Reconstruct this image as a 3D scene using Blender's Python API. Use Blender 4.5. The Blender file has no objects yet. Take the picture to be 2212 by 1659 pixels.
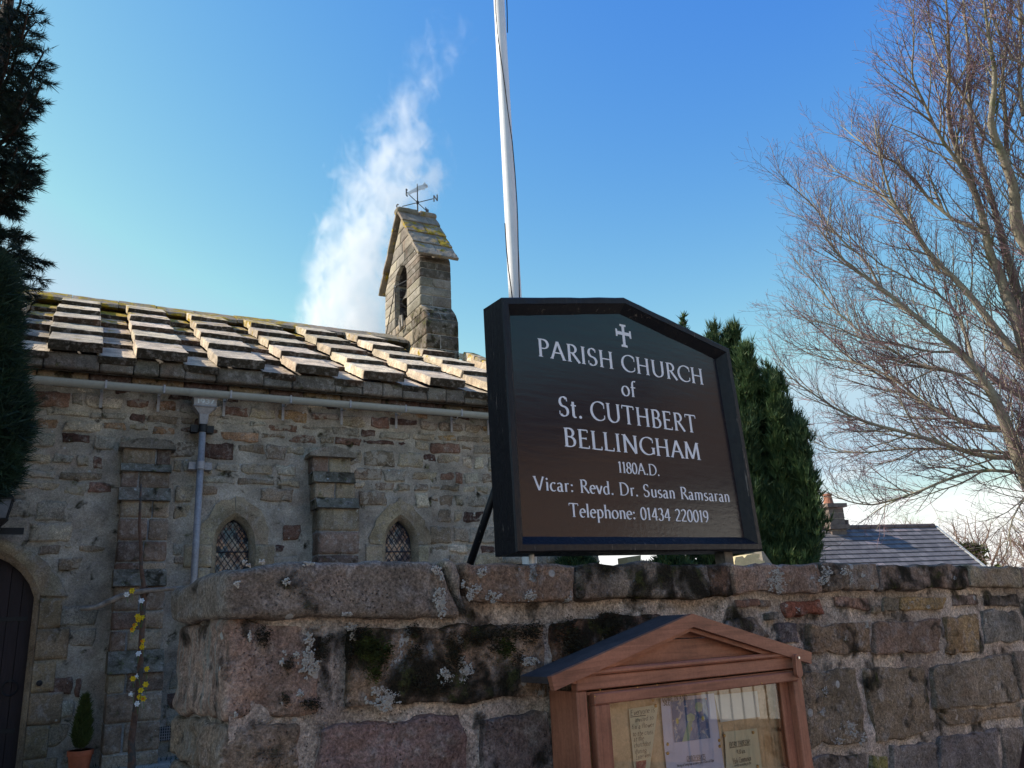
import bpy, math, random
import numpy as np
from mathutils import Vector, noise as mnoise
random.seed(7); rng = np.random.default_rng(7)
C = bpy.context.scene.collection
rad = math.radians
def V(*a): return np.array(a, float)

# ------------------------------------------------------------------ camera
F, CX, CY = 1790., 1106., 829.5            # focal length and centre in a 2212 px wide picture
PITCH, ROLL = rad(16.13), rad(2.72)
_f = V(0, math.cos(PITCH), math.sin(PITCH)); _u0 = V(0, -math.sin(PITCH), math.cos(PITCH)); _r0 = V(1, 0, 0)
RT = math.cos(ROLL)*_r0 - math.sin(ROLL)*_u0
UP = math.cos(ROLL)*_u0 + math.sin(ROLL)*_r0
FW = _f
CAM = V(0, 0, 1.6)
cd = bpy.data.cameras.new('camera'); cam = bpy.data.objects.new('camera', cd); C.objects.link(cam)
cd.sensor_width = 36; cd.lens = 36*F/2212; cd.clip_end = 3000; cd.clip_start = .05
from mathutils import Matrix
m = Matrix(((RT[0], UP[0], -FW[0], CAM[0]), (RT[1], UP[1], -FW[1], CAM[1]), (RT[2], UP[2], -FW[2], CAM[2]), (0, 0, 0, 1)))
cam.matrix_world = m
bpy.context.scene.camera = cam

# ------------------------------------------------------------------ sky, sun, exposure
SUN_AZ, SUN_EL = -88., 38.                 # degrees right of +Y, degrees above the horizon
SKY_STRENGTH, SUN_STRENGTH, EXPOSURE = .15, 4.8, .62
world = bpy.data.worlds.new('World'); bpy.context.scene.world = world; world.use_nodes = True
def nodes_for_world():
    nt = world.node_tree; nt.nodes.clear(); L = nt.links.new
    out = nt.nodes.new('ShaderNodeOutputWorld'); bg = nt.nodes.new('ShaderNodeBackground')
    sky = nt.nodes.new('ShaderNodeTexSky'); sky.sky_type = 'NISHITA'; sky.sun_disc = False
    sky.sun_elevation = rad(SUN_EL); sky.sun_rotation = rad(SUN_AZ)
    sky.air_density = 1.15; sky.dust_density = .3; sky.ozone_density = 2.2; sky.altitude = 100
    hs = nt.nodes.new('ShaderNodeHueSaturation'); hs.inputs['Saturation'].default_value = 1.12
    L(sky.outputs[0], hs.inputs['Color'])
    # richer zenith blue, paler towards the sun: one curve per channel, the same in every direction
    K_ = .15*2**.55
    sc_ = nt.nodes.new('ShaderNodeSeparateColor'); L(hs.outputs[0], sc_.inputs[0]); cc_ = nt.nodes.new('ShaderNodeCombineColor')
    for i_, (cf, pw, mxv) in enumerate(((4.1, 2.15, .50), (1.50, 1.5, .695), (.80, .2, .83))):
        a = nt.nodes.new('ShaderNodeMath'); a.operation = 'MULTIPLY'; L(sc_.outputs[i_], a.inputs[0]); a.inputs[1].default_value = K_
        b_ = nt.nodes.new('ShaderNodeMath'); b_.operation = 'POWER'; L(a.outputs[0], b_.inputs[0]); b_.inputs[1].default_value = pw
        c_ = nt.nodes.new('ShaderNodeMath'); c_.operation = 'MULTIPLY'; L(b_.outputs[0], c_.inputs[0]); c_.inputs[1].default_value = cf
        d_ = nt.nodes.new('ShaderNodeMath'); d_.operation = 'MINIMUM'; L(c_.outputs[0], d_.inputs[0]); d_.inputs[1].default_value = mxv
        # the bright aureole round the sun keeps its own strength
        s_ = nt.nodes.new('ShaderNodeMath'); s_.operation = 'SUBTRACT'; L(a.outputs[0], s_.inputs[0]); s_.inputs[1].default_value = (.62, .95, 1.35)[i_]
        t_ = nt.nodes.new('ShaderNodeMath'); t_.operation = 'MAXIMUM'; L(s_.outputs[0], t_.inputs[0]); t_.inputs[1].default_value = 0
        u_ = nt.nodes.new('ShaderNodeMath'); u_.operation = 'ADD'; L(d_.outputs[0], u_.inputs[0]); L(t_.outputs[0], u_.inputs[1])
        e_ = nt.nodes.new('ShaderNodeMath'); e_.operation = 'DIVIDE'; L(u_.outputs[0], e_.inputs[0]); e_.inputs[1].default_value = K_
        L(e_.outputs[0], cc_.inputs[i_])
    # low bank of white cloud round the horizon
    tc = nt.nodes.new('ShaderNodeTexCoord'); sp = nt.nodes.new('ShaderNodeSeparateXYZ'); L(tc.outputs['Generated'], sp.inputs[0])
    mp = nt.nodes.new('ShaderNodeMapping'); mp.inputs['Scale'].default_value = (1, 1, 3.5); L(tc.outputs['Generated'], mp.inputs[0])
    nz = nt.nodes.new('ShaderNodeTexNoise'); nz.inputs['Scale'].default_value = 5; nz.inputs['Detail'].default_value = 7; nz.inputs['Roughness'].default_value = .55
    L(mp.outputs[0], nz.inputs['Vector'])
    mr = nt.nodes.new('ShaderNodeMapRange'); mr.inputs[1].default_value = .19; mr.inputs[2].default_value = .03; mr.inputs[3].default_value = 0; mr.inputs[4].default_value = .75
    L(sp.outputs[2], mr.inputs[0])
    ad = nt.nodes.new('ShaderNodeMath'); ad.operation = 'ADD'; L(mr.outputs[0], ad.inputs[0]); L(nz.outputs[0], ad.inputs[1])
    m2 = nt.nodes.new('ShaderNodeMapRange'); m2.interpolation_type = 'SMOOTHSTEP'
    m2.inputs[1].default_value = .72; m2.inputs[2].default_value = .98; m2.inputs[4].default_value = .9; L(ad.outputs[0], m2.inputs[0])
    mx = nt.nodes.new('ShaderNodeMix'); mx.data_type = 'RGBA'; L(m2.outputs[0], mx.inputs[0]); L(cc_.outputs[0], mx.inputs[6])
    mx.inputs[7].default_value = (5.2, 5.2, 5.2, 1)
    L(mx.outputs[2], bg.inputs[0]); bg.inputs[1].default_value = SKY_STRENGTH; L(bg.outputs[0], out.inputs[0])
nodes_for_world()
sd = bpy.data.lights.new('sun', 'SUN'); sd.energy = SUN_STRENGTH; sd.angle = rad(.53); sd.color = (1, .92, .80)
sun = bpy.data.objects.new('sun', sd); C.objects.link(sun)
SUNV = V(math.sin(rad(SUN_AZ))*math.cos(rad(SUN_EL)), math.cos(rad(SUN_AZ))*math.cos(rad(SUN_EL)), math.sin(rad(SUN_EL)))
sun.rotation_euler = Vector(SUNV).to_track_quat('Z', 'Y').to_euler()
vs = bpy.context.scene.view_settings
vs.view_transform = 'Standard'; vs.look = 'None'; vs.gamma = 1; vs.exposure = EXPOSURE; vs.use_curve_mapping = False
cy = bpy.context.scene.cycles
cy.volume_step_rate = 1.0; cy.volume_max_steps = 256; cy.max_bounces = 8; cy.transparent_max_bounces = 16; cy.volume_bounces = 4

# ------------------------------------------------------------------ geometry helpers
Z = V(0, 0, 1)
def direc(a): return V(math.sin(rad(a)), math.cos(rad(a)), 0)
def ray(x, y): return FW + (x-CX)/F*RT - (y-CY)/F*UP
def hit(x, y, p0, n):
    d = ray(x, y); return CAM + d*(((p0-CAM) @ n)/(d @ n))
def at(x, y, dist):
    d = ray(x, y); return CAM + d/np.linalg.norm(d)*dist
dC, nC = direc(61.4), direc(151.4); DC = 10.77          # church front: along, towards the viewer
dW, nW = direc(54.7), direc(144.7); DW = 2.5            # boundary wall
def pC(s, o, z): return dC*s - nC*DC + nC*o + Z*z
def pW(s, o, z): return dW*s - nW*DW + nW*o + Z*z
def cC(x, y, o=0):
    h = hit(x, y, pC(0, o, 0), nC); return float(h @ dC), float(h[2])
def cW(x, y, o=0):
    h = hit(x, y, pW(0, o, 0), nW); return float(h @ dW), float(h[2])
Q1 = lambda x, y: (x*.2741, 545.8+y*.2741)
Q2 = lambda x, y: (545.8+x*.2741, 545.8+y*.2741)
Q3 = lambda x, y: (1000.6+x*.3838, 606.4+y*.3838)
Q4 = lambda x, y: (x*.2741, 879.3+y*.2741)
Q5 = lambda x, y: (545.8+x*.2741, 879.3+y*.2741)
Q6 = lambda x, y: (x*.2741, 1204.4+y*.2741)
Q7 = lambda x, y: (1121.9+x*.3016, 1204.4+y*.3016)
Q8 = lambda x, y: (363.8+x*.3838, 1182.5+y*.3838)
QR = lambda x, y: (1637.4+x*.2873, 1182.5+y*.2873)
QB = lambda x, y: (788.4+x*.2559, 363.9+y*.2559)
QH = lambda x, y: (1455.4+x*.3473, 667+y*.3473)
QP = lambda x, y: (606.4+x*.4387, y*.4387)
QA = lambda x, y: (1667.6+x*.329, y*.329)
QD = lambda x, y: (1667.6+x*.329, 485.1+y*.329)

def tagp(o, label=None, cat=None, group=None, kind=None):
    if label: o['label'] = label
    if cat: o['category'] = cat
    if group: o['group'] = group
    if kind: o['kind'] = kind
    return o
def root(name, loc, label, cat, group=None):
    o = bpy.data.objects.new(name, None); C.objects.link(o); o.location = tuple(loc); o.empty_display_size = .1
    o['_w'] = [float(q) for q in loc]
    return tagp(o, label, cat, group)
def mk(name, verts, faces, mat, parent=None, tint=None, aux=None, smooth=False, origin=None, mats=None, fmat=None):
    """verts in world coordinates; the mesh is stored relative to its own origin"""
    verts = np.asarray(verts, float).reshape(-1, 3)
    if origin is None: origin = verts.mean(0)
    me = bpy.data.meshes.new(name)
    if isinstance(faces, np.ndarray):
        faces = faces.tolist()
    me.from_pydata((verts-origin).tolist(), [], faces)
    if mat is not None: me.materials.append(mat)
    if mats:
        for q in mats: me.materials.append(q)
        me.polygons.foreach_set('material_index', fmat)
    n = len(verts)
    if tint is not None:
        a = me.attributes.new('tint', 'FLOAT_COLOR', 'POINT'); t = np.asarray(tint, float)
        if t.ndim == 1: t = np.tile(t, (n, 1))
        a.data.foreach_set('color', t.ravel())
    if aux is not None:
        a = me.attributes.new('aux', 'FLOAT_COLOR', 'POINT'); t = np.asarray(aux, float)
        if t.ndim == 1: t = np.tile(t, (n, 1))
        a.data.foreach_set('color', t.ravel())
    if smooth: me.polygons.foreach_set('use_smooth', [True]*len(me.polygons))
    me.update()
    o = bpy.data.objects.new(name, me); C.objects.link(o)
    if parent is not None:
        w = parent_world(parent); o.parent = parent; o.location = tuple(origin - w)
    else: o.location = tuple(origin)
    o['_w'] = [float(q) for q in origin]
    return o
def parent_world(p): return np.array(list(p['_w']))
class MB:
    """collects pieces for ONE mesh"""
    def __init__(s): s.v = []; s.f = []; s.n = 0; s.t = []; s.a = []
    def add(s, v, f, tint=None, aux=None):
        v = np.asarray(v, float).reshape(-1, 3); s.v.append(v)
        s.f += [[int(q)+s.n for q in ff] for ff in f]; s.n += len(v)
        s.t.append(np.tile(tint if tint is not None else [.3, .3, .3, 0], (len(v), 1)) if (tint is None or np.ndim(tint) == 1) else tint)
        s.a.append(np.tile(aux if aux is not None else [0, 0, 0, 0], (len(v), 1)) if (aux is None or np.ndim(aux) == 1) else aux)
    def hexa(s, P, **k):
        s.add(P, [(0, 1, 2, 3), (7, 6, 5, 4), (0, 4, 5, 1), (1, 5, 6, 2), (2, 6, 7, 3), (3, 7, 4, 0)], **k)
    def tube(s, pts, rr, n=8, cap=True, **k):
        pts = [np.asarray(p, float) for p in pts]
        if np.ndim(rr) == 0: rr = [rr]*len(pts)
        v = []; f = []; prev = None
        for i, p in enumerate(pts):
            t = pts[min(i+1, len(pts)-1)] - pts[max(i-1, 0)]; t = t/(np.linalg.norm(t)+1e-9)
            a = np.cross(t, V(0, 0, 1) if abs(t[2]) < .9 else V(1, 0, 0)) if prev is None else prev - t*(prev @ t)
            a /= np.linalg.norm(a)+1e-9; prev = a; b = np.cross(t, a)
            for j in range(n):
                th = 2*math.pi*j/n; v.append(p + rr[i]*(math.cos(th)*a + math.sin(th)*b))
            if i:
                for j in range(n): f.append(((i-1)*n+j, (i-1)*n+(j+1) % n, i*n+(j+1) % n, i*n+j))
        if cap: f.append(tuple(range(n))[::-1]); f.append(tuple(range((len(pts)-1)*n, len(pts)*n)))
        s.add(v, f, **k)
    def box(s, c, ex, ey, ez, hx, hy, hz, **k):
        P = [c+sx*hx*ex+sy*hy*ey+sz*hz*ez for sz in (-1, 1) for sx, sy in ((-1, -1), (1, -1), (1, 1), (-1, 1))]
        s.hexa(P, **k)
    def build(s, name, mat, parent=None, smooth=False, attrs=True, origin=None):
        v = np.concatenate(s.v) if s.v else np.zeros((0, 3))
        return mk(name, v, s.f, mat, parent, tint=np.concatenate(s.t) if attrs else None, aux=np.concatenate(s.a) if attrs else None, smooth=smooth, origin=origin)
def plate(poly, n, thick):
    """prism: polygon points (front face, world) extruded backwards along -n"""
    P = [np.asarray(p, float) for p in poly]; k = len(P)
    v = P + [p - n*thick for p in P]
    f = [tuple(range(k)), tuple(range(2*k-1, k-1, -1))] + [(i, i+k, (i+1) % k + k, (i+1) % k) for i in range(k)]
    return v, f
def fnoise(p, sc, seed=0., oct=3):
    return mnoise.fractal(Vector((p[0]*sc+seed, p[1]*sc+seed*.7, p[2]*sc-seed)), 1.0, 2.0, oct, noise_basis='PERLIN_ORIGINAL')

_gridcache = {}
def boxgrid(nu, nv, nw, back=False):
    key = (nu, nv, nw, back)
    if key in _gridcache: return _gridcache[key]
    def axis(n):
        t = np.linspace(-1, 1, n+1); return np.sign(t)*(1-(1-abs(t))**1.35)
    U, W_, D = axis(nu), axis(nv), axis(nw)
    pts = {}; P = []; Fc = []
    def idx(a, b, c):
        k = (round(a, 5), round(b, 5), round(c, 5))
        if k not in pts: pts[k] = len(P); P.append((a, b, c))
        return pts[k]
    def face(A, B, fn, flip):
        for i in range(len(A)-1):
            for j in range(len(B)-1):
                q = [idx(*fn(A[i], B[j])), idx(*fn(A[i+1], B[j])), idx(*fn(A[i+1], B[j+1])), idx(*fn(A[i], B[j+1]))]
                Fc.append(q[::-1] if flip else q)
    face(U, W_, lambda a, b: (a, b, 1), False)
    if back: face(U, W_, lambda a, b: (a, b, -1), True)
    face(U, D, lambda a, b: (a, 1, b), True); face(U, D, lambda a, b: (a, -1, b), False)
    face(W_, D, lambda a, b: (1, a, b), False); face(W_, D, lambda a, b: (-1, a, b), True)
    _gridcache[key] = (np.array(P, float), Fc); return _gridcache[key]
def rblock(pf, quad, o0, o1, res=(8, 5, 2), r=.02, amp=.006, nsc=6., seed=0., edge=.0, bulge=0., back=False):
    """rounded rough block. pf(s,o,z) -> world; quad = 4 (s,z): TL,TR,BR,BL; o0 = back, o1 = front offset"""
    P, Fc = boxgrid(*res, back)
    q = np.array(quad, float)
    hx = np.linalg.norm((q[1]+q[2]-q[0]-q[3])/4); hy = np.linalg.norm((q[0]+q[1]-q[2]-q[3])/4); hz = (o1-o0)/2
    h = np.array([hx, hy, hz]); rr = min(r, hx*.9, hy*.9, hz*.9)
    p = P*h; inn = np.clip(p, -(h-rr), h-rr); d = p-inn; L = np.linalg.norm(d, axis=1, keepdims=True)
    dd = np.where(L > 1e-9, d/np.maximum(L, 1e-9), np.sign(P)*(abs(P) >= .999))
    p = np.where(L > 1e-9, inn+dd*rr, p)
    out = []
    for i in range(len(p)):
        a, b, c = p[i]/h
        base = q[0]*(1-a)*(1+b)/4 + q[1]*(1+a)*(1+b)/4 + q[2]*(1+a)*(1-b)/4 + q[3]*(1-a)*(1-b)/4
        o = (o0+o1)/2 + c*hz + bulge*(1-a*a)*(1-b*b)*(c > 0)
        w = (base[0], o, base[1])
        k = fnoise(w, nsc, seed)*amp+(fnoise(w, nsc*3.7, seed+5., 2)*amp*.38 if amp > .009 else 0)
        if edge:
            e1 = fnoise(w, nsc*1.1, seed+11.3, 2)*edge; e2 = fnoise(w, nsc*1.1, seed+31.7, 2)*edge
        else: e1 = e2 = 0
        out.append(pf(w[0]+dd[i][0]*k+e1, w[1]+dd[i][2]*k, w[2]+dd[i][1]*k+e2))
    return np.array(out), Fc

# ------------------------------------------------------------------ node materials
def newmat(name):
    mt = bpy.data.materials.new(name); mt.use_nodes = True; nt = mt.node_tree
    b = nt.nodes['Principled BSDF']; b.inputs['Specular IOR Level'].default_value = .3
    return mt, nt, b
class G:
    def __init__(s, nt): s.nt = nt
    def n(s, t, ins=None, **props):
        x = s.nt.nodes.new(t)
        for k, v in props.items(): setattr(x, k, v)
        for k, v in (ins or {}).items():
            if hasattr(v, 'is_linked') or isinstance(v, bpy.types.NodeSocket): s.nt.links.new(v, x.inputs[k])
            else: x.inputs[k].default_value = v
        return x
    def math(s, op, a, b=0., c=None, clamp=False):
        i = {0: a, 1: b}
        if c is not None: i[2] = c
        return s.n('ShaderNodeMath', i, operation=op, use_clamp=clamp).outputs[0]
    def noise(s, vec, sc, det=4, rough=.5, dist=0.):
        return s.n('ShaderNodeTexNoise', {'Vector': vec, 'Scale': sc, 'Detail': det, 'Roughness': rough, 'Distortion': dist}).outputs[0]
    def ramp(s, x, a, b, lo=0., hi=1., smooth=True):
        return s.n('ShaderNodeMapRange', {0: x, 1: a, 2: b, 3: lo, 4: hi}, interpolation_type='SMOOTHSTEP' if smooth else 'LINEAR').outputs[0]
    def mix(s, f, a, b, mode='MIX'):
        x = s.nt.nodes.new('ShaderNodeMix'); x.data_type = 'RGBA'; x.blend_type = mode
        for i, v in ((0, f), (6, a), (7, b)):
            if isinstance(v, bpy.types.NodeSocket): s.nt.links.new(v, x.inputs[i])
            else: x.inputs[i].default_value = v if i == 0 else (tuple(v)+(1,) if len(v) == 3 else v)
        return x.outputs[2]
    def scale(s, col, f):
        x = s.n('ShaderNodeVectorMath', {0: col}, operation='SCALE')
        if isinstance(f, bpy.types.NodeSocket): s.nt.links.new(f, x.inputs['Scale'])
        else: x.inputs['Scale'].default_value = f
        return x.outputs[0]
def stone_mat(name, mortar=(.30, .26, .22), grain=1., lich=(.50, .49, .46), mosscol=(.038, .030, .018), mosscol2=(.085, .085, .03), bump=.5, smear=True, sc=1.):
    mt, nt, b = newmat(name); g = G(nt); L = nt.links.new
    geo = g.n('ShaderNodeNewGeometry'); at_ = g.n('ShaderNodeAttribute', attribute_name='tint'); ax = g.n('ShaderNodeAttribute', attribute_name='aux')
    off = g.math('MULTIPLY', at_.outputs['Alpha'], 37.)
    pos = g.n('ShaderNodeVectorMath', {0: geo.outputs['Position'], 1: (0, 0, 0)}, operation='ADD')
    cmb = g.n('ShaderNodeCombineXYZ', {0: off, 1: off, 2: off}); L(cmb.outputs[0], pos.inputs[1]); p = pos.outputs[0]
    wp = geo.outputs['Position']
    sx = g.n('ShaderNodeSeparateColor', {0: ax.outputs['Color']}); moss, li, sm = sx.outputs[0], sx.outputs[1], sx.outputs[2]; strk = ax.outputs['Alpha']
    n1 = g.noise(p, 5*sc, 5, .6); n2 = g.noise(p, 55*sc, 6, .75); n3 = g.noise(p, 130*sc, 3, .7); n4 = g.noise(p, 17*sc, 5, .65)
    col = g.scale(at_.outputs['Color'], g.ramp(n1, .3, .72, .62, 1.32, False))
    col = g.mix(g.ramp(n4, .48, .68), col, g.mix(.5, col, (.34, .30, .27)))
    col = g.mix(g.ramp(g.noise(p, 2.6*sc, 4, .6, .6), .5, .72, 0, .55), col, g.mix(.5, col, (.20, .085, .05)))
    col = g.scale(col, g.ramp(n2, .3, .7, 1-.55*grain, 1+.60*grain, False))
    col = g.scale(col, g.ramp(n3, .33, .67, 1-.42*grain, 1+.45*grain, False))
    col = g.scale(col, g.ramp(g.noise(wp, 1.7*sc, 4, .6, .3), .35, .65, .74, 1.18, False))
    # dark pits
    vp = g.n('ShaderNodeTexVoronoi', {'Vector': p, 'Scale': 70*sc}).outputs['Distance']
    pit = g.math('MULTIPLY', g.ramp(vp, .24, .12), g.ramp(g.noise(p, 9*sc, 3), .48, .62), clamp=True)
    col = g.mix(g.math('MULTIPLY', pit, .75), col, (.035, .028, .024))
    # mortar smeared over the stone's margin
    if smear:
        ms = g.math('ADD', g.noise(p, 11*sc, 6, .68, .4), g.math('MULTIPLY', sm, .5))
        mc = g.scale(g.n('ShaderNodeRGB').outputs[0], g.ramp(n2, .3, .7, .75, 1.25, False))
        nt.nodes[-1]; 
        for nd in nt.nodes:
            if nd.bl_idname == 'ShaderNodeRGB': nd.outputs[0].default_value = tuple(mortar)+(1,)
        col = g.mix(g.ramp(ms, .76, .82, 0, .8), col, mc)
    # vertical streaks / bedding
    mp = g.n('ShaderNodeMapping', {'Vector': wp, 'Scale': (30, 30, 3.4)}).outputs[0]
    stn = g.noise(mp, 1., 5, .65, .5)
    col = g.mix(g.math('MULTIPLY', strk, g.ramp(stn, .50, .66, 0, .75), clamp=True), col, (.26, .27, .24))
    col = g.mix(g.math('MULTIPLY', strk, g.ramp(stn, .43, .33, 0, .8), clamp=True), col, (.06, .052, .04))
    # lichen: irregular crusts and small round spots
    ln = g.math('ADD', g.noise(wp, 7, 6, .62, .25), g.math('MULTIPLY', li, .30))
    lmask = g.math('MULTIPLY', g.ramp(ln, .745, .77), g.ramp(n3, .38, .50), clamp=True)
    lc = g.scale(g.mix(g.ramp(n1, .3, .7), lich, tuple(q*.72 for q in lich)), g.ramp(n2, .3, .7, .8, 1.2, False))
    vs_ = g.n('ShaderNodeTexVoronoi', {'Vector': wp, 'Scale': 16., 'Randomness': 1.})
    vc = g.n('ShaderNodeSeparateColor', {0: vs_.outputs['Color']})
    wob = g.math('ADD', vs_.outputs['Distance'], g.math('MULTIPLY', g.math('SUBTRACT', n2, .5), .12))
    spot = g.math('MULTIPLY', g.ramp(wob, g.math('MULTIPLY', vc.outputs[1], .30), g.math('MULTIPLY', vc.outputs[1], .25)), g.ramp(g.math('ADD', vc.outputs[0], g.math('MULTIPLY', li, .5)), .98, 1.0), clamp=True)
    col = g.mix(g.math('MAXIMUM', lmask, g.math('MULTIPLY', spot, .8)), col, lc)
    # moss
    mn = g.math('ADD', g.noise(wp, 6, 5, .6, .3), g.math('MULTIPLY', moss, .42))
    mn = g.math('ADD', mn, g.math('MULTIPLY', g.math('SUBTRACT', n3, .5), .22)); mmask = g.ramp(mn, .62, .76)
    mcol = g.mix(g.ramp(g.noise(wp, 14, 3), .52, .66), mosscol, mosscol2)
    mcol = g.scale(mcol, g.ramp(n3, .35, .65, .5, 1.6, False))
    col = g.mix(mmask, col, mcol)
    L(col, b.inputs['Base Color']); b.inputs['Roughness'].default_value = .95; b.inputs['Specular IOR Level'].default_value = .12
    hgt = g.math('ADD', g.math('MULTIPLY', n2, .55), g.math('MULTIPLY', n4, .9))
    hgt = g.math('ADD', hgt, g.math('MULTIPLY', n3, .25)); hgt = g.math('SUBTRACT', hgt, g.math('MULTIPLY', pit, .5))
    hgt = g.math('ADD', hgt, g.math('MULTIPLY', mmask, g.math('MULTIPLY', n3, 2.2))); hgt = g.math('ADD', hgt, g.math('MULTIPLY', lmask, .15))
    hgt = g.math('ADD', hgt, g.math('MULTIPLY', g.math('MULTIPLY', strk, stn), .25))
    bp = g.n('ShaderNodeBump', {'Height': hgt, 'Strength': bump, 'Distance': .02}); L(bp.outputs[0], b.inputs['Normal'])
    return mt
def simple(name, col, rough=.6, metal=0., var=.15, nsc=12., bump=0., bsc=40., spec=.3, stretch=(1, 1, 1), col2=None, thr=(.45, .65), coat=0.):
    mt, nt, b = newmat(name); g = G(nt); L = nt.links.new
    tc = g.n('ShaderNodeTexCoord'); mp = g.n('ShaderNodeMapping', {'Vector': tc.outputs['Object'], 'Scale': stretch}).outputs[0]
    n1 = g.noise(mp, nsc, 5, .6); n2 = g.noise(mp, bsc, 5, .65)
    rgb = g.n('ShaderNodeRGB'); rgb.outputs[0].default_value = tuple(col)+(1,)
    c = g.scale(rgb.outputs[0], g.ramp(n1, .3, .7, 1-var, 1+var, False))
    c = g.scale(c, g.ramp(n2, .3, .7, 1-var*.6, 1+var*.6, False))
    if col2 is not None: c = g.mix(g.ramp(n1, *thr), c, col2)
    L(c, b.inputs['Base Color']); b.inputs['Roughness'].default_value = rough; b.inputs['Metallic'].default_value = metal; b.inputs['Specular IOR Level'].default_value = spec
    b.inputs['Coat Weight'].default_value = coat
    if bump:
        bp = g.n('ShaderNodeBump', {'Height': n2, 'Strength': bump, 'Distance': .01}); L(bp.outputs[0], b.inputs['Normal'])
    return mt

# ------------------------------------------------------------------ materials
M = {}
M['stone'] = stone_mat('wall_sandstone', mortar=(.42, .34, .275), bump=1.0)
M['mortar'] = stone_mat('wall_mortar', smear=False, bump=1.0, grain=1.1)
M['cstone'] = stone_mat('church_rubble', mortar=(.375, .325, .262), bump=.7, sc=.8, grain=.9)
M['cmortar'] = stone_mat('church_mortar', smear=False, bump=.4, sc=.8, grain=.6)
M['ashlar'] = stone_mat('church_ashlar', bump=.3, sc=.8, smear=False, grain=.7)
M['fine'] = stone_mat('bellcote_ashlar', bump=.15, sc=.5, smear=False, grain=.5)
M['slab'] = stone_mat('roof_slab_stone', smear=False, bump=.35, sc=.9, grain=.7, mosscol=(.30, .20, .02), mosscol2=(.50, .36, .04), lich=(.55, .53, .47))
def simple_gloss_board(name, rough, bumps, base):
    mt, nt, b = newmat(name); g = G(nt); L = nt.links.new
    tc = g.n('ShaderNodeTexCoord').outputs['Object']
    mp = g.n('ShaderNodeMapping', {'Vector': tc, 'Scale': (1.2, 1.2, 9)}).outputs[0]
    n1 = g.noise(mp, 6, 5, .6); n2 = g.noise(tc, 45, 4, .6); n3 = g.noise(tc, 160, 3, .6)
    b.inputs['Base Color'].default_value = tuple(base)+(1,)
    sp = g.n('ShaderNodeSeparateXYZ', {0: tc}).outputs[2]
    L(g.ramp(n1, .3, .7, rough*.8, rough*1.3), b.inputs['Roughness']); b.inputs['Specular IOR Level'].default_value = .5
    # paint film is blistered near the foot of the board
    low = g.ramp(sp, -.2, -.5, .12, 1.)
    h = g.math('ADD', g.math('MULTIPLY', n1, .35), g.math('MULTIPLY', g.math('MULTIPLY', n2, low), .9)); h = g.math('ADD', h, g.math('MULTIPLY', n3, .05))
    L(g.n('ShaderNodeBump', {'Height': h, 'Strength': bumps, 'Distance': .004}).outputs[0], b.inputs['Normal'])
    return mt
M['board'] = simple_gloss_board('black_gloss_board', .17, .28, (.009, .010, .018))
def framemat():
    mt, nt, b = newmat('weathered_black_paint'); g = G(nt); L = nt.links.new
    geo = g.n('ShaderNodeNewGeometry').outputs['Position']
    mpv = g.n('ShaderNodeMapping', {'Vector': geo, 'Scale': (60, 60, 5)}).outputs[0]
    n1 = g.noise(mpv, 1, 6, .65, .3); n2 = g.noise(geo, 55, 5, .7); n3 = g.noise(geo, 4, 3, .5)
    flake = g.ramp(g.math('ADD', n1, g.math('MULTIPLY', n3, .25)), .765, .80)
    c = g.mix(flake, (.010, .010, .013), (.17, .14, .12))
    fl2 = g.ramp(n2, .72, .76); c = g.mix(fl2, c, (.05, .035, .03))
    L(c, b.inputs['Base Color']); L(g.ramp(n2, .3, .7, .34, .58), b.inputs['Roughness']); b.inputs['Specular IOR Level'].default_value = .3
    L(g.n('ShaderNodeBump', {'Height': g.math('ADD', g.math('MULTIPLY', n1, .8), g.math('MULTIPLY', n2, .35)), 'Strength': .6, 'Distance': .004}).outputs[0], b.inputs['Normal'])
    return mt
M['frame'] = framemat()
M['letter'] = simple('white_letter_paint', (.82, .82, .84), .5, var=.04)
M['whitepaint'] = simple('white_gloss_paint', (.80, .80, .80), .3, var=.05, nsc=3, spec=.5)
M['rope'] = simple('dark_rope', (.015, .015, .02), .8)
M['blackmetal'] = simple('black_metal', (.012, .012, .015), .45, var=.2)
def woodmat(name, col, dark):
    mt, nt, b = newmat(name); g = G(nt); L = nt.links.new
    at_ = g.n('ShaderNodeAttribute', attribute_name='tint'); ax = g.n('ShaderNodeSeparateColor', {0: at_.outputs['Color']})
    tc = g.n('ShaderNodeNewGeometry').outputs['Position']
    # tint.r = rotation selector: 0 grain along the wall, 1 upright
    mh = g.n('ShaderNodeMapping', {'Vector': tc, 'Scale': (3, 3, 55)}).outputs[0]
    mv = g.n('ShaderNodeMapping', {'Vector': tc, 'Scale': (55, 55, 3)}).outputs[0]
    vm = g.n('ShaderNodeMix', {0: ax.outputs[0]}, data_type='VECTOR'); L(mh, vm.inputs[4]); L(mv, vm.inputs[5]); v = vm.outputs[1]
    n1 = g.noise(v, 1.2, 6, .6, .6); n2 = g.noise(tc, 5, 5, .6); n3 = g.noise(tc, 90, 4, .7)
    c = g.mix(g.ramp(n1, .25, .60, .25, 1.), dark, col)
    c = g.scale(c, g.ramp(n2, .3, .7, .72, 1.25, False)); c = g.scale(c, g.ramp(n3, .3, .7, .85, 1.15, False))
    c = g.mix(g.ramp(n3, .68, .74, 0, .7), c, (.05, .03, .025))
    L(c, b.inputs['Base Color']); b.inputs['Roughness'].default_value = .5; b.inputs['Specular IOR Level'].default_value = .35
    L(g.n('ShaderNodeBump', {'Height': g.math('ADD', n1, g.math('MULTIPLY', n3, .4)), 'Strength': .25, 'Distance': .003}).outputs[0], b.inputs['Normal'])
    return mt
M['wood'] = woodmat('stained_pine', (.36, .140, .080), (.165, .055, .031))
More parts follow.
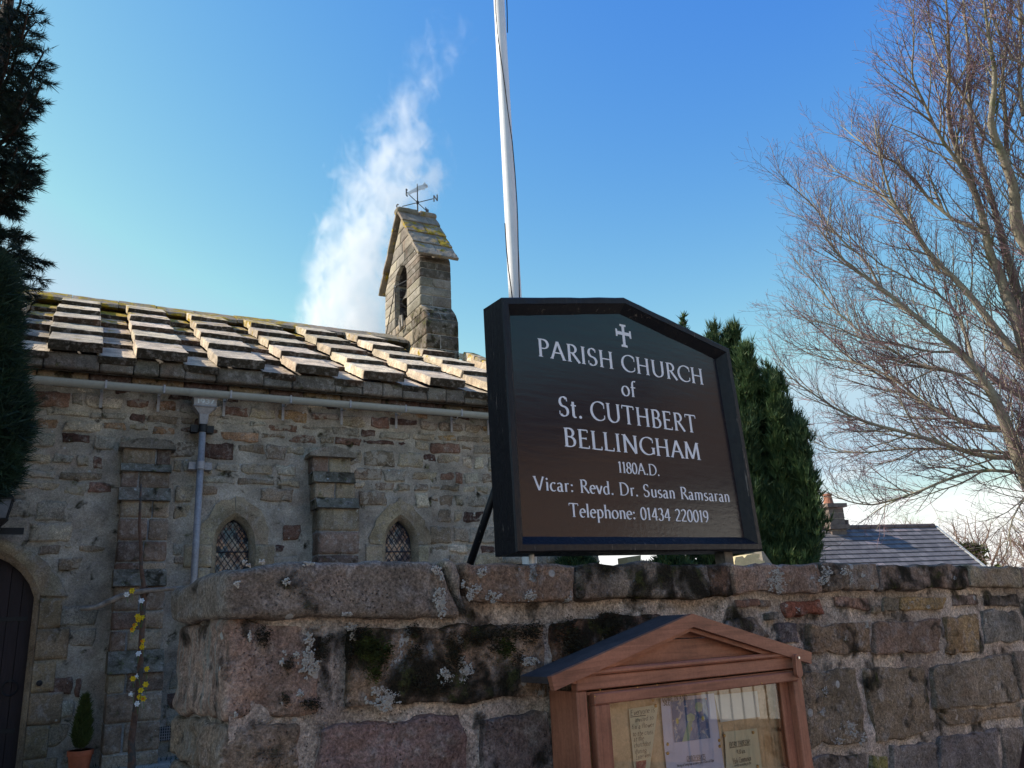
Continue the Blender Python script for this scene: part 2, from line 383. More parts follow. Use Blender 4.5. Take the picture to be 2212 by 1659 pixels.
M['roofwood'] = simple('dark_felt_board', (.075, .062, .062), .9, spec=.1, var=.25, nsc=6, bump=.3)
M['cork'] = simple('cork_board', (.72, .55, .37), .9, var=.2, nsc=9, bsc=120, col2=(.40, .27, .15), bump=.2)
M['paper'] = simple('cream_paper', (.66, .64, .50), .8, var=.05, nsc=6)
M['bluepaper'] = simple('pale_blue_paper', (.62, .64, .86), .8, var=.05, nsc=6)
M['whitepaper'] = simple('white_paper', (.78, .78, .76), .8, var=.04, nsc=6)
M['ink'] = simple('black_ink', (.03, .03, .04), .8)
M['pin'] = simple('brass_pin', (.55, .33, .10), .35, metal=.7)
def artmat():
    mt, nt, b = newmat('abstract_print'); g = G(nt); L = nt.links.new
    tc = g.n('ShaderNodeTexCoord').outputs['Object']
    n1 = g.noise(tc, 14, 5, .6, .5); n2 = g.noise(tc, 38, 4, .6, .8)
    vo = g.n('ShaderNodeTexVoronoi', {'Vector': tc, 'Scale': 34.}); vc = g.n('ShaderNodeSeparateColor', {0: vo.outputs['Color']})
    c = g.mix(g.ramp(n1, .4, .6), (.07, .14, .34), (.20, .30, .52))
    c = g.mix(g.ramp(n2, .55, .62), c, (.45, .48, .55))
    c = g.mix(g.math('MULTIPLY', g.ramp(vc.outputs[0], .72, .78), g.ramp(vo.outputs['Distance'], .4, .25), clamp=True), c, (.55, .50, .12))
    c = g.mix(g.math('MULTIPLY', g.ramp(vc.outputs[1], .82, .86), g.ramp(vo.outputs['Distance'], .4, .25), clamp=True), c, (.45, .16, .10))
    L(c, b.inputs['Base Color']); b.inputs['Roughness'].default_value = .5
    return mt
M['art'] = artmat()
M['artgreen'] = simple('pale_green_print', (.32, .46, .36), .6, var=.15)
M['artred'] = simple('red_print', (.42, .10, .08), .6, var=.5, nsc=60, col2=(.5, .4, .3))
def glassmat(name, rough=.02, tint=(1, 1, 1), refl=1.0):
    mt, nt, b = newmat(name); g = G(nt); L = nt.links.new; nt.nodes.remove(b)
    out = [n for n in nt.nodes if n.bl_idname == 'ShaderNodeOutputMaterial'][0]
    fr = g.n('ShaderNodeFresnel', {'IOR': 1.55}).outputs[0]
    gl = g.n('ShaderNodeBsdfGlossy', {'Color': (1, 1, 1, 1), 'Roughness': rough}); tr = g.n('ShaderNodeBsdfTransparent', {'Color': tuple(tint)+(1,)})
    ms = nt.nodes.new('ShaderNodeMixShader'); L(g.math('MULTIPLY', fr, refl, clamp=True), ms.inputs[0]); L(tr.outputs[0], ms.inputs[1]); L(gl.outputs[0], ms.inputs[2]); L(ms.outputs[0], out.inputs[0])
    return mt
M['glass'] = glassmat('window_glass', .015, (.97, .98, .96), 1.25)

# ------------------------------------------------------------------ lettering: pen-stroke glyphs
def arc(cx, cy, rx, ry, a0, a1, n=None):
    n = n or max(4, int(abs(a1-a0)/18)); t = np.radians(np.linspace(a0, a1, n+1)); return [(cx+rx*math.cos(q), cy+ry*math.sin(q)) for q in t]
def ln(*p): return [(p[i], p[i+1]) for i in range(0, len(p), 2)]
def SE(x, y, w=.11): return ('s', x, y, w)
def ST(x, y0=0, y1=1, w=.11): return [('p', ln(x, y0, x, y1)), SE(x, y0, w), SE(x, y1, w)]
def P_(p): return ('p', p)
XH = .63
def glyphs():
    g = {}
    g['A'] = (.78, [P_(ln(.06, 0, .38, 1)), P_(ln(.38, 1, .70, 0)), P_(ln(.19, .36, .56, .36)), SE(.06, 0, .09), SE(.70, 0, .10)])
    g['B'] = (.66, ST(.16)+[P_(ln(.16, .98, .32, .98)+arc(.32, .76, .19, .22, 90, -90)+ln(.16, .54)), P_(ln(.16, .54, .33, .54)+arc(.33, .28, .24, .26, 90, -90)+ln(.16, .02))])
    g['C'] = (.82, [P_(arc(.50, .5, .42, .49, 48, 312, 16)), ('v', .79, .76, .10), ('v', .79, .22, .08)])
    g['D'] = (.84, ST(.16)+[P_(ln(.16, .98, .34, .98)+arc(.34, .5, .42, .48, 90, -90, 14)+ln(.16, .02))])
    g['E'] = (.64, ST(.16)+[P_(ln(.16, .98, .54, .98)), P_(ln(.16, .53, .46, .53)), P_(ln(.16, .02, .58, .02)), ('v', .54, .92, .07), ('v', .46, .53, .06), ('v', .59, .08, .08)])
    g['F'] = (.58, ST(.16)+[P_(ln(.16, .98, .52, .98)), P_(ln(.16, .53, .44, .53)), ('v', .52, .92, .07)])
    g['G'] = (.86, [P_(arc(.50, .5, .42, .49, 50, 325, 16)), P_(ln(.80, .06, .80, .42)), SE(.80, .43, .11), ('v', .79, .78, .09)])
    g['H'] = (.88, ST(.17)+ST(.71)+[P_(ln(.17, .52, .71, .52))])
    g['I'] = (.34, ST(.17))
    g['K'] = (.74, ST(.16)+[P_(ln(.62, 1, .18, .48)), P_(ln(.28, .58, .68, 0)), SE(.62, 1, .09), SE(.68, 0, .1)])
    g['L'] = (.60, ST(.16)+[P_(ln(.16, .02, .56, .02)), ('v', .57, .09, .09)])
    g['M'] = (1.0, [P_(ln(.12, 0, .18, 1)), P_(ln(.18, 1, .50, .04)), P_(ln(.50, .04, .82, 1)), P_(ln(.82, 1, .88, 0)), SE(.12, 0, .10), SE(.88, 0, .11), SE(.12, 1, .07), SE(.88, 1, .07)])
    g['N'] = (.92, [P_(ln(.17, 0, .17, 1)), P_(ln(.17, 1, .76, 0)), P_(ln(.76, 0, .76, 1)), SE(.17, 0, .10), SE(.11, 1, .08), SE(.76, 1, .11)])
    g['O'] = (.92, [P_(arc(.46, .5, .40, .49, 0, 360, 22))])
    g['P'] = (.64, ST(.17)+[P_(ln(.17, .98, .33, .98)+arc(.33, .73, .23, .25, 90, -90)+ln(.17, .48))])
    g['R'] = (.72, ST(.17)+[P_(ln(.17, .98, .32, .98)+arc(.32, .75, .21, .23, 90, -90)+ln(.17, .52)), P_(ln(.34, .52, .70, .0)), SE(.70, .01, .05)])
    g['S'] = (.58, [P_(arc(.29, .745, .19, .245, 40, 255, 10)+arc(.28, .255, .21, .245, 75, -140, 10)), ('v', .46, .86, .08), ('v', .07, .17, .09)])
    g['T'] = (.76, [P_(ln(.38, 0, .38, 1)), SE(.38, 0), P_(ln(.05, .98, .71, .98)), ('v', .05, .90, .08), ('v', .71, .90, .08)])
    g['U'] = (.88, [P_(ln(.17, 1, .17, .36)+arc(.45, .33, .28, .32, 180, 360, 12)+ln(.73, 1)), SE(.17, 1), SE(.73, 1, .10)])
    g['V'] = (.78, [P_(ln(.07, 1, .39, 0)), P_(ln(.39, 0, .70, 1)), SE(.07, 1), SE(.70, 1, .09)])
    g['W'] = (1.1, [P_(ln(.07, 1, .33, 0)), P_(ln(.33, 0, .55, .95)), P_(ln(.55, .95, .80, 0)), P_(ln(.80, 0, 1.02, 1)), SE(.07, 1), SE(1.02, 1, .09)])
    g['Y'] = (.72, [P_(ln(.06, 1, .36, .46)), P_(ln(.66, 1, .36, .46)), P_(ln(.36, .46, .36, 0)), SE(.36, 0), SE(.06, 1, .09), SE(.66, 1, .08)])
    g['a'] = (.48, [P_(arc(.20, .44, .15, .18, 150, 0)+ln(.35, .08)+arc(.41, .08, .06, .07, 180, 330)), P_(ln(.35, .36)+arc(.21, .17, .14, .17, 90, 350))])
    g['b'] = (.54, [P_(ln(.14, .02, .14, 1.02)), P_(arc(.28, .31, .19, .31, 130, -130)), SE(.10, 1.02, .05)])
    g['c'] = (.46, [P_(arc(.27, .31, .21, .31, 50, 310, 12))])
    g['d'] = (.56, [P_(arc(.27, .30, .20, .30, 50, 310, 12)), P_(ln(.43, .03, .43, 1.02)), SE(.38, 1.02, .05), SE(.46, .02, .05)])
    g['e'] = (.46, [P_(ln(.06, .36, .42, .36)+arc(.25, .31, .19, .31, 10, 310, 13))])
    g['f'] = (.36, ST(.16, 0, .78, .09)[:2]+[P_(ln(.16, .72)+arc(.30, .80, .14, .22, 180, 60)), P_(ln(.04, .60, .34, .60))])
    g['g'] = (.50, [P_(arc(.25, .36, .18, .26, 0, 360, 14)), P_(arc(.26, -.14, .21, .18, 0, 360, 14)), P_(ln(.16, .12, .12, .04, .34, -.02))])
    g['h'] = (.58, [P_(ln(.14, 0, .14, 1.02)), SE(.14, 0, .08), SE(.10, 1.02, .05), P_(arc(.30, .42, .16, .20, 170, 0)+ln(.46, 0)), SE(.46, 0, .08)])
    g['i'] = (.28, [P_(ln(.14, 0, .14, XH)), SE(.14, 0, .08), SE(.10, XH, .05), ('d', .13, .86)])
    g['k'] = (.54, [P_(ln(.14, 0, .14, 1.02)), P_(ln(.44, XH, .15, .30)), P_(ln(.22, .36, .48, 0)), SE(.14, 0, .08)])
    g['l'] = (.28, [P_(ln(.14, 0, .14, 1.02)), SE(.14, 0, .08), SE(.10, 1.02, .05)])
    g['m'] = (.88, [P_(ln(.14, 0, .14, XH)), SE(.14, 0, .08), SE(.10, XH, .05), P_(arc(.29, .44, .15, .19, 170, 0)+ln(.44, 0)), SE(.44, 0, .07), P_(arc(.59, .44, .15, .19, 170, 0)+ln(.74, 0)), SE(.74, 0, .08)])
    g['n'] = (.58, [P_(ln(.14, 0, .14, XH)), SE(.14, 0, .08), SE(.10, XH, .05), P_(arc(.30, .43, .16, .20, 170, 0)+ln(.46, 0)), SE(.46, 0, .08)])
    g['o'] = (.54, [P_(arc(.27, .31, .22, .31, 0, 360, 16))])
    g['p'] = (.56, [P_(ln(.14, -.36, .14, XH)), SE(.14, -.36, .08), SE(.10, XH, .05), P_(arc(.29, .31, .20, .31, 130, -130, 10))])
    g['r'] = (.40, [P_(ln(.14, 0, .14, XH)), SE(.14, 0, .08), SE(.10, XH, .05), P_(arc(.28, .42, .14, .20, 165, 55))])
    g['s'] = (.40, [P_(arc(.20, .47, .13, .155, 40, 255, 8)+arc(.19, .16, .15, .155, 75, -140, 8))])
    g['t'] = (.36, [P_(ln(.16, .80, .16, .14)+arc(.26, .13, .10, .12, 180, 300)), P_(ln(.04, .61, .32, .61))])
    g['u'] = (.58, [P_(ln(.13, XH, .13, .18)+arc(.28, .18, .15, .17, 180, 330)), P_(ln(.45, XH, .45, .02)), SE(.10, XH, .05), SE(.42, XH, .05), SE(.49, .02, .05)])
    g['v'] = (.50, [P_(ln(.04, XH, .25, 0)), P_(ln(.25, 0, .46, XH)), SE(.05, XH, .07), SE(.44, XH, .06)])
    g['w'] = (.74, [P_(ln(.04, XH, .22, 0)), P_(ln(.22, 0, .37, .6)), P_(ln(.37, .6, .54, 0)), P_(ln(.54, 0, .70, XH))])
    g['x'] = (.50, [P_(ln(.05, XH, .45, 0)), P_(ln(.45, XH, .05, 0))])
    g['y'] = (.50, [P_(ln(.04, XH, .26, .02)), P_(ln(.46, XH, .20, -.22, .06, -.34))])
    g['0'] = (.52, [P_(arc(.26, .48, .20, .48, 0, 360, 20))])
    g['1'] = (.36, [P_(ln(.19, 0, .19, .97)), P_(ln(.06, .84, .19, .97)), SE(.19, 0, .10)])
    g['2'] = (.52, [P_(arc(.25, .71, .18, .25, 155, -20, 9)+ln(.06, .03)), P_(ln(.06, .03, .47, .03))])
    g['3'] = (.50, [P_(arc(.22, .74, .17, .22, 150, -80, 10)), P_(arc(.22, .27, .20, .27, 85, -150, 10))])
    g['4'] = (.54, [P_(ln(.38, 0, .38, .97)), P_(ln(.38, .97, .04, .27)), P_(ln(.04, .27, .52, .27))])
    g['5'] = (.50, [P_(ln(.42, .96, .14, .96, .10, .55)), P_(arc(.22, .30, .20, .29, 120, -150, 10))])
    g['7'] = (.48, [P_(ln(.05, .94, .44, .94, .18, 0))])
    g['8'] = (.52, [P_(arc(.26, .73, .16, .23, 0, 360, 16)), P_(arc(.26, .25, .20, .25, 0, 360, 16))])
    g['9'] = (.52, [P_(arc(.25, .68, .19, .27, 0, 360, 16)), P_(arc(.12, .62, .32, .62, 8, -75, 8))])
    g['.'] = (.24, [('d', .12, .05)]); g[':'] = (.28, [('d', .14, .08), ('d', .14, .52)]); g[' '] = (.34, []); g[','] = (.24, [('p', ln(.14, .08, .08, -.12))])
    return g
GL = glyphs()
def text_strokes(txt, thick=.14, thin=.05, nib=18, serif=True, track=0.04, slant=0., hand=0.):
    """list of polygons (2D quads / n-gons) and the advance width, cap height 1"""
    polys = []; x = 0.
    for ch in txt:
        w, items = GL.get(ch, GL[' '])
        jx, jy, js = (random.uniform(-hand, hand), random.uniform(-hand, hand), 1+random.uniform(-hand, hand)) if hand else (0, 0, 1)
        T = lambda p: (x+jx+p[0]*js+slant*p[1], p[1]*js+jy)
        for it in items:
            if it[0] == 'p':
                pts = [T(q) for q in it[1]]; L_ = []; R_ = []
                for i, q in enumerate(pts):
                    a = pts[max(i-1, 0)]; c = pts[min(i+1, len(pts)-1)]
                    dx, dy = c[0]-a[0], c[1]-a[1]; l = math.hypot(dx, dy)+1e-9; dx /= l; dy /= l
                    ang = math.atan2(dy, dx); wd = thin+(thick-thin)*abs(math.sin(ang-rad(nib)))**1.3
                    L_.append((q[0]-dy*wd/2, q[1]+dx*wd/2)); R_.append((q[0]+dy*wd/2, q[1]-dx*wd/2))
                polys.append((L_, R_))
            elif it[0] == 's' and serif:
                _, sx, sy, sw = it; t = thin*.8; y0 = sy-(t/2 if sy > .05 else -0.0)
                if sy <= .05: y0 = sy
                else: y0 = sy-t
                a = T((sx-sw, y0)); b = T((sx+sw, y0)); c = T((sx+sw, y0+t)); d = T((sx-sw, y0+t)); polys.append(([d, c], [a, b]))
            elif it[0] == 'v' and serif:
                _, sx, sy, sh = it; t = thin
                a = T((sx-t/2, sy-sh)); b = T((sx+t/2, sy-sh)); c = T((sx+t/2, sy+sh)); d = T((sx-t/2, sy+sh)); polys.append(([a, d], [b, c]))
            elif it[0] == 'd':
                cx, cy_ = T((it[1], it[2])); r = thick*.58; t = [(cx-r, cy_), (cx-r*.7, cy_+r*.7), (cx, cy_+r), (cx+r*.7, cy_+r*.7), (cx+r, cy_)]
                bt = [(q[0], 2*cy_-q[1]) for q in t]; polys.append((t, bt))
        x += w+track
    return polys, x-track
def lettering(name, txt, P0, P1, height, up, nrm, mat, parent, fit=True, **kw):
    """text from baseline point P0 to P1 (world), cap height, on the plane with normal nrm"""
    polys, adv = text_strokes(txt, **kw)
    ax = P1-P0; Lh = np.linalg.norm(ax); ax = ax/Lh; sx = Lh/adv if fit else height
    vv = []; ff = []; k = 0
    for i, (A, B) in enumerate(polys):
        e = nrm*(.0008+.00012*(i % 7))
        for q in range(len(A)):
            vv.append(P0+ax*A[q][0]*sx+up*A[q][1]*height+e); vv.append(P0+ax*B[q][0]*sx+up*B[q][1]*height+e)
        for q in range(len(A)-1):
            b = k+2*q; ff.append((b, b+1, b+3, b+2))
        k += 2*len(A)
    return mk(name, np.array(vv), ff, mat, parent)

# ------------------------------------------------------------------ ground, road
def sheet(name, x0, y0, x1, y1, z, nx, ny, mat, amp=0., sc=.5, holes=None):
    xs = np.linspace(x0, x1, nx+1); ys = np.linspace(y0, y1, ny+1)
    v = [(x, y, z+(fnoise((x, y, 0), sc)*amp if amp else 0)) for y in ys for x in xs]
    f = [(j*(nx+1)+i, j*(nx+1)+i+1, (j+1)*(nx+1)+i+1, (j+1)*(nx+1)+i) for j in range(ny) for i in range(nx)]
    return tagp(mk(name, v, f, mat, smooth=True), kind='structure')
M['grass'] = simple('short_grass', (.055, .072, .022), .95, var=.45, nsc=1.4, bsc=60, bump=.6, col2=(.10, .09, .045), thr=(.52, .7))
M['asphalt'] = simple('old_asphalt', (.16, .15, .145), .9, var=.25, nsc=2, bsc=120, bump=.3)
M['flag'] = simple('paving_gravel', (.36, .31, .25), .95, var=.35, nsc=3, bsc=90, bump=.4)
sheet('ground', -900, -900, 900, 900, -.06, 60, 60, M['grass'])
# churchyard: raised ground behind the boundary wall, a path leading to the door
cy_v = [pW(-.5, -.35, 0), pW(60, -.35, 0), pW(60, -.35, 0)+nW*-120, pW(-70, -.35, 0)-nW*120, pW(-70, -.35, 0)]
def yard():
    S = np.linspace(-40, 60, 81); T = np.concatenate([np.linspace(-.35, -14, 40), np.linspace(-16, -110, 20)])
    v = []; f = []
    for t in T:
        for s in S:
            p = pW(s, t, 0); r = .32*min(1, max(0, (-t-.3)/3.))+.03
            p[2] = r+fnoise(p, .8)*.03; v.append(p)
    n = len(S)
    for j in range(len(T)-1):
        for i in range(n-1): f.append((j*n+i, j*n+i+1, (j+1)*n+i+1, (j+1)*n+i))
    return tagp(mk('churchyard_ground', v, f, M['flag'], smooth=True), kind='structure')
yard()
tagp(mk('road', [pW(-14, 7.2, -.02), pW(30, 7.2, -.02), pW(30, .9, -.02), pW(-14, .9, -.02)], [(0, 1, 2, 3)], M['asphalt']), kind='structure')
v, f = plate([pW(-14, .9, .09), pW(30, .9, .09), pW(30, .03, .09), pW(-14, .03, .09)], Z, .14)
tagp(mk('pavement', v, f, M['flag']), kind='structure')

# ------------------------------------------------------------------ boundary wall
wall = root('boundary_wall', pW(2.5, -.25, 0), 'low mossy sandstone boundary wall with coping stones, under the black church sign', 'wall')
BROWN, PINK, GREY, DARK, OCHRE, RED = (.235, .165, .125), (.29, .18, .145), (.215, .175, .155), (.105, .078, .068), (.30, .215, .125), (.23, .09, .06)
def tint(c, j=.10):
    k = (1+random.uniform(-j, j))*1.20; return [c[0]*k*1.05*(1+random.uniform(-.04, .04)), c[1]*k*1.02, c[2]*k*.92*(1+random.uniform(-.04, .04)), random.random()]
S0 = cW(490, 1400)[0]
def q2(quad, o=0.): return [cW(*p, o) for p in quad]
def stone(quad, col, moss=0., li=0., sm=.15, strk=0., o0=-.12, o1=.0, res=(22, 14, 3), r=.03, amp=.014, nsc=9., edge=.010, name='stone', mat='stone', pf=pW, par=None, bulge=.008, proj=None):
    q = q2(quad, o1 if proj is None else proj)
    v, f = rblock(pf, q, o0, o1+random.uniform(-.004, .008), res, r, amp, nsc, random.uniform(0, 50), edge, bulge)
    aux = [moss, li, sm, strk]
    return mk(name, v, f, M[mat], par if par is not None else wall, tint=tint(col) if len(col) == 3 else col, aux=aux, smooth=True)
# coping
cop = [  # quad, colour, moss, lichen
 ([(440, 1207), (956, 1214), (1004, 1336), (440, 1338)], (.215, .165, .14), .05, .25),
 ([(958, 1214), (992, 1216), (1015, 1322), (1006, 1336)], (.22, .18, .16), .1, .1),
 ([(1000, 1216), (1247, 1217), (1240, 1302), (1018, 1302)], (.235, .155, .12), .0, .5),
 ([(1250, 1218), (1530, 1217), (1540, 1291), (1252, 1296)], (.175, .145, .125), .40, .3),
 ([(1532, 1218), (1576, 1218), (1588, 1286), (1543, 1290)], (.12, .075, .055), .4, .0),
 ([(1579, 1218), (1768, 1219), (1776, 1280), (1591, 1284)], (.25, .165, .13), .0, .38),
 ([(1771, 1214), (1897, 1217), (1901, 1273), (1780, 1276)], (.23, .17, .14), .2, .5),
 ([(1901, 1218), (2089, 1222), (2095, 1271), (1904, 1274)], (.20, .15, .125), .42, .12),
 ([(2093, 1222), (2203, 1224), (2210, 1268), (2099, 1271)], (.235, .19, .15), .05, .1),
 ([(2206, 1224), (2330, 1226), (2338, 1264), (2212, 1267)], (.22, .165, .14), .1, .15),
 ([(2333, 1226), (2470, 1229), (2480, 1262), (2341, 1264)], (.24, .17, .14), .1, .15)]
for i, (q, c, mo, li) in enumerate(cop):
    qs = q2(q, .03)
    if i == 0:
        s_end = S0-.02; qs = [(s_end, 1.815), qs[1], qs[2], (s_end, 1.655)]
    v, f = rblock(pW, qs, -.62, .03, (40 if i == 0 else 26, 12, 30 if i == 0 else 14), (.026 if i == 0 else .016), (.0105 if i == 0 else .014), 6., i*7.1, .006 if i == 0 else .012, .0)
    if i == 0:      # the end stone is worn round at its left shoulder
        for k in range(len(v)):
            s = float(v[k] @ dW); o = float((v[k]+nW*DW) @ nW); a = max(0, 1-(s-s_end)/.35); bk = max(0, (-o-.1)/.5)
            v[k][2] -= ((a**2)*.028+bk*a*.02)*max(0, min(1, (v[k][2]-1.66)/.15))
    mk('coping_stone', v, f, M['stone'], wall, tint=tint(c, .05), aux=[mo, li, 0.12, 0], smooth=True)
# big quoins at the gate end, seen on two faces
def quoin(quad, c, mo, li, strk, o0, o1=.0):
    q = q2(quad, o1); q[0] = (S0, q[0][1]); q[3] = (S0-.004, q[3][1])
    v, f = rblock(pW, q, o0, o1, (30, 24, 26), .020, .013, 7., random.uniform(0, 40), .012, .006)
    aux = np.zeros((len(v), 4)); aux[:, 0] = mo; aux[:, 1] = li; aux[:, 2] = .2
    sv = v @ dW; e = np.clip(1-(sv-S0)/.03, 0, 1); aux[:, 3] = e*strk
    mk('stone', v, f, M['stone'], wall, tint=tint(c, .04), aux=aux, smooth=True)
quoin([(494, 1340), (704, 1351), (690, 1541), (490, 1558)], (.27, .185, .15), .22, .25, 1., -.56)
quoin([(478, 1568), (650, 1562), (653, 1668), (478, 1680)], (.20, .145, .115), .05, .0, .5, -.58)
quoin([(478, 1692), (655, 1682), (657, 1800), (478, 1815)], (.20, .145, .115), .05, .0, .5, -.56)
W_ = [
 ([(751, 1356), (1174, 1350), (1186, 1505), (748, 1529)], (.235, .165, .12), .42, .45, 0),
 ([(691, 1572), (1000, 1541), (1012, 1720), (690, 1720)], (.19, .125, .115), .05, .0, 0),
 ([(1042, 1556), (1186, 1530), (1200, 1720), (1044, 1720)], (.125, .10, .10), .05, .0, 0),
 ([(1196, 1344), (1300, 1332), (1310, 1420), (1193, 1432)], (.15, .08, .055), .42, .0, 0),
 ([(1305, 1330), (1425, 1326), (1442, 1400), (1312, 1412)], (.13, .075, .055), .35, .1, 0),
 ([(1588, 1294), (1640, 1293), (1642, 1309), (1590, 1311)], (.22, .13, .10), 0, 0, 1),
 ([(1643, 1293), (1666, 1293), (1668, 1308), (1644, 1310)], (.17, .13, .11), 0, 0, 1),
 ([(1692, 1300), (1776, 1294), (1781, 1325), (1702, 1337)], (.24, .09, .065), 0, .35, 0),
 ([(1803, 1286), (1878, 1292), (1882, 1318), (1808, 1310)], (.23, .15, .12), .2, .1, 1),
 ([(1884, 1306), (1901, 1305), (1902, 1325), (1886, 1326)], (.25, .19, .13), .1, 0, 1),
 ([(1907, 1291), (1943, 1290), (1944, 1320), (1907, 1322)], (.26, .21, .16), .0, .1, 1),
 ([(1947, 1291), (2048, 1289), (2040, 1316), (1947, 1320)], (.33, .225, .125), .05, .2, 1),
 ([(2062, 1287), (2112, 1284), (2118, 1306), (2064, 1310)], (.21, .15, .13), .2, .1, 1),
 ([(2128, 1286), (2200, 1284), (2208, 1310), (2136, 1308)], (.15, .12, .11), .2, .1, 1),
 ([(1656, 1324), (1680, 1322), (1681, 1339), (1658, 1341)], (.14, .12, .11), .1, 0, 1),
 ([(1572, 1338), (1630, 1328), (1668, 1382), (1556, 1372)], (.17, .13, .11), .1, 0, 0),
 ([(1680, 1344), (1722, 1342), (1731, 1388), (1688, 1393)], (.12, .10, .105), .1, 0, 0),
 ([(1751, 1354), (1876, 1338), (1880, 1411), (1742, 1413)], (.21, .14, .095), .15, .12, 0),
 ([(1888, 1343), (2031, 1336), (2033, 1410), (1890, 1412)], (.215, .15, .115), .0, .0, 0),
 ([(2042, 1332), (2113, 1325), (2117, 1408), (2046, 1414)], (.23, .155, .09), .1, .1, 0),
 ([(2123, 1317), (2204, 1320), (2211, 1383), (2131, 1394)], (.185, .165, .15), .05, .1, 0),
 ([(2212, 1322), (2330, 1316), (2336, 1378), (2219, 1383)], (.2, .16, .14), .05, .1, 0),
 ([(1728, 1456), (1849, 1443), (1879, 1606), (1750, 1613)], (.185, .145, .105), .1, .25, 0),
 ([(1868, 1443), (1995, 1438), (2018, 1580), (1894, 1604)], (.20, .145, .105), .12, .0, 0),
 ([(2014, 1442), (2180, 1411), (2205, 1518), (2022, 1530)], (.195, .15, .115), .0, .0, 0),
 ([(2190, 1408), (2330, 1396), (2345, 1500), (2213, 1512)], (.2, .15, .12), .0, .0, 0),
 ([(2027, 1537), (2206, 1526), (2209, 1548), (2050, 1568)], (.24, .18, .125), .1, .0, 1),
 ([(2214, 1524), (2345, 1510), (2350, 1560), (2218, 1580)], (.2, .16, .12), .1, .0, 1),
 ([(1757, 1634), (1876, 1627), (1880, 1760), (1765, 1760)], (.15, .12, .10), .2, .2, 0),
 ([(1884, 1632), (1917, 1630), (1924, 1760), (1890, 1760)], (.19, .16, .06), .15, .0, 1),
 ([(1927, 1614), (2020, 1602), (2036, 1760), (1932, 1760)], (.19, .155, .14), .0, .1, 0),
 ([(2029, 1592), (2152, 1574), (2176, 1760), (2040, 1760)], (.165, .14, .135), .0, .2, 0),
 ([(2164, 1574), (2290, 1560), (2310, 1760), (2186, 1760)], (.18, .145, .13), .0, .1, 0),
 ([(1450, 1420), (1560, 1412), (1570, 1500), (1455, 1510)], (.2, .15, .12), .0, .1, 0),
 ([(1578, 1405), (1735, 1398), (1722, 1450), (1580, 1500)], (.2, .15, .12), .0, .1, 0),
 ([(1205, 1530), (1400, 1520), (1410, 1700), (1215, 1720)], (.2, .15, .12), .0, .1, 0),
 ([(1420, 1520), (1735, 1460), (1740, 1620), (1430, 1700)], (.2, .15, .12), .0, .1, 0),
]
for q, c, mo, li, small in W_:
    stone(q, c, mo, li, res=(14, 9, 2) if small else (40, 28, 3), r=.008 if small else .011, amp=.0085 if small else .011, edge=.008 if small else .013, o1=.002 if small else .003, bulge=.002 if small else .006)
# lower courses down to the pavement, below the frame
for k, zt in enumerate((.55, .28)):
    s = S0; 
    while s < 7.5:
        w = random.uniform(.35, .6); v, f = rblock(pW, [(s, zt), (s+w, zt), (s+w, zt-.25), (s, zt-.25)], -.5 if s == S0 else -.12, .0, (8, 6, 2), .03, .015, 8, s*3, .01)
        mk('stone', v, f, M['stone'], wall, tint=tint(BROWN), aux=[.1, .1, .1, 0], smooth=True); s += w+.02
# end-face stones behind the quoins' streaked faces are the quoins themselves; mortar bed behind everything
def mortar_sheet():
    ns, nz_ = 260, 70; S = np.linspace(S0+.015, 9.5, ns); Zs = np.linspace(0, 1.70, nz_); v = []
    for z in Zs:
        for s in S:
            p = pW(s, 0, z); k = fnoise(p, 7, 3.1, 4)*.018+fnoise(p, 28, 9., 2)*.004
            v.append(pW(s, -.015+k, z))
    f = [(j*ns+i, j*ns+i+1, (j+1)*ns+i+1, (j+1)*ns+i) for j in range(nz_-1) for i in range(ns-1)]
    # end cap and back
    n0 = len(v); E = [pW(S0+.02, -.02, 0), pW(S0+.02, -.53, 0), pW(S0+.02, -.53, 1.70), pW(S0+.02, -.02, 1.70), pW(9.5, -.53, 0), pW(9.5, -.53, 1.7)]
    v += E; f += [(n0+1, n0, n0+3, n0+2), (n0+4, n0+1, n0+2, n0+5), (n0+2, n0+3, (nz_-1)*ns+ns-1, n0+5)]
    o = mk('mortar', v, f, M['mortar'], wall, tint=[.50, .405, .33, .5], aux=[.16, .05, 0, 0], smooth=True)
mortar_sheet()
# coping continues out of frame to the right
s = 7.35
while s < 9.4:
    v, f = rblock(pW, [(s, 1.81), (s+.6, 1.81), (s+.6, 1.67), (s, 1.67)], -.62, .03, (10, 5, 6), .03, .02, 6, s, .01)
    mk('coping_stone', v, f, M['stone'], wall, tint=tint(BROWN), aux=[.1, .2, 0, 0], smooth=True); s += .62
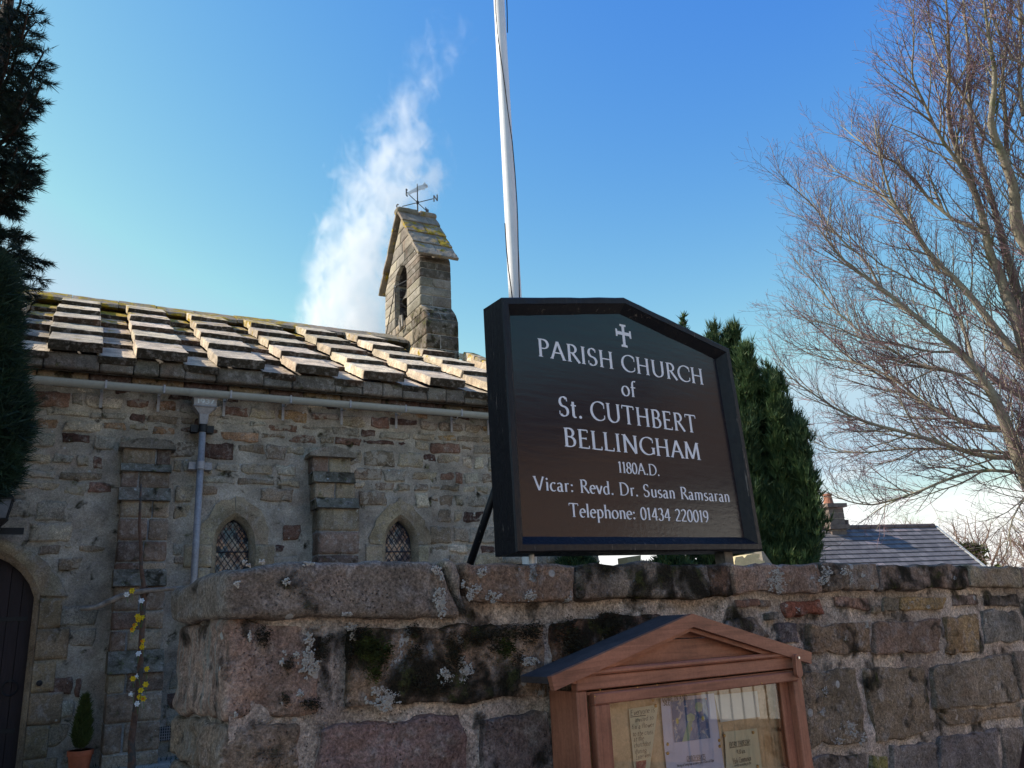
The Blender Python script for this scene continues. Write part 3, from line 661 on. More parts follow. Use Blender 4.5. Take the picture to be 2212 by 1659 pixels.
# moss tufts on the faces of the wall
M['moss'] = simple('moss_green', (.050, .055, .012), .95, var=.6, nsc=30, col2=(.10, .105, .02), thr=(.5, .65))
M['darkmoss'] = simple('dry_dark_moss', (.045, .034, .020), .95, var=.6, nsc=30, col2=(.075, .070, .022), thr=(.55, .7))
def tufts(name, blobs, mat, n_per=1., o=.012, ln_=.012):
    mb_v = []; mb_f = []
    for (x, y, rx, ry) in blobs:
        n = int(rx*ry*n_per)
        for _ in range(n):
            a = random.uniform(0, 2*math.pi); r = random.random()**.6
            sp_ = 2.5+6*random.random()**3; s, z = cW(x+math.cos(a)*rx*r+random.gauss(0, sp_), y+math.sin(a)*ry*r+random.gauss(0, sp_), o)
            hgt = o+(1-r)*.010+random.uniform(-.004, .004); c = pW(s, hgt, z)
            d = nW*random.uniform(.3, 1)+dW*random.uniform(-.8, .8)+Z*random.uniform(-.9, .7); d /= np.linalg.norm(d)
            w = np.cross(d, V(*rng.normal(size=3))); w /= np.linalg.norm(w)+1e-9; l = ln_*random.uniform(.5, 1.3)
            k = len(mb_v); mb_v += [c-w*l*.28-nW*.006, c+w*l*.28-nW*.006, c+d*l]; mb_f.append((k, k+1, k+2))
    return tagp(mk(name, mb_v, mb_f, mat, wall), kind='stuff')
tufts('moss', [Q8(1110, 560)+(22, 32), Q8(1180, 600)+(16, 26), Q8(1150, 690)+(20, 30), Q8(1230, 570)+(8, 14), Q7(860, 140)+(6, 8), Q8(1900, 570)+(18, 20)], M['moss'], 1.2, ln_=.010)
tufts('dark_moss', [Q8(1385, 470)+(17, 14), Q8(1395, 590)+(13, 20), Q8(1390, 750)+(16, 18), Q8(1555, 780)+(12, 12), Q8(1610, 600)+(20, 50), Q8(1750, 500)+(60, 16), Q8(1950, 480)+(50, 16), Q8(2090, 440)+(10, 7), Q8(1070, 490)+(26, 16), Q8(1020, 620)+(8, 30), Q8(860, 590)+(12, 14), Q8(800, 880)+(24, 12), Q8(540, 500)+(16, 22), Q8(890, 520)+(8, 8), Q8(660, 850)+(8, 14), Q8(680, 660)+(10, 16), Q8(1960, 620)+(14, 16), Q8(1830, 560)+(12, 14),
   Q7(360, 560)+(28, 40), Q7(640, 470)+(36, 26), Q7(80, 540)+(22, 22), Q7(900, 190)+(44, 14), Q7(560, 180)+(20, 30), Q7(1420, 160)+(13, 26), Q7(1220, 220)+(16, 10), QR(1000, 230)+(22, 24)], M['darkmoss'], .75, ln_=.008)

M['lichen'] = simple('pale_lichen', (.56, .49, .42), .95, var=.35, nsc=40, bsc=160, col2=(.36, .37, .35), thr=(.5, .7), bump=.6)
def crust(name, blobs, dens=.42, o=.012):
    v_ = []; f_ = []
    for (x, y, rx, ry) in blobs:
        sd = random.uniform(0, 99)
        for _ in range(int(rx*ry*dens*4)+8):
            u, w = random.uniform(-1.2, 1.2), random.uniform(-1.2, 1.2)
            if u*u+w*w+fnoise((x*.02+u*1.3, w*1.3, sd), 1.7, sd, 3)*1.6 > .62: continue
            s, z = cW(x+u*rx, y+w*ry, o); r = random.uniform(.0012, .0042); a0 = random.uniform(0, 6); k = len(v_); h = o+random.uniform(.0, .004)
            v_.append(pW(s, h+.0010, z)); n = 6
            for q in range(n):
                a = a0+q*6.2832/n; rr = r*random.uniform(.6, 1.25); v_.append(pW(s+math.cos(a)*rr, h-.004, z+math.sin(a)*rr))
            for q in range(n): f_.append((k, k+1+q, k+1+(q+1) % n))
    return tagp(mk(name, v_, f_, M['lichen'], wall), kind='stuff')
crust('lichen', [Q8(790, 515)+(11, 14), Q8(790, 600)+(12, 16), Q8(800, 675)+(24, 20), Q8(1215, 830)+(42, 26), Q8(1225, 885)+(18, 14), Q8(1655, 680)+(14, 28), Q8(1685, 700)+(14, 18), Q8(1560, 735)+(16, 20), Q8(2040, 640)+(20, 12), Q8(1035, 455)+(13, 9), Q8(1040, 500)+(6, 10), Q8(740, 820)+(8, 8), Q8(725, 608)+(6, 8), Q8(640, 645)+(7, 7), Q8(655, 588)+(5, 5), Q8(378, 940)+(4, 6), Q8(460, 500)+(4, 12), Q8(640, 880)+(3, 3)])
crust('lichen', [Q8(1530, 300)+(14, 24), Q8(1545, 360)+(10, 14), Q8(1520, 245)+(9, 10), Q8(1510, 130)+(10, 10), Q8(1540, 165)+(5, 12), Q8(1725, 235)+(14, 12), Q8(1700, 270)+(9, 12), Q8(1825, 278)+(18, 12), Q8(2045, 272)+(14, 12), Q8(1770, 140)+(10, 8), Q8(1660, 210)+(4, 12), Q8(430, 85)+(6, 5), Q8(530, 82)+(7, 5), Q8(456, 100)+(5, 4), Q8(663, 190)+(8, 8), Q8(390, 207)+(6, 7), Q8(1010, 375)+(14, 4), Q8(790, 95)+(12, 6),
  QR(143, 205)+(14, 14), QR(145, 270)+(18, 22), QR(160, 315)+(10, 8), QR(510, 200)+(14, 16), QR(505, 250)+(12, 12), QR(650, 180)+(10, 10), QR(705, 235)+(6, 14), QR(790, 205)+(5, 8), QR(240, 250)+(3, 3), QR(1480, 230)+(3, 3)], o=.042)
crust('lichen', [QR(690, 1350)+(18, 12), QR(600, 1450)+(20, 8), QR(790, 1440)+(8, 12), QR(700, 1400)+(14, 10), QR(510, 1080)+(6, 14), QR(490, 1240)+(6, 10), QR(300, 468)+(5, 7), QR(212, 437)+(4, 5), QR(1140, 440)+(3, 8), QR(1285, 450)+(5, 5), QR(1160, 410)+(5, 3), QR(1745, 1090)+(3, 4), QR(1678, 1550)+(5, 4), QR(830, 580)+(7, 9), QR(660, 690)+(7, 4), QR(600, 630)+(8, 3)], .30)

# ------------------------------------------------------------------ church name board on the wall
lean = rad(1.5); nS = math.cos(lean)*nW+math.sin(lean)*Z; uS = math.cos(lean)*Z-math.sin(lean)*nW
OS = pW(0, -.10, 1.85)
def hS(x, y, o=0.):
    return hit(x, y, OS+nS*o, nS)
def sS(x, y, o=0.):
    h = hS(x, y, o)-OS; return float(h @ dW), float(h @ uS)
def pS(s, o, u): return OS+dW*s+nS*o+uS*u
sign = root('church_sign', pW(2.35, -.2, 1.8), 'black church name board with white lettering and a small cross, standing on the wall', 'sign')
OUT = [sS(*Q3(300, 1530)), sS(*Q3(1690, 1517)), sS(*Q3(1500, 381)), sS(*Q3(907, 92)), sS(*Q3(219, 92))]
TH = .145
def inset(poly, d):
    n = len(poly); out = []; 
    for i in range(n):
        p0, p1, p2 = np.array(poly[i-1]), np.array(poly[i]), np.array(poly[(i+1) % n])
        e1 = (p1-p0)/np.linalg.norm(p1-p0); e2 = (p2-p1)/np.linalg.norm(p2-p1); n1 = V(-e1[1], e1[0]); n2 = V(-e2[1], e2[0])
        b = n1+n2; out.append(tuple(p1+b*d/(b @ n1)))
    return out
I1, I2, I0 = inset(OUT, .030), inset(OUT, .066), inset(OUT, .006)
names = ['bottom', 'right', 'slope', 'slope', 'left']
for i in range(5):
    j = (i+1) % 5; vs_ = []
    prof = [(OUT, -TH), (OUT, -.006), (I0, 0.), (I1, 0.), (inset(OUT, .034), -.006), (I2, -.045), (I2, -.075), (I2, -TH)]
    N_ = 14
    for t in np.linspace(0, 1, N_):
        for k, (pl, o) in enumerate(prof):
            a, b = np.array(pl[i]), np.array(pl[j]); q = a*(1-t)+b*t; w = pS(q[0], o, q[1])
            if 0 < t < 1 and 0 < k < 6: w = w+nS*fnoise(w, 14, i)*.002+uS*fnoise(w, 20, i+5)*.002
            vs_.append(w)
    K = len(prof); f = [(a*K+k, (a+1)*K+k, (a+1)*K+(k+1) % K, a*K+(k+1) % K) for a in range(N_-1) for k in range(K)]
    f += [tuple(range(K))[::-1], tuple(range((N_-1)*K, N_*K))]
    mk('frame_rail', vs_, f, M['frame'], sign)
v, f = plate([pS(a, -.046, b) for a, b in inset(OUT, .063)], nS, .025)
# board as a fine grid so its slight unevenness is real
mk('board', v, f, M['board'], sign)
PO = -.046
def tl(txt, l, r, h, **kw):
    P0, P1 = hS(*Q3(*l), PO), hS(*Q3(*r), PO)
    s0, u0 = (P0-OS) @ dW, (P0-OS) @ uS; s1, u1 = (P1-OS) @ dW, (P1-OS) @ uS; u = (u0+u1)/2
    lettering('lettering', txt, pS(s0, PO, u), pS(s1, PO, u), h, uS, nS, M['letter'], sign, **kw)
def caph(top, base):
    return abs(((hS(*Q3(*top), PO)-hS(*Q3(*base), PO)) @ uS))
tl('PARISH CHURCH', (418, 424), (1357, 587), caph((423, 322), (430, 423)))
tl('of', (893, 647), (974, 655), caph((960, 568), (968, 655)), thick=.13)
tl('St. CUTHBERT', (538, 760), (1318, 857), caph((1018, 704), (1024, 806)))
tl('BELLINGHAM', (566, 934), (1338, 1008), caph((575, 828), (580, 934)))
tl('1180A.D.', (874, 1083), (1106, 1096), caph((885, 1018), (888, 1082)), track=.02)
tl('Vicar: Revd. Dr. Susan Ramsaran', (398, 1182), (1502, 1242), caph((880, 1135), (884, 1207)), track=.05)
tl('Telephone: 01434 220019', (596, 1333), (1384, 1357), caph((612, 1256), (625, 1333)), track=.03)
def crossmesh():
    cs, cu = sS(*Q3(899, 308), PO); top = sS(*Q3(897, 247), PO)[1]; bot = sS(*Q3(905, 373), PO)[1]; l = sS(*Q3(858, 300), PO)[0]; r = sS(*Q3(944, 310), PO)[0]; cu = sS(*Q3(900, 298), PO)[1]
    w = (r-l)*.085; cs = (l+r)/2; vv = []; ff = []
    def quad(pts, e):
        k = len(vv); vv.extend([pS(a, PO+.0008+e, b) for a, b in pts]); ff.append(tuple(range(k, k+len(pts))))
    def limb(x0, y0, x1, y1, e):   # limb that flares to a serif bar at its end
        dx, dy = x1-x0, y1-y0; L_ = math.hypot(dx, dy); dx /= L_; dy /= L_; px_, py_ = -dy, dx
        P = [(0, w), (L_-w*1.5, w), (L_-w*1.1, w*2.3), (L_, w*2.3), (L_, -w*2.3), (L_-w*1.1, -w*2.3), (L_-w*1.5, -w), (0, -w)]
        quad([(x0+dx*a+px_*b, y0+dy*a+py_*b) for a, b in P][::-1], e)
    limb(cs, cu+w, cs, top, 0); limb(cs, cu-w, cs, bot, 0); limb(cs-w, cu, l, cu, .0002); limb(cs+w, cu, r, cu, .0002); quad([(cs-w, cu-w), (cs+w, cu-w), (cs+w, cu+w), (cs-w, cu+w)], .0003)
    mk('cross_emblem', vv, ff, M['letter'], sign)
crossmesh()
# legs, foot strap and raking brace
b = MB(); s_, u_ = sS(*Q3(401, 1540), -.06); b.tube([pS(s_, -.08, .06), pS(s_, -.08, -.055)], .011, 10); b.build('leg', M['whitepaint'], sign, attrs=False)
M['greypost'] = simple('grey_timber', (.20, .18, .16), .85, var=.3, nsc=20)
b = MB(); s_, u_ = sS(*Q3(1495, 1550), -.06); b.box(pS(s_, -.09, 0), dW, uS, nS, .028, .07, .03); b.build('leg', M['greypost'], sign, attrs=False)
b = MB(); b.box(pS(sS(*Q3(330, 1583))[0]+.02, -.12, -.035), dW, uS, nS, .12, .010, .02); b.build('foot_strap', M['frame'], sign, attrs=False)
b = MB(); A = hit(*Q3(170, 1205), pW(0, -.30, 0), nW); B = hit(*Q3(38, 1596), pW(0, -.52, 0), nW); A = A+(A-B)*.25
b.tube([A, B-(A-B)*.05], .016, 12); b.build('brace', M['frame'], sign, smooth=True, attrs=False)

# ------------------------------------------------------------------ flagpole with halyard
pole = root('flagpole', at(1142, 1300, 4.4), 'tall white flagpole rising behind the black church sign', 'flagpole')
def pole_line():
    pts = []
    pb = at(*QP(1155, 1455), 4.25); pt = at(*QP(1085, 0), 4.25)
    # vertical mast through the lower point
    base = V(pb[0], pb[1], 0); return base
pbase = pole_line()
def onpole(y):  # height where the mast passes picture row y
    a, b_ = 0., 12.
    for _ in range(40):
        m_ = (a+b_)/2; d = V(pbase[0], pbase[1], m_)-CAM; yy = CY-F*(d @ UP)/(d @ FW)
        if yy > y: a = m_
        else: b_ = m_
    return a
RAD = 29*.5*4.25/F*1.0
b = MB(); zs = np.linspace(.2, 9.5, 40); b.tube([pbase+Z*z+V(-.004*(z-3), 0, 0) for z in zs], [RAD*(1.06-.032*z) for z in zs], 28)
b.build('mast', M['whitepaint'], pole, smooth=True, attrs=False)
b = MB(); b.tube([pbase+Z*9.5, pbase+Z*9.58], [RAD*1.3, RAD*.7], 16); b.build('cap', M['whitepaint'], pole, attrs=False)
def rope(pts):
    P = []; d0 = np.linalg.norm((pbase-CAM)[:2])
    for x, y in pts:
        d = ray(*QP(x, y)); P.append(CAM+d*((d0-RAD-.012)/np.linalg.norm(d[:2])))
    b = MB(); b.tube(P, .0032, 6); b.build('halyard', M['rope'], pole, smooth=True, attrs=False)
rope([(1055, -60), (1059, 60), (1067, 170), (1083, 280), (1103, 420), (1120, 560), (1140, 700), (1153, 850), (1163, 1000), (1167, 1100), (1170, 1250), (1176, 1470)])
rope([(1113, -60), (1113, 0), (1115, 60), (1116, 160)])
rope([(1104, 1100), (1112, 1230), (1122, 1330), (1133, 1410), (1141, 1475)])

# ------------------------------------------------------------------ noticeboard
nb = root('noticeboard', pW(2.5, .03, .5), 'brown wooden glazed noticeboard with a small pitched roof, fixed to the sandstone wall', 'noticeboard')
HT, VT = [0, 0, 0, 0], [1, 0, 0, 0]
def wpl(name, px, o, th, t=HT, mat='wood', par=None):
    """board cut to a picture outline on the plane offset o, given real thickness"""
    P = []
    for x, y in px:
        s, z = cW(*Q7(x, y), o); P.append(pW(s, o, z))
    v, f = plate(P[::-1], nW, th); return mk(name, v, f, M[mat], par or nb, tint=t)
def rect(name, s0, z0, s1, z1, o, th, t=HT, mat='wood', par=None, bev=0.):
    P = [pW(s0, o, z0), pW(s1, o, z0), pW(s1, o, z1), pW(s0, o, z1)]
    if bev:
        f_ = [pW(s0+bev, o, z0+bev), pW(s1-bev, o, z0+bev), pW(s1-bev, o, z1-bev), pW(s0+bev, o, z1-bev)]
        m_ = [p-nW*bev for p in P]; bk = [p-nW*th for p in P]
        v = f_+m_+bk; f = [(0, 1, 2, 3)]+[(i+4, (i+1) % 4+4, (i+1) % 4, i) for i in range(4)]+[(i+8, (i+1) % 4+8, (i+1) % 4+4, i+4) for i in range(4)]+[(11, 10, 9, 8)]
        return mk(name, v, f, M[mat], par or nb, tint=t)
    v, f = plate(P, nW, th); return mk(name, v, f, M[mat], par or nb, tint=t)
OB = .16      # body front
OR = .19      # roof front
ax_, az_ = cW(*Q7(1240, 405), OR); lx, lz = cW(*Q7(228, 848), OR); rx_, rz_ = cW(*Q7(2095, 690), OR)
lz = rz_ = (lz+rz_)/2; sx_, sz_ = cW(*Q7(395, 850), OB)
bl = cW(*Q7(395, 900), OB)[0]; br = cW(*Q7(2030, 1000), OB)[0]; ZB = .52
ztop = (cW(*Q7(395, 905), OB)[1]+cW(*Q7(1980, 760), OB)[1])/2
print('nb', ax_, az_, lx, lz, rx_, rz_, 'body', bl, br, ztop)
# roof boards: one each side, from the front back to the wall
rt_ = .022
for (sx, zz, nm) in ((lx, lz, 0), (rx_, rz_, 1)):
    d = V(sx-ax_, zz-az_); L_ = np.linalg.norm(d); d /= L_; n2 = V(-d[1], d[0]); n2 = n2 if n2[1] > 0 else -n2
    def c4(o): return [pW(ax_, o, az_), pW(sx, o, zz), pW(sx-n2[0]*rt_, o, zz-n2[1]*rt_), pW(ax_, o, az_-rt_/n2[1])]
    P = c4(OR-.0235)+c4(.01); 
    mb = MB(); mb.hexa([P[0], P[1], P[2], P[3], P[4], P[5], P[6], P[7]] if nm else [P[0], P[3], P[2], P[1], P[4], P[7], P[6], P[5]]); o = mb.build('roof_board', M['roofwood'], nb, attrs=False)
    # bargeboard on the front, a deeper one under the roof board
    bt = .045
    q = [(ax_, az_+.002), (sx, zz+.002), (sx-n2[0]*bt, zz-n2[1]*bt), (ax_, az_-bt/n2[1])]
    v, f = plate([pW(a, OR, b_) for a, b_ in (q[::-1] if nm else q)], nW, .022); mk('bargeboard', v, f, M['wood'], nb, tint=[0, 0, 0, .3+nm])
    # bed mould just under it
    q = [(ax_, az_-bt/n2[1]-.002), (sx-n2[0]*bt-d[0]*.08, zz-n2[1]*bt-d[1]*.08), (sx-n2[0]*(bt+.016)-d[0]*.11, zz-n2[1]*(bt+.016)-d[1]*.11), (ax_, az_-(bt+.016)/n2[1])]
    v, f = plate([pW(a, OR-.020, b_) for a, b_ in (q[::-1] if nm else q)], nW, .03); mk('moulding', v, f, M['wood'], nb, tint=[0, 0, 0, .3+nm])
# gable boards (two, with a groove)
wpl('gable_board', [(960, 583), (1240, 455), (1510, 563)], OR-.062, .02)
wpl('gable_board', [(520, 810), (985, 592), (1500, 568), (1930, 700)], OR-.058, .02)
# fascia with top moulding, mitred over the width of the body
mz1 = cW(*Q7(560, 800), OR-.02)[1]
rect('moulding', bl+.03, ztop+.0275, br-.02, ztop+.047, OB+.022, .04, bev=.006)
rect('fascia', bl, ztop-.02, br, ztop+.0255, OB+.012, .03, bev=.003)
# carcass: side boards and posts
v, f = plate([pW(bl+.002, OB, ZB), pW(bl+.002, OB, ztop-.021), pW(bl+.002, .012, ztop-.021), pW(bl+.002, .012, ZB)], -dW, .02)
mk('side_board', v, f, M['wood'], nb, tint=VT)
v, f = plate([pW(br-.002, .012, ZB), pW(br-.002, .012, ztop-.021), pW(br-.002, OB, ztop-.021), pW(br-.002, OB, ZB)], dW, .02)
mk('side_board', v, f, M['wood'], nb, tint=VT)
pw = .052
rect('post', bl, ZB, bl+.045, ztop-.022, OB+.008, .05, VT, bev=.003); rect('post', br-.036, ZB, br, ztop-.022, OB+.008, .05, VT, bev=.003)
mb = MB(); mb.box(pW((bl+br)/2, .09, (ZB+ztop)/2), dW, nW, Z, (br-bl)/2-.022, .008, (ztop-ZB)/2-.03); mb.build('back_board', M['cork'], nb, attrs=False)
rect('bottom_rail', bl+.046, ZB, br-.037, ZB+.06, OB+.004, .12)
# door
door = mk('door', *plate([pW(bl+.054, OB-.002, ztop-.037), pW(bl+.054, OB-.002, ztop-.027), pW(br-.045, OB-.002, ztop-.027), pW(br-.045, OB-.002, ztop-.037)][::-1], nW, .03), M['wood'], nb, tint=HT)
dz1 = ztop-.030; dl, dr = bl+.068, br-.040; gl_z = (cW(*Q7(600, 1048), OB+.02)[1]+cW(*Q7(1850, 905), OB+.02)[1])/2
gl0, gl1 = cW(*Q7(600, 1050), OB-.02)[0], cW(*Q7(1853, 910), OB-.02)[0]
rect('rail', dl, gl_z, dr, dz1-.002, OB+.020, .034, par=door, bev=.004)
rect('stile', dl, ZB+.06, gl0, gl_z-.001, OB+.018, .034, VT, par=door, bev=.003); rect('stile', gl1+.052, ZB+.06, dr, gl_z-.001, OB+.018, .034, VT, par=door, bev=.003)
rect('stile', gl1, ZB+.06, gl1+.051, gl_z-.001, OB-.012, .03, VT, par=door)
rect('rail', gl0+.001, ZB+.061, gl1-.001, ZB+.11, OB+.016, .034, par=door, bev=.003)
mk('glass_pane', [pW(gl0-.005, OB-.018, ZB+.10), pW(gl1+.02, OB-.018, ZB+.10), pW(gl1+.02, OB-.018, gl_z+.005), pW(gl0-.005, OB-.018, gl_z+.005)], [(0, 1, 2, 3)], M['glass'], door)
# turn-button latch with screw
ls, lz_ = cW(*Q7(1978, 765), OB+.03)
pts = [(math.cos(a)*.016, .026+math.sin(a)*.014) for a in np.radians(range(0, 181, 20))]+[(math.cos(a)*.020, -.030+math.sin(a)*.022) for a in np.radians(range(180, 361, 20))]
lat = mk('latch', *plate([pW(ls+a, OB+.046, lz_+b_) for a, b_ in pts], nW, .016), M['wood'], nb, tint=[1, 0, 0, .8])
mb = MB(); mb.tube([pW(ls+.003, OB+.044, lz_+.026), pW(ls+.003, OB+.051, lz_+.026)], .0055, 12); mb.build('screw', simple('bright_steel', (.6, .6, .6), .3, 1.), lat, attrs=False)
for (x, y) in ((578, 948), (540, 995), (985, 912), (845, 930), (1735, 900)):
    s, z = cW(*Q7(x, y), OB+.021); mb = MB(); mb.tube([pW(s, OB+.020, z), pW(s, OB+.0225, z)], .0022, 8); mb.build('screw', M['pin'], door, attrs=False)

# papers on the cork: things that rest inside the case
PC_ = .105
def paper(name, px, mat, label, o=PC_, cat='notice'):
    q = []
    for x, y in px:
        s, z = cW(*Q7(x, y), o); q.append((s, z))
    q = np.array(q); v = []; n = 12
    for j in range(n+1):
        for i in range(n+1):
            a, b_ = i/n, j/n
            p = q[0]*(1-a)*(1-b_)+q[1]*a*(1-b_)+q[2]*a*b_+q[3]*(1-a)*b_
            w = pW(p[0], o, p[1]); v.append(w+nW*(fnoise(w, 9, o*100)*.0022+.0015))
    f = [(j*(n+1)+i, (j+1)*(n+1)+i, (j+1)*(n+1)+i+1, j*(n+1)+i+1) for j in range(n) for i in range(n)]
    r = mk(name, v, f, M[mat], smooth=True); return tagp(r, label, cat, 'papers pinned inside the noticeboard')
def write(par, txt, l, r, capz, o=PC_+.0045, **kw):
    s0, z0 = cW(*Q7(*l), o); s1, z1 = cW(*Q7(*r), o)
    lettering('lettering', txt, pW(s0, o, z0), pW(s1, o, z1), capz, Z, nW, M['ink'], par, **kw)
def pinat(par, x, y):
    s, z = cW(*Q7(x, y), PC_+.008); mb = MB(); c = pW(s, PC_+.003, z)
    mb.tube([c, c+nW*.003, c+nW*.0055, c+nW*.007], [.0065, .0062, .004, .0008], 12); mb.build('drawing_pin', M['pin'], par, smooth=True, attrs=False)
hk = dict(serif=False, thick=.085, thin=.06, slant=.18, hand=.05)
n1_ = paper('handwritten_note', [(780, 1085), (995, 1050), (915, 1640), (830, 1640)], 'paper', 'tall narrow cream note with handwriting inviting everyone to fix a flower', PC_)
for t, l, r, h in (('Everyone is', (795, 1133), (966, 1106), .019), ('invited to', (826, 1180), (958, 1160), .016), ('fix a flower', (803, 1232), (964, 1210), .016), ('to the cross', (812, 1282), (955, 1262), .016),
                   ('at the', (818, 1318), (890, 1308), .016), ('churchdoor', (822, 1362), (942, 1342), .016), ('during', (828, 1405), (908, 1395), .016), ('Easter week', (832, 1448), (940, 1425), .016)):
    write(n1_, t, l, r, h, **hk)
write(n1_, '.', (795, 1146), (800, 1146), .001, **hk)
s0, z0 = cW(*Q7(795, 1145), PC_+.0045); s1, z1 = cW(*Q7(905, 1132), PC_+.0045)
mk('underline', [pW(s0, PC_+.005, z0), pW(s1, PC_+.005, z1), pW(s1, PC_+.005, z1+.002), pW(s0, PC_+.005, z0+.002)], [(0, 1, 2, 3)], M['ink'], n1_)
wq = [cW(*Q7(*p), PC_+.004) for p in ((835, 1460), (908, 1450), (900, 1560), (838, 1560))]
mk('picture', [pW(a, PC_+.0048, b_) for a, b_ in wq], [(3, 2, 1, 0)], M['artred'], n1_)
n2_ = paper('poster', [(1008, 1010), (1392, 972), (1442, 1378), (1040, 1396)], 'bluepaper', 'pale blue sheet with a blue and green picture under COME IN AND SEE', PC_+.003)
write(n2_, 'COME IN AND', (1022, 1036), (1203, 1016), .017, o=PC_+.009, serif=False, thick=.13, thin=.11, hand=.03); write(n2_, 'SEE', (1030, 1060), (1080, 1056), .019, o=PC_+.009, serif=False, thick=.13, thin=.11, hand=.03)
wq = [cW(*Q7(*p), PC_+.008) for p in ((1085, 1030), (1340, 1005), (1368, 1292), (1112, 1325))]
mk('picture', [pW(a, PC_+.0085, b_) for a, b_ in wq], [(3, 2, 1, 0)], M['art'], n2_)
for pts in ([(1205, 1180), (1240, 1165), (1215, 1312), (1165, 1318)], [(1195, 1130), (1225, 1112), (1255, 1130), (1255, 1160), (1228, 1182), (1200, 1168)], [(1262, 1040), (1292, 1034), (1312, 1055), (1305, 1100), (1272, 1105), (1255, 1075)]):
    wq = [cW(*Q7(*p), PC_+.008) for p in pts]; mk('painted_shape', [pW(a, PC_+.0092, b_) for a, b_ in wq], [tuple(range(len(wq)))[::-1]], M['artgreen'], n2_)
n3_ = paper('service_list', [(1040, 1398), (1444, 1366), (1500, 1700), (1075, 1740)], 'bluepaper', 'pale blue sheet below the picture, headed CHURCH SERVICES', PC_+.001)
write(n3_, 'CHURCH SERVICES', (1200, 1458), (1333, 1443), .017, o=PC_+.006, thick=.17)
s0, z0 = cW(*Q7(1200, 1462), PC_+.006); s1, z1 = cW(*Q7(1333, 1447), PC_+.006)
mk('underline', [pW(s0, PC_+.006, z0-.001), pW(s1, PC_+.006, z1-.001), pW(s1, PC_+.006, z1+.0005), pW(s0, PC_+.006, z0+.0005)], [(0, 1, 2, 3)], M['ink'], n3_)
write(n3_, 'Morning and Evening Prayer are said here daily at 8.30am and 5.30pm', (1130, 1500), (1393, 1461), .009, o=PC_+.006, thick=.17)
n4_ = paper('thursday_notice', [(1465, 1247), (1698, 1222), (1755, 1640), (1490, 1680)], 'paper', 'pale green-grey notice headed EVERY THURSDAY, right of the blue sheets', PC_)
write(n4_, 'EVERY THURSDAY', (1506, 1360), (1656, 1336), .018, o=PC_+.006, thick=.17)
s0, z0 = cW(*Q7(1506, 1364), PC_+.006); s1, z1 = cW(*Q7(1656, 1341), PC_+.006)
mk('underline', [pW(s0, PC_+.006, z0-.001), pW(s1, PC_+.006, z1-.001), pW(s1, PC_+.006, z1+.0005), pW(s0, PC_+.006, z0+.0005)], [(0, 1, 2, 3)], M['ink'], n4_)
write(n4_, '9.30 a.m.', (1560, 1408), (1620, 1398), .016, o=PC_+.006, thick=.15); write(n4_, 'Holy Communion', (1533, 1478), (1660, 1452), .019, o=PC_+.006, thick=.15)
write(n4_, 'service according to the', (1540, 1500), (1660, 1478), .010, o=PC_+.006, thick=.15)
n5_ = paper('white_notice', [(1395, 985), (1700, 955), (1722, 1140), (1440, 1180)], 'whitepaper', 'plain white sheet in the top right corner of the noticeboard', PC_-.001)
for par, x, y in ((n1_, 963, 1022), (n1_, 982, 1062), (n2_, 1067, 1338), (n3_, 1068, 1402), (n2_, 1435, 1310), (n3_, 1438, 1352), (n4_, 1473, 1275), (n4_, 1680, 1253), (n4_, 1712, 1496)):
    pinat(par, x, y)

# ------------------------------------------------------------------ church
church = root('church', pC(2.5, -3, .3), 'old rubble sandstone church with a stone slab roof and a gabled bellcote, behind the wall', 'church')
BUFF, CGREY, RUST, CDARK, PALE, CBROWN = (.275, .23, .175), (.25, .225, .195), (.16, .095, .075), (.075, .045, .04), (.37, .32, .26), (.21, .165, .13)
def cpal():
    return random.choices([BUFF, CGREY, RUST, CDARK, PALE, CBROWN], [28, 26, 11, 7, 8, 20])[0]
SE_, SW_ = 7.23, -3.2            # ends of the nave front
GZ = .30                          # churchyard level at the wall
# openings: windows and door described in the wall plane (s, z)
def lancet(sl, sr, zs, za, zb, n=10):
    """outline of a pointed arch from bottom left, clockwise"""
    w = sr-sl; h = za-zs; c = (sl+sr)/2
    R = (h*h+(w/2)**2)/w if h > w/2*.999 else w*.51
    R = max(R, w*.501); pts = [(sl, zb)]
    # left arc centred (sl+R, zs)
    a1 = math.acos(max(-1, min(1, (R-w/2)/R)))
    for t in np.linspace(0, a1, n): pts.append((sl+R-R*math.cos(t), zs+R*math.sin(t)))
    for t in np.linspace(a1, 0, n)[1:]: pts.append((sr-R+R*math.cos(t), zs+R*math.sin(t)))
    pts.append((sr, zb)); return pts
GLZ = -.14                        # glass plane behind the wall face
wins = []
for (gl, gr, gs, ga) in ((1.655, 2.055, 2.70, 3.02), (3.835, 4.235, 2.70, 3.035)):
    wins.append(dict(gl=gl, gr=gr, zs=gs, za=ga, ol=gl-.055, or_=gr+.055, oza=ga+.075, zb=1.55))
def in_poly(s, z, pl):
    c = False; n = len(pl); j = n-1
    for i in range(n):
        if (pl[i][1] > z) != (pl[j][1] > z) and s < (pl[j][0]-pl[i][0])*(z-pl[i][1])/(pl[j][1]-pl[i][1])+pl[i][0]: c = not c
        j = i
    return c
ring_out = []
for w in wins:
    ring_out.append(lancet(w['ol']-.17, w['or_']+.17, w['zs'], w['oza']+.20, w['zb']-.15))
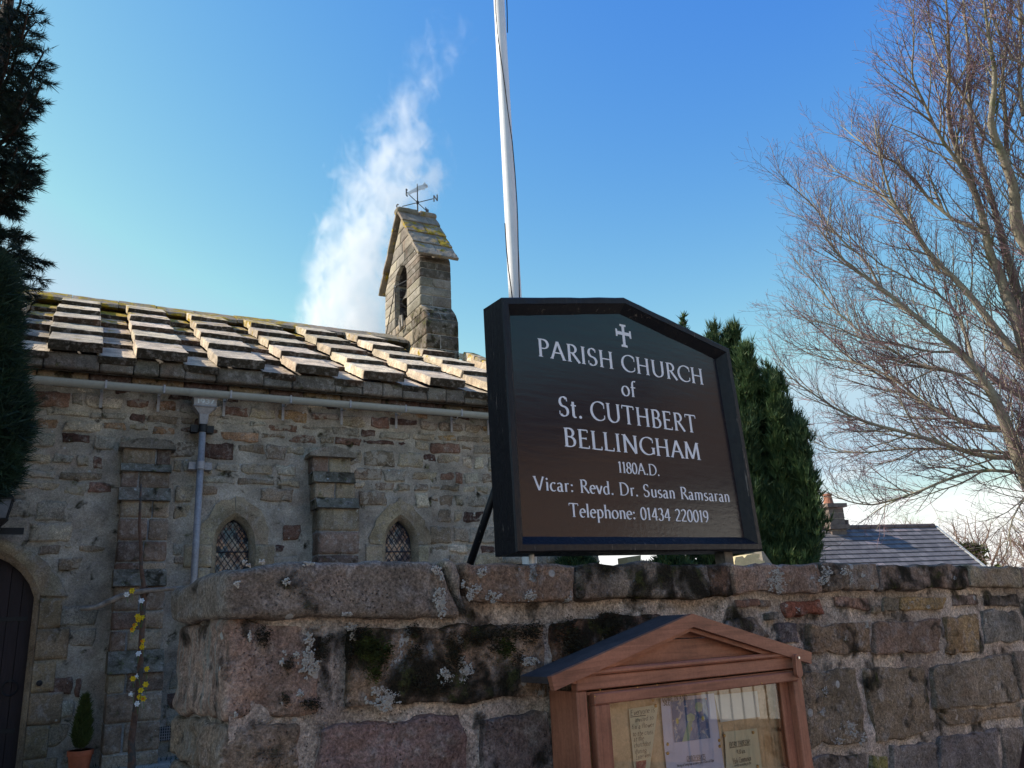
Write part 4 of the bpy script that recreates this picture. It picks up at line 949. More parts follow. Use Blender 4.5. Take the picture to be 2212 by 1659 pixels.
# door: segmental head
DS, DSP, DR = -.90, 2.10, 0       # centre s, springing z
def doorarc(half, zs, rise, n=12):
    R = (half*half+rise*rise)/(2*rise); out = []
    a = math.asin(min(1, half/R))
    for t in np.linspace(a, -a, n): out.append((DS+R*math.sin(t), zs-(R-rise)+R*math.cos(t)))
    return out
door_in = [(DS+.66, GZ)]+doorarc(.66, 2.12, .50)+[(DS-.66, GZ)]
door_out = [(DS+.88, GZ)]+doorarc(.90, 2.22, .62)+[(DS-.88, GZ)]
def blocked(s, z):
    for p in ring_out:
        if in_poly(s, z, p): return True
    return in_poly(s, z, door_out)
wallp = None
def church_wall():
    global wallp
    S = np.arange(SW_, SE_+.03, .045); Zs = np.arange(.1, 4.72, .045); ns, nz_ = len(S), len(Zs)
    v = [pC(s, -.012+fnoise((s, 0, z), 5, 1.7, 4)*.016, z) for z in Zs for s in S]
    holes = [lancet(w['ol']-.02, w['or_']+.02, w['zs'], w['oza']+.02, w['zb']-.02) for w in wins]+[[(DS+.72, GZ)]+doorarc(.72, 2.14, .55)+[(DS-.72, GZ)]]
    f = []
    for j in range(nz_-1):
        for i in range(ns-1):
            if any(in_poly(S[i]+.02, Zs[j]+.02, h) for h in holes): continue
            f.append((j*ns+i, j*ns+i+1, (j+1)*ns+i+1, (j+1)*ns+i))
    wallp = mk('wall', v, f, M['cmortar'], church, tint=[.375, .325, .262, .3], aux=[.10, .12, 0, 0], smooth=True)
    # other three sides of the nave
    P = [pC(SE_, -.012, .1), pC(SE_, -8.2, .1), pC(SE_, -8.2, 4.72), pC(SE_, -.012, 4.72), pC(SW_, -.012, .1), pC(SW_, -8.2, .1), pC(SW_, -8.2, 4.72), pC(SW_, -.012, 4.72), pC(SE_, -4.15, 6.95), pC(SW_, -4.15, 6.95)]
    mk('gable_wall', P, [(0, 1, 2, 8, 3), (4, 7, 9, 6, 5), (1, 5, 6, 2)], M['cmortar'], church, tint=[.24, .21, .18, .3], aux=[0, 0, 0, 0])
church_wall()
B1 = dict(s0=.50, s1=1.06); B2 = dict(s0=2.74, s1=3.32)
def rubble():
    stones = []; z = 4.66
    while z > .35:
        h = random.choice([.13, .16, .19, .22, .25]); s = SW_+random.uniform(0, .2)
        while s < SE_-.1:
            w = random.uniform(.18, .50)*(1 if random.random() < .8 else .6); w = min(w, SE_-s-.01)
            sc, zc = s+w/2, z-h/2
            hh = h*random.uniform(.72, 1.0) if random.random() < .8 else h*.55
            g = random.uniform(.006, .024)
            bad = any(blocked(a, b_) for a in (s+.02, sc, s+w-.02) for b_ in (z-.02, zc, z-h+.02)) or (s+w > B1['s0']-.02 and s < B1['s1']+.02 and zc < 3.86) or (s+w > B2['s0']-.02 and s < B2['s1']+.02 and zc < 3.86)
            if not bad and w > .08: stones.append((s+g, z-g*.6, w-2*g, hh-g*1.2))
            s += w
        z -= h
    return stones
RS = rubble()
def vis(s, z):
    p = pC(s, 0, z)-CAM; d = p @ FW; x, y = CX+F*(p @ RT)/d, CY-F*(p @ UP)/d
    if x < 0 or x > 1110 or y > 1659: return False
    if x > 385 and y > 1225: return False
    return True
rest = MB(); cnt = 0
order = sorted(range(len(RS)), key=lambda i: -(vis(RS[i][0]+RS[i][2]/2, RS[i][1]-RS[i][3]/2)*10+RS[i][2]*RS[i][3]))
for i in order:
    s, z, w, h = RS[i]; j = lambda k=.022: random.uniform(-k, k)
    q = [(s+j(), z+j(.014)), (s+w+j(), z+j(.014)), (s+w+j(), z-h+j(.014)), (s+j(), z-h+j(.014))]
    c = cpal(); zc = z-h/2
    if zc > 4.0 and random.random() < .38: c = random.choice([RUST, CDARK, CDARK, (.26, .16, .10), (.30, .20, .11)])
    v_ = vis(s+w/2, zc); res = (7, 5, 1) if v_ else (3, 2, 1)
    out = random.uniform(-.006, .012) if c is not CDARK else random.uniform(-.010, .0)
    v, f = rblock(pC, q, -.06, out, res, .022, .010, 9, random.uniform(0, 60), .022, .004)
    sm = random.choice([.1, .25, .4, .5, .55]) if c not in (CDARK,) else .15
    t = tint(c, .16); ax = [0, .12 if random.random() < .3 else 0, sm, 0]
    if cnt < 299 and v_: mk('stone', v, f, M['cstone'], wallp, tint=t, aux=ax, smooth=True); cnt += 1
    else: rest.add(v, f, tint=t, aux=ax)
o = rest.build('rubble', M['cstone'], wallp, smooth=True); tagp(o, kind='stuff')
print('church stones', cnt, len(RS))
def ashl(name, quad, o0, o1, par, c, r=.014, res=(8, 5, 2), moss=0., li=.05, mat='ashlar', amp=.006, back=False, pf=pC, strk=0.):
    v, f = rblock(pf, quad, o0, o1, res, r, amp, 8, random.uniform(0, 50), .004, 0., back)
    return mk(name, v, f, M[mat], par, tint=tint(c, .12), aux=[moss, li, .1, strk], smooth=True)
# ---- windows: dressed surround stones, moulded reveal, leaded panes
M['pane'] = None
def panemat():
    mt, nt, b = newmat('old_leaded_glass'); g = G(nt); L = nt.links.new
    at_ = g.n('ShaderNodeAttribute', attribute_name='tint')
    L(at_.outputs['Color'], b.inputs['Base Color']); b.inputs['Roughness'].default_value = .12; b.inputs['Specular IOR Level'].default_value = .6
    return mt
M['pane'] = panemat(); M['lead'] = simple('lead_came', (.03, .032, .04), .5)
M['zinc'] = simple('grey_lead_pipe', (.33, .31, .31), .5, .1, var=.22, nsc=5, bump=.15)
M['gutter'] = simple('grey_painted_gutter', (.36, .37, .34), .45, var=.10, nsc=2.5, bump=.08, col2=(.27, .27, .25), thr=(.55, .75), spec=.4)
for w in wins:
    win = mk('window', [pC(w['gl']-.03, GLZ-.02, w['zb']), pC(w['gr']+.03, GLZ-.02, w['zb']), pC(w['gr']+.03, GLZ-.02, w['za']+.05), pC(w['gl']-.03, GLZ-.02, w['za']+.05)], [(0, 1, 2, 3)], M['lead'], church)
    inner = lancet(w['gl'], w['gr'], w['zs'], w['za'], w['zb']); mid = lancet(w['ol'], w['or_'], w['zs'], w['oza'], w['zb']); 
    n = len(inner); vv = [pC(s, GLZ, z) for s, z in inner]+[pC(s, -.045, z) for s, z in inner]+[pC(s, .012, z) for s, z in mid]
    f = [(i, i+n, i+1+n, i+1) for i in range(n-1)]+[(i+n, i+2*n, i+1+2*n, i+1+n) for i in range(n-1)]
    mk('reveal', vv, [q[::-1] for q in f], M['ashlar'], win, tint=[.30, .245, .17, .4], aux=[0, 0, 0, 0], smooth=True)
    mb = MB(); sl, sr, zb = w['gl']-.05, w['gr']+.05, w['zb']-.15
    mb.box(pC((sl+sr)/2, -.04, zb+.06), dC, nC, Z, (sr-sl)/2+.14, .10, .08); mb.build('sill', M['ashlar'], win)
    # surround: split the ring into dressed stones
    outer = lancet(w['ol']-.17, w['or_']+.17, w['zs'], w['oza']+.20, w['zb'])
    m_i = np.array(mid); m_o = np.array(outer); cuts = [0, 1, (n//2), n-2, n-1]
    def ringpart(a, b_, c):
        mb = MB(); A = [tuple(x) for x in m_i[a:b_+1]]; B = [tuple(x) for x in m_o[a:b_+1]]
        # wobble the outer edge
        B = [(x[0]+random.uniform(-.02, .03)*(1 if x[0] > (sl+sr)/2 else -1), x[1]+random.uniform(-.01, .03)) for x in B]
        fr = [pC(s, .012, z) for s, z in A]+[pC(s, .010, z) for s, z in B]+[pC(s, -.05, z) for s, z in B]; k = len(A)
        ff = [(i, i+k, i+1+k, i+1) for i in range(k-1)]+[(i+k, i+2*k, i+1+2*k, i+1+k) for i in range(k-1)]
        mk('surround_stone', fr, ff, M['ashlar'], win, tint=tint(c, .08), aux=[0, .05, 0, 0])
    ringpart(1, n//2, (.27, .225, .16)); ringpart(n//2, n-2, (.25, .21, .155))
    for sgn, a0 in ((-1, w['ol']), (1, w['or_'])):
        z = w['zs']
        for k in range(4):
            hh = .28; ww = random.choice([.15, .24, .32]); q = [(a0-ww, z), (a0, z), (a0, z-hh+.008), (a0-ww, z-hh+.008)] if sgn < 0 else [(a0, z), (a0+ww, z), (a0+ww, z-hh+.008), (a0, z-hh+.008)]
            ashl('surround_stone', q, -.05, .012, win, (.26, .22, .165), r=.008); z -= hh
    # diamond panes and cames
    panes = MB(); cames = MB(); dw_, dh_ = .079, .112; c0 = (w['gl']+w['gr'])/2
    for i in range(-4, 5):
        for j in range(-2, 16):
            for (ox, oz) in ((0, 0), (.5, .5)):
                cs, cz = c0+(i+ox)*dw_, 2.35+(j+oz-7)*dh_+.3
                if cs < w['gl']-.02 or cs > w['gr']+.02 or cz > w['za']+.04 or cz < w['zb']: continue
                tl_ = [rng.uniform(-.004, .004) for _ in range(2)]
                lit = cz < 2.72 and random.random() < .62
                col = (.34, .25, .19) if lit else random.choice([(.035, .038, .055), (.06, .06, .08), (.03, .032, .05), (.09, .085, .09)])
                Pq = [(cs, cz-dh_/2), (cs+dw_/2, cz), (cs, cz+dh_/2), (cs-dw_/2, cz)]
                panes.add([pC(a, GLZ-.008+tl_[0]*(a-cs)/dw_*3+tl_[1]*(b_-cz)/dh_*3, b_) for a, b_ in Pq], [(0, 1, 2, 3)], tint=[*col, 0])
    for k in range(-30, 30):
        for sg in (1, -1):
            # line s = c0 + sg*(z-2.65)*dw/dh + k*dw
            pts = []
            for z in np.arange(w['zb'], w['za']+.02, .012):
                s = c0+sg*(z-2.65)*dw_/dh_+k*dw_
                if in_poly(s, z, inner): pts.append(pC(s, GLZ+.004, z))
            if len(pts) > 2: cames.tube([pts[0], pts[-1]], .0045, 5, cap=False)
    for z in (2.62, 2.2): cames.tube([pC(w['gl']-.01, GLZ+.012, z), pC(w['gr']+.01, GLZ+.012, z)], .007, 6)
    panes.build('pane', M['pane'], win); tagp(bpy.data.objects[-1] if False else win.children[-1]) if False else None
    cames.build('leadwork', M['lead'], win, attrs=False)
# ---- door
M['doorwood'] = simple('dark_oak_door', (.026, .016, .018), .6, var=.3, nsc=8, stretch=(1, 1, .15), bump=.4)
dr_ = mk('door', [pC(DS-.8, -.20, GZ), pC(DS+.8, -.20, GZ), pC(DS+.8, -.20, 2.7), pC(DS-.8, -.20, 2.7)], [(0, 1, 2, 3)], M['doorwood'], church)
s = DS-.66
for k in range(11):
    w = .12; zt = 2.62
    v, f = plate([pC(s+.003, -.14, GZ), pC(s+w-.003, -.14, GZ), pC(s+w-.003, -.14, zt), pC(s+.003, -.14, zt)], nC, .05); mk('plank', v, f, M['doorwood'], dr_); s += w
for z in (.75, 1.9):
    mb = MB(); mb.box(pC(DS+.1, -.136, z), dC, nC, Z, .52, .006, .022); mb.build('strap_hinge', M['blackmetal'], dr_, attrs=False)
hs_, hz_ = cC(*Q6(75, 1030), -.12)
mb = MB(); mb.tube([pC(hs_+.075*math.cos(a), -.11, hz_+.075*math.sin(a)) for a in np.radians(range(0, 361, 15))], .009, 8, cap=False); mb.tube([pC(hs_, -.14, hz_+.075), pC(hs_, -.10, hz_+.075)], .02, 10); mb.build('ring_handle', M['blackmetal'], dr_, attrs=False)
n = len(door_in); din = np.array(door_in); chf = np.array([(DS+.72, GZ)]+doorarc(.72, 2.14, .55)+[(DS-.72, GZ)]); dout = np.array(door_out)
vv = [pC(s, -.15, z) for s, z in din]+[pC(s, -.045, z) for s, z in din]+[pC(s, .02, z) for s, z in chf]
f = [(i, i+n, i+1+n, i+1) for i in range(n-1)]+[(i+n, i+2*n, i+1+2*n, i+1+n) for i in range(n-1)]
mk('door_reveal', vv, f, M['ashlar'], church, tint=[.27, .21, .15, .7], aux=[0, 0, 0, 0], smooth=True)
oo = np.array([(DS+1.0, GZ)]+doorarc(1.0, 2.12, .68)+[(DS-1.0, GZ)])
for a, b_ in ((1, 4), (4, 6), (6, 8), (8, 12)):
    A = chf[a:b_+1]; B = oo[a:b_+1]; k = len(A)
    vv = [pC(s, .022, z) for s, z in A]+[pC(s, .045, z) for s, z in (A*.6+B*.4)]+[pC(s, .04, z) for s, z in (A*.1+B*.9)]+[pC(s, .0, z) for s, z in B]
    ff = [(i+q*k, i+1+q*k, i+1+(q+1)*k, i+(q+1)*k) for q in range(3) for i in range(k-1)]
    mk('voussoir', vv, ff, M['ashlar'], church, tint=tint((.235, .19, .14), .08), aux=[0, .05, .1, 0], smooth=True)
for sg in (1, -1):
    z = 2.11
    for k in range(6):
        h = .33; ww = .22+.1*(k % 2); a0 = DS+sg*.725; q = [(a0, z), (a0+ww, z), (a0+ww, z-h+.01), (a0, z-h+.01)] if sg > 0 else [(a0-ww, z), (a0, z), (a0, z-h+.01), (a0-ww, z-h+.01)]
        ashl('jamb_stone', q, -.06, .022, church, (.215, .165, .115), r=.008, amp=.004); z -= h
s, z = cC(*Q6(310, 990), .03); mb = MB(); mb.tube([pC(s, .01, z), pC(s, .045, z), pC(s, .05, z)], [.032, .03, .01], 16); mb.build('door_bell', M['blackmetal'], church, attrs=False)
# ---- buttresses
def buttress(stages, s_fix, lab):
    b = bpy.data.objects.new('buttress', None); C.objects.link(b); b.parent = church; w = pC(s_fix, .2, GZ); b['_w'] = [float(q) for q in w]; b.location = tuple(w-parent_world(church))
    if lab: b['label'] = lab
    for st in stages:
        z1, z0, s0, s1, pr, kind = st[:6]
        if kind == 'cap':      # gabled stone cap
            zm = z1; mb_v = []; prof = [(s0, z0), (s0+.01, z0+.05), ((s0+s1)/2-.13, zm-.02), ((s0+s1)/2+.02, zm), ((s0+s1)/2+.17, zm-.03), (s1-.01, z0+.05), (s1, z0)]
            v, f = plate([pC(a, pr, c) for a, c in prof][::-1], nC, pr+.02); mk('cap_stone', v, f, M['ashlar'], b, tint=tint((.17, .145, .12)), aux=[.1, .15, 0, 0])
        elif kind == 'w':     # weathering: sloping top
            top = st[6]; P = [pC(s0, 0, z0), pC(s1, 0, z0), pC(s1, pr, z0), pC(s0, pr, z0), pC(s0, 0, z1), pC(s1, 0, z1), pC(s1, top, z1), pC(s0, top, z1)]
            mb = MB(); mb.hexa([P[0], P[3], P[2], P[1], P[4], P[7], P[6], P[5]], tint=tint((.125, .115, .095)), aux=[.3, .15, 0, 0]); 
            o = mb.build('weathering_stone', M['ashlar'], b)
        else:
            z = z1
            while z > z0+.03:
                h = min(random.uniform(.17, .30), z-z0); 
                if z-h-z0 < .08: h = z-z0
                cut = [s0, s1] if random.random() < .25 else [s0, s0+(s1-s0)*random.uniform(.3, .7), s1]
                for a, c in zip(cut[:-1], cut[1:]):
                    col = random.choice([(.22, .18, .14), (.15, .11, .09), (.25, .205, .155), (.11, .08, .07), (.17, .13, .105)])
                    ashl('stone', [(a+.005, z), (c-.005, z), (c-.005, z-h+.01), (a+.005, z-h+.01)], -.02, pr+random.uniform(-.006, .006), b, col, r=.018, res=(7, 5, 4), moss=.05, li=.12, amp=.010, strk=random.choice([0, 0, 0, .35]), mat='ashlar')
                z -= h
            mb = MB(); mb.box(pC((s0+s1)/2, (pr-.02)/2-.01, (z0+z1)/2), dC, nC, Z, (s1-s0)/2-.012, pr/2-.004, (z1-z0)/2); mb.build('joint_mortar', M['cmortar'], b)
buttress([(3.93, 3.80, .47, 1.09, .26, 'cap'), (3.81, 3.60, .51, 1.05, .20, 's'), (3.62, 3.52, .505, 1.055, .28, 'w', .21), (3.52, 3.31, .515, 1.05, .24, 's'), (3.33, 3.17, .505, 1.06, .34, 'w', .25), (3.17, 2.37, .53, 1.06, .29, 's'),
          (2.39, 2.20, .52, 1.07, .42, 'w', .30), (2.20, 1.49, .54, 1.07, .36, 's'), (1.51, 1.28, .53, 1.09, .55, 'w', .37), (1.28, .30, .54, 1.10, .50, 's')], .8, None)
buttress([(3.95, 3.81, 2.70, 3.33, .28, 'cap'), (3.82, 3.60, 2.745, 3.28, .20, 's'), (3.62, 3.47, 2.76, 3.31, .30, 'w', .21), (3.47, 3.25, 2.775, 3.315, .26, 's'), (3.27, 3.13, 2.79, 3.345, .37, 'w', .27), (3.13, 2.2, 2.82, 3.36, .32, 's'),
          (2.22, 2.05, 2.81, 3.37, .42, 'w', .33), (2.05, .3, 2.82, 3.38, .38, 's')], 3.0, None)
# ---- roof
TH_ = rad(27.6); dnr = math.cos(TH_)*nC-math.sin(TH_)*Z; nR = math.sin(TH_)*nC+math.cos(TH_)*Z
RO = pC(0, .28, 4.86)
def pR(s, h, t): return RO+dC*s+nR*h-dnr*t        # t measured UP the slope
roof = mk('roof', [pR(-3.6, -.20, -.02), pR(6.50, -.20, -.02), pR(6.50, -.20, 5.02), pR(-3.6, -.20, 5.02)], [(0, 1, 2, 3)], M['slab'], church, tint=[.16, .14, .12, .2], aux=[0, 0, 0, 0])
far = [pR(-3.6, -.10, 4.98), pR(6.50, -.10, 4.98)]; far += [far[1]-nC*4.6-Z*2.4, far[0]-nC*4.6-Z*2.4]
mk('far_roof_slope', far, [(0, 1, 2, 3)], M['slab'], church, tint=[.26, .23, .20, .2], aux=[0, 0, 0, 0])
rows = [-.02, .98, 1.90, 2.80, 3.70, 4.60]     # lower edge of each row, up-slope distance
cols = []; s = -4.25
k = 0
per = .952
for i in range(11):
    a = -.40+per*(i-3)
    cols.append((a, a+.58, True)); cols.append((a+.58, a+per, False))
for (a, c, high) in cols:
    if a > 6.35 or c < -3.6: continue
    c = min(c, 6.44)
    for r_ in range(5):
        t0 = rows[r_]+random.uniform(-.02, .02); t1 = rows[r_+1]+.05
        if a > 5.35 and t0 > 2.2 and a < 6.2 and False: continue
        if a+.3 > 5.6 and r_ > 2 and c < 6.5:   # the bellcote stands here
            t1 = min(t1, 3.5)
            if t0 > 3.4: continue
        th = .085 if high else .05
        hb, ht = ((-.008, .092) if high else (-.125, -.052))
        ja, jc = random.uniform(-.025, .025), random.uniform(-.025, .025); tw_ = random.uniform(-.010, .010); dj_ = random.uniform(-.008, .008)
        g = -.02 if not high else 0
        # lower end lifted: each slab laps the one below it
        def pf(s_, o_, z_, hb=hb, ht=ht, t0=t0, t1=t1, a=a, tw_=tw_, dj_=dj_):
            lift = .072*(1-(z_-t0)/(t1-t0)); return pR(s_, o_+lift+dj_+tw_*(s_-a)/.5, z_)
        sk_ = random.uniform(-.02, .02); q = [(a+ja+g, t1), (c+jc-g, t1), (c+jc-g, t0+sk_), (a+ja+g, t0-sk_)]
        v, f = rblock(pf, q, hb-.02, ht, (12, 12, 2), .008, .008, 9, random.uniform(0, 60), .010, 0)
        mo = np.clip((r_-1.2)*.17, 0, .5)*random.uniform(.3, 1.15)*(1.15 if a < 2.8 else .7) + (0 if high else .08*r_)
        if high: mo *= .75
        if r_ == 0: mo = 0
        col = random.choice([(.46, .40, .35), (.40, .35, .305), (.49, .425, .365), (.36, .32, .28)]) if high else random.choice([(.38, .33, .29), (.32, .275, .24), (.41, .345, .305)])
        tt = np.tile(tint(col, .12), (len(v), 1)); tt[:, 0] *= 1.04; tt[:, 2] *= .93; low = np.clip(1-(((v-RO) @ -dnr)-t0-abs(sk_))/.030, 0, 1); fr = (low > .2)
        tt[fr, :3] *= .10; tt[~fr, :3] *= 1.06  # front risers tinted near black: algae grime and painted shade together
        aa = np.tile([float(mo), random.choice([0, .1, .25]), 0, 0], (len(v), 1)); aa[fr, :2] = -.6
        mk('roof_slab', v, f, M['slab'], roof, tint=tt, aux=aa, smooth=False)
# eaves course: small stones beneath the slabs, and the wall head
for (a, c, high) in cols:
    if a > 6.5 or c < -3.6: continue
    cc = min(c, 6.5)
    n_ = 2 if high and random.random() < .5 else 1
    for q_ in range(n_):
        a_ = a+(cc-a)*q_/n_; c_ = a+(cc-a)*(q_+1)/n_
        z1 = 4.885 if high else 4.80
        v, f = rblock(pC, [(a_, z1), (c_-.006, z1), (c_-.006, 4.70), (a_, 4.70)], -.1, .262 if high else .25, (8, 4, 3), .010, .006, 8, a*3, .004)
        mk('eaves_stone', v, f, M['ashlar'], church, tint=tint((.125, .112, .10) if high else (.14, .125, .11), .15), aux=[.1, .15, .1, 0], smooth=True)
s = -3.4
while s < 7.2:
    w = random.uniform(.35, .62); w = min(w, 7.23-s)
    if w < .08: break
    v, f = rblock(pC, [(s, 4.70), (s+w-.008, 4.70), (s+w-.008, 4.555), (s, 4.555)], -.1, .12, (7, 4, 3), .012, .008, 8, s*3, .004)
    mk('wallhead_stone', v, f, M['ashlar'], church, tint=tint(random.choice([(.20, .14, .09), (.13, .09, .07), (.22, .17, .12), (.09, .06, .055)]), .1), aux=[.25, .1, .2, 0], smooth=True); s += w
# verge stones at the right gable
for k in range(6):
    t0 = -.05+k*.85; t1 = t0+.83
    if t0 > 2.9: t1 = min(t1, 5.0)
    v, f = rblock(lambda s_, o_, z_: pR(s_, o_, z_), [(6.28, t1), (6.52, t1), (6.52, t0), (6.28, t0)], -.1, .16, (4, 8, 2), .02, .015, 7, k*3., .01)
    if t0 < 2.8: mk('verge_stone', v, f, M['slab'], roof, tint=tint((.33, .28, .22)), aux=[.30, .3, 0, 0], smooth=True)
# ridge stones: angled, both slopes
s = -3.5
while s < 5.5:
    w = random.uniform(.55, .8); e = min(s+w-.01, 5.62); jz = random.uniform(-.01, .01)
    prof = [(-3.72, 6.965), (-3.72, 7.02), (-4.10, 7.235), (-4.20, 7.275), (-4.30, 7.235), (-4.62, 7.07), (-4.62, 7.0)]
    nn = 7; vv = []; 
    for t in np.linspace(0, 1, nn):
        for (o_, z_) in prof:
            w_ = pC(s+(e-s)*t, o_, z_+jz+.03); vv.append(w_+Z*fnoise(w_, 6)*.012+nC*fnoise(w_, 7, 4)*.012)
    K = len(prof); f = [(a*K+q, a*K+(q+1) % K, (a+1)*K+(q+1) % K, (a+1)*K+q) for a in range(nn-1) for q in range(K)]+[tuple(range(K)), tuple(range((nn-1)*K, nn*K))[::-1]]
    mk('ridge_stone', vv, [q[::-1] for q in f], M['slab'], roof, tint=tint((.20, .175, .15), .12), aux=[.42 if s < 3.3 else .12, .15, 0, 0]); s += w
# ---- gutter (half round), unions, brackets, downpipe with dated hopper
gut = bpy.data.objects.new('gutter', None); C.objects.link(gut); gut.parent = church; w0 = pC(2, .25, 4.55); gut['_w'] = [float(q) for q in w0]; gut.location = tuple(w0-parent_world(church))
def gz(s): return 4.545+.002*s
def gut_seg(s0, s1, R=.072, ro=.0, name='gutter_length'):
    vv = []; A = list(range(180, 361, 15)); prof = [(math.cos(rad(a))*R, math.sin(rad(a))*R) for a in A]+[(R+.006, .004), (R-.004, .008)]+[(math.cos(rad(a))*(R-.006), math.sin(rad(a))*(R-.006)) for a in A[::-1]]
    for s in (s0, s1):
        for (x, y) in prof: vv.append(pC(s, .275+x, gz(s)+y))
    K = len(prof); f = [(q, (q+1) % K, K+(q+1) % K, K+q) for q in range(K)]+[tuple(range(K))[::-1], tuple(range(K, 2*K))]
    mk(name, vv, [q[::-1] for q in f], M['gutter'], gut, smooth=False)
us = [-3.3, -1.6, cC(*Q1(390, 950), .34)[0], cC(*Q1(1530, 1090), .34)[0], cC(*Q2(275, 1150), .34)[0], cC(*Q2(1190, 1230), .34)[0], 6.0, 7.3]
for a, c in zip(us[:-1], us[1:]):
    gut_seg(a+.002, c-.002)
for u in us[1:-1]: gut_seg(u-.045, u+.045, .078, name='gutter_union')
for (x, y, qq) in ((795, 1180, Q1), (1248, 1210, Q1), (1765, 1255, Q1), (240, 1295, Q2), (703, 1335, Q2), (1135, 1375, Q2), (1572, 1400, Q2), (1862, 1415, Q2)):
    s = cC(*qq(x, y), .06)[0]
    mb = MB(); mb.box(pC(s, .045, 4.42), dC, nC, Z, .016, .006, .115); mb.tube([pC(s, .05, 4.50), pC(s, .19, 4.46), pC(s, .27, gz(s)-.078)], .008, 6); mb.box(pC(s+.03, .352, gz(s)-.03), dC, nC, Z, .010, .004, .05)
    mb.build('gutter_bracket', M['zinc'], gut, attrs=False)
dp = bpy.data.objects.new('downpipe', None); C.objects.link(dp); dp.parent = church; w0 = pC(1.4, .12, 3); dp['_w'] = [float(q) for q in w0]; dp.location = tuple(w0-parent_world(church))
sP = cC(*Q1(1600, 1340), .13)[0]; zt = cC(*Q1(1600, 1140), .2)[1]; zm = cC(*Q1(1600, 1215), .2)[1]; zb = cC(*Q1(1590, 1350), .16)[1]
def frust(rings, par, name, mat):
    vv = []; f = []
    for (z, a, b_) in rings: vv += [pC(sP-a, .14-b_, z), pC(sP+a, .14-b_, z), pC(sP+a, .14+b_, z), pC(sP-a, .14+b_, z)]
    for k in range(len(rings)-1):
        for q in range(4): f.append((k*4+q, k*4+(q+1) % 4, (k+1)*4+(q+1) % 4, (k+1)*4+q))
    f += [(3, 2, 1, 0), tuple(range(4*len(rings)-4, 4*len(rings)))]; return mk(name, vv, [q[::-1] for q in f], mat, par)
hop = frust([(zt, .145, .11), (zt-.012, .15, .115), (zt-.03, .135, .10), (zm+.015, .132, .098), (zm, .145, .11), (zm-.015, .12, .09), (zb+.12, .055, .055), (zb, .045, .045)], dp, 'hopper_head', M['zinc'])
P0 = pC(sP-.10, .241, zm+.035); P1 = pC(sP+.10, .241, zm+.035); lettering('lettering', '1937', P0, P1, zt-zm-.065, Z, nC, simple('worn_metal_relief', (.5, .5, .52), .4, .6), hop, serif=False, thick=.16, thin=.13)
mb = MB(); mb.tube([pC(sP, .14, zb+.01), pC(sP, .14, .35)], .041, 18); mb.build('pipe', M['zinc'], dp, smooth=True, attrs=False)
for z in (zb-.05, cC(*Q4(1565, 460), .14)[1], 1.9):
    mb = MB(); mb.tube([pC(sP, .14, z-.05), pC(sP, .14, z-.045), pC(sP, .14, z+.045), pC(sP, .14, z+.05)], [.043, .052, .052, .043], 18); 
    mb.box(pC(sP-.095, .07, z), dC, nC, Z, .04, .05, .045); mb.box(pC(sP+.095, .07, z), dC, nC, Z, .04, .05, .045); mb.build('pipe_bracket', M['zinc'] if z < zb-.1 else M['blackmetal'], dp, attrs=False)
# floor vent grille
s0, z1 = cC(*Q6(1255, 1335), .02); s1, z0 = cC(*Q6(1372, 1435), .02)
vent = mk('vent', *plate([pC(s0, .02, z0), pC(s1, .02, z0), pC(s1, .02, z1), pC(s0, .02, z1)], nC, .02), M['blackmetal'], church)
mb = MB()
for k in range(7): mb.box(pC(s0+(s1-s0)*(k+.5)/7, .026, (z0+z1)/2), dC, nC, Z, .004, .003, (z1-z0)/2)
for k in range(5): mb.box(pC((s0+s1)/2, .027, z0+(z1-z0)*(k+.5)/5), dC, nC, Z, (s1-s0)/2, .002, .003)
mb.build('grille', M['zinc'], vent, attrs=False)

# ---- bellcote
bc = bpy.data.objects.new('bellcote', None); C.objects.link(bc); bc.parent = church; w0 = pC(5.9, -4.1, 7); bc['_w'] = [float(q) for q in w0]; bc.location = tuple(w0-parent_world(church))
BS0 = 5.64; ON, OF = -3.09, -5.11; OM = (ON+OF)/2
BS1 = cC(*QB(722, 780), ON)[0]; BS1p = cC(*QB(788, 1300), -2.82)[0]
def pG(o, s, z): return pC(s, o, z)      # gable frame: o across, s along the ridge (used as depth), z up
def pGf(o, d, z): return pC(-d, o, z)    # rblock: 'offset' grows towards the viewer = towards -s
Zs_e, Z_ap = 8.53, 9.93
ach, acz, aw = OM-.05, 8.50, .33          # arch centre across, springing, half width
asill = 7.62
courses = [6.35, 6.62, 6.90, 7.22, 7.40, 7.58, 7.80, 7.98, 8.17, 8.36, 8.50, 8.62, 8.73, 8.84, 9.06, 9.32, 9.60, Z_ap]
ncol = [(.235, .21, .18), (.26, .235, .20), (.20, .18, .16)]
def halfw(z): 
    return 1.01 if z <= Zs_e+.05 else 1.01*(Z_ap-z)/(Z_ap-Zs_e-.05)
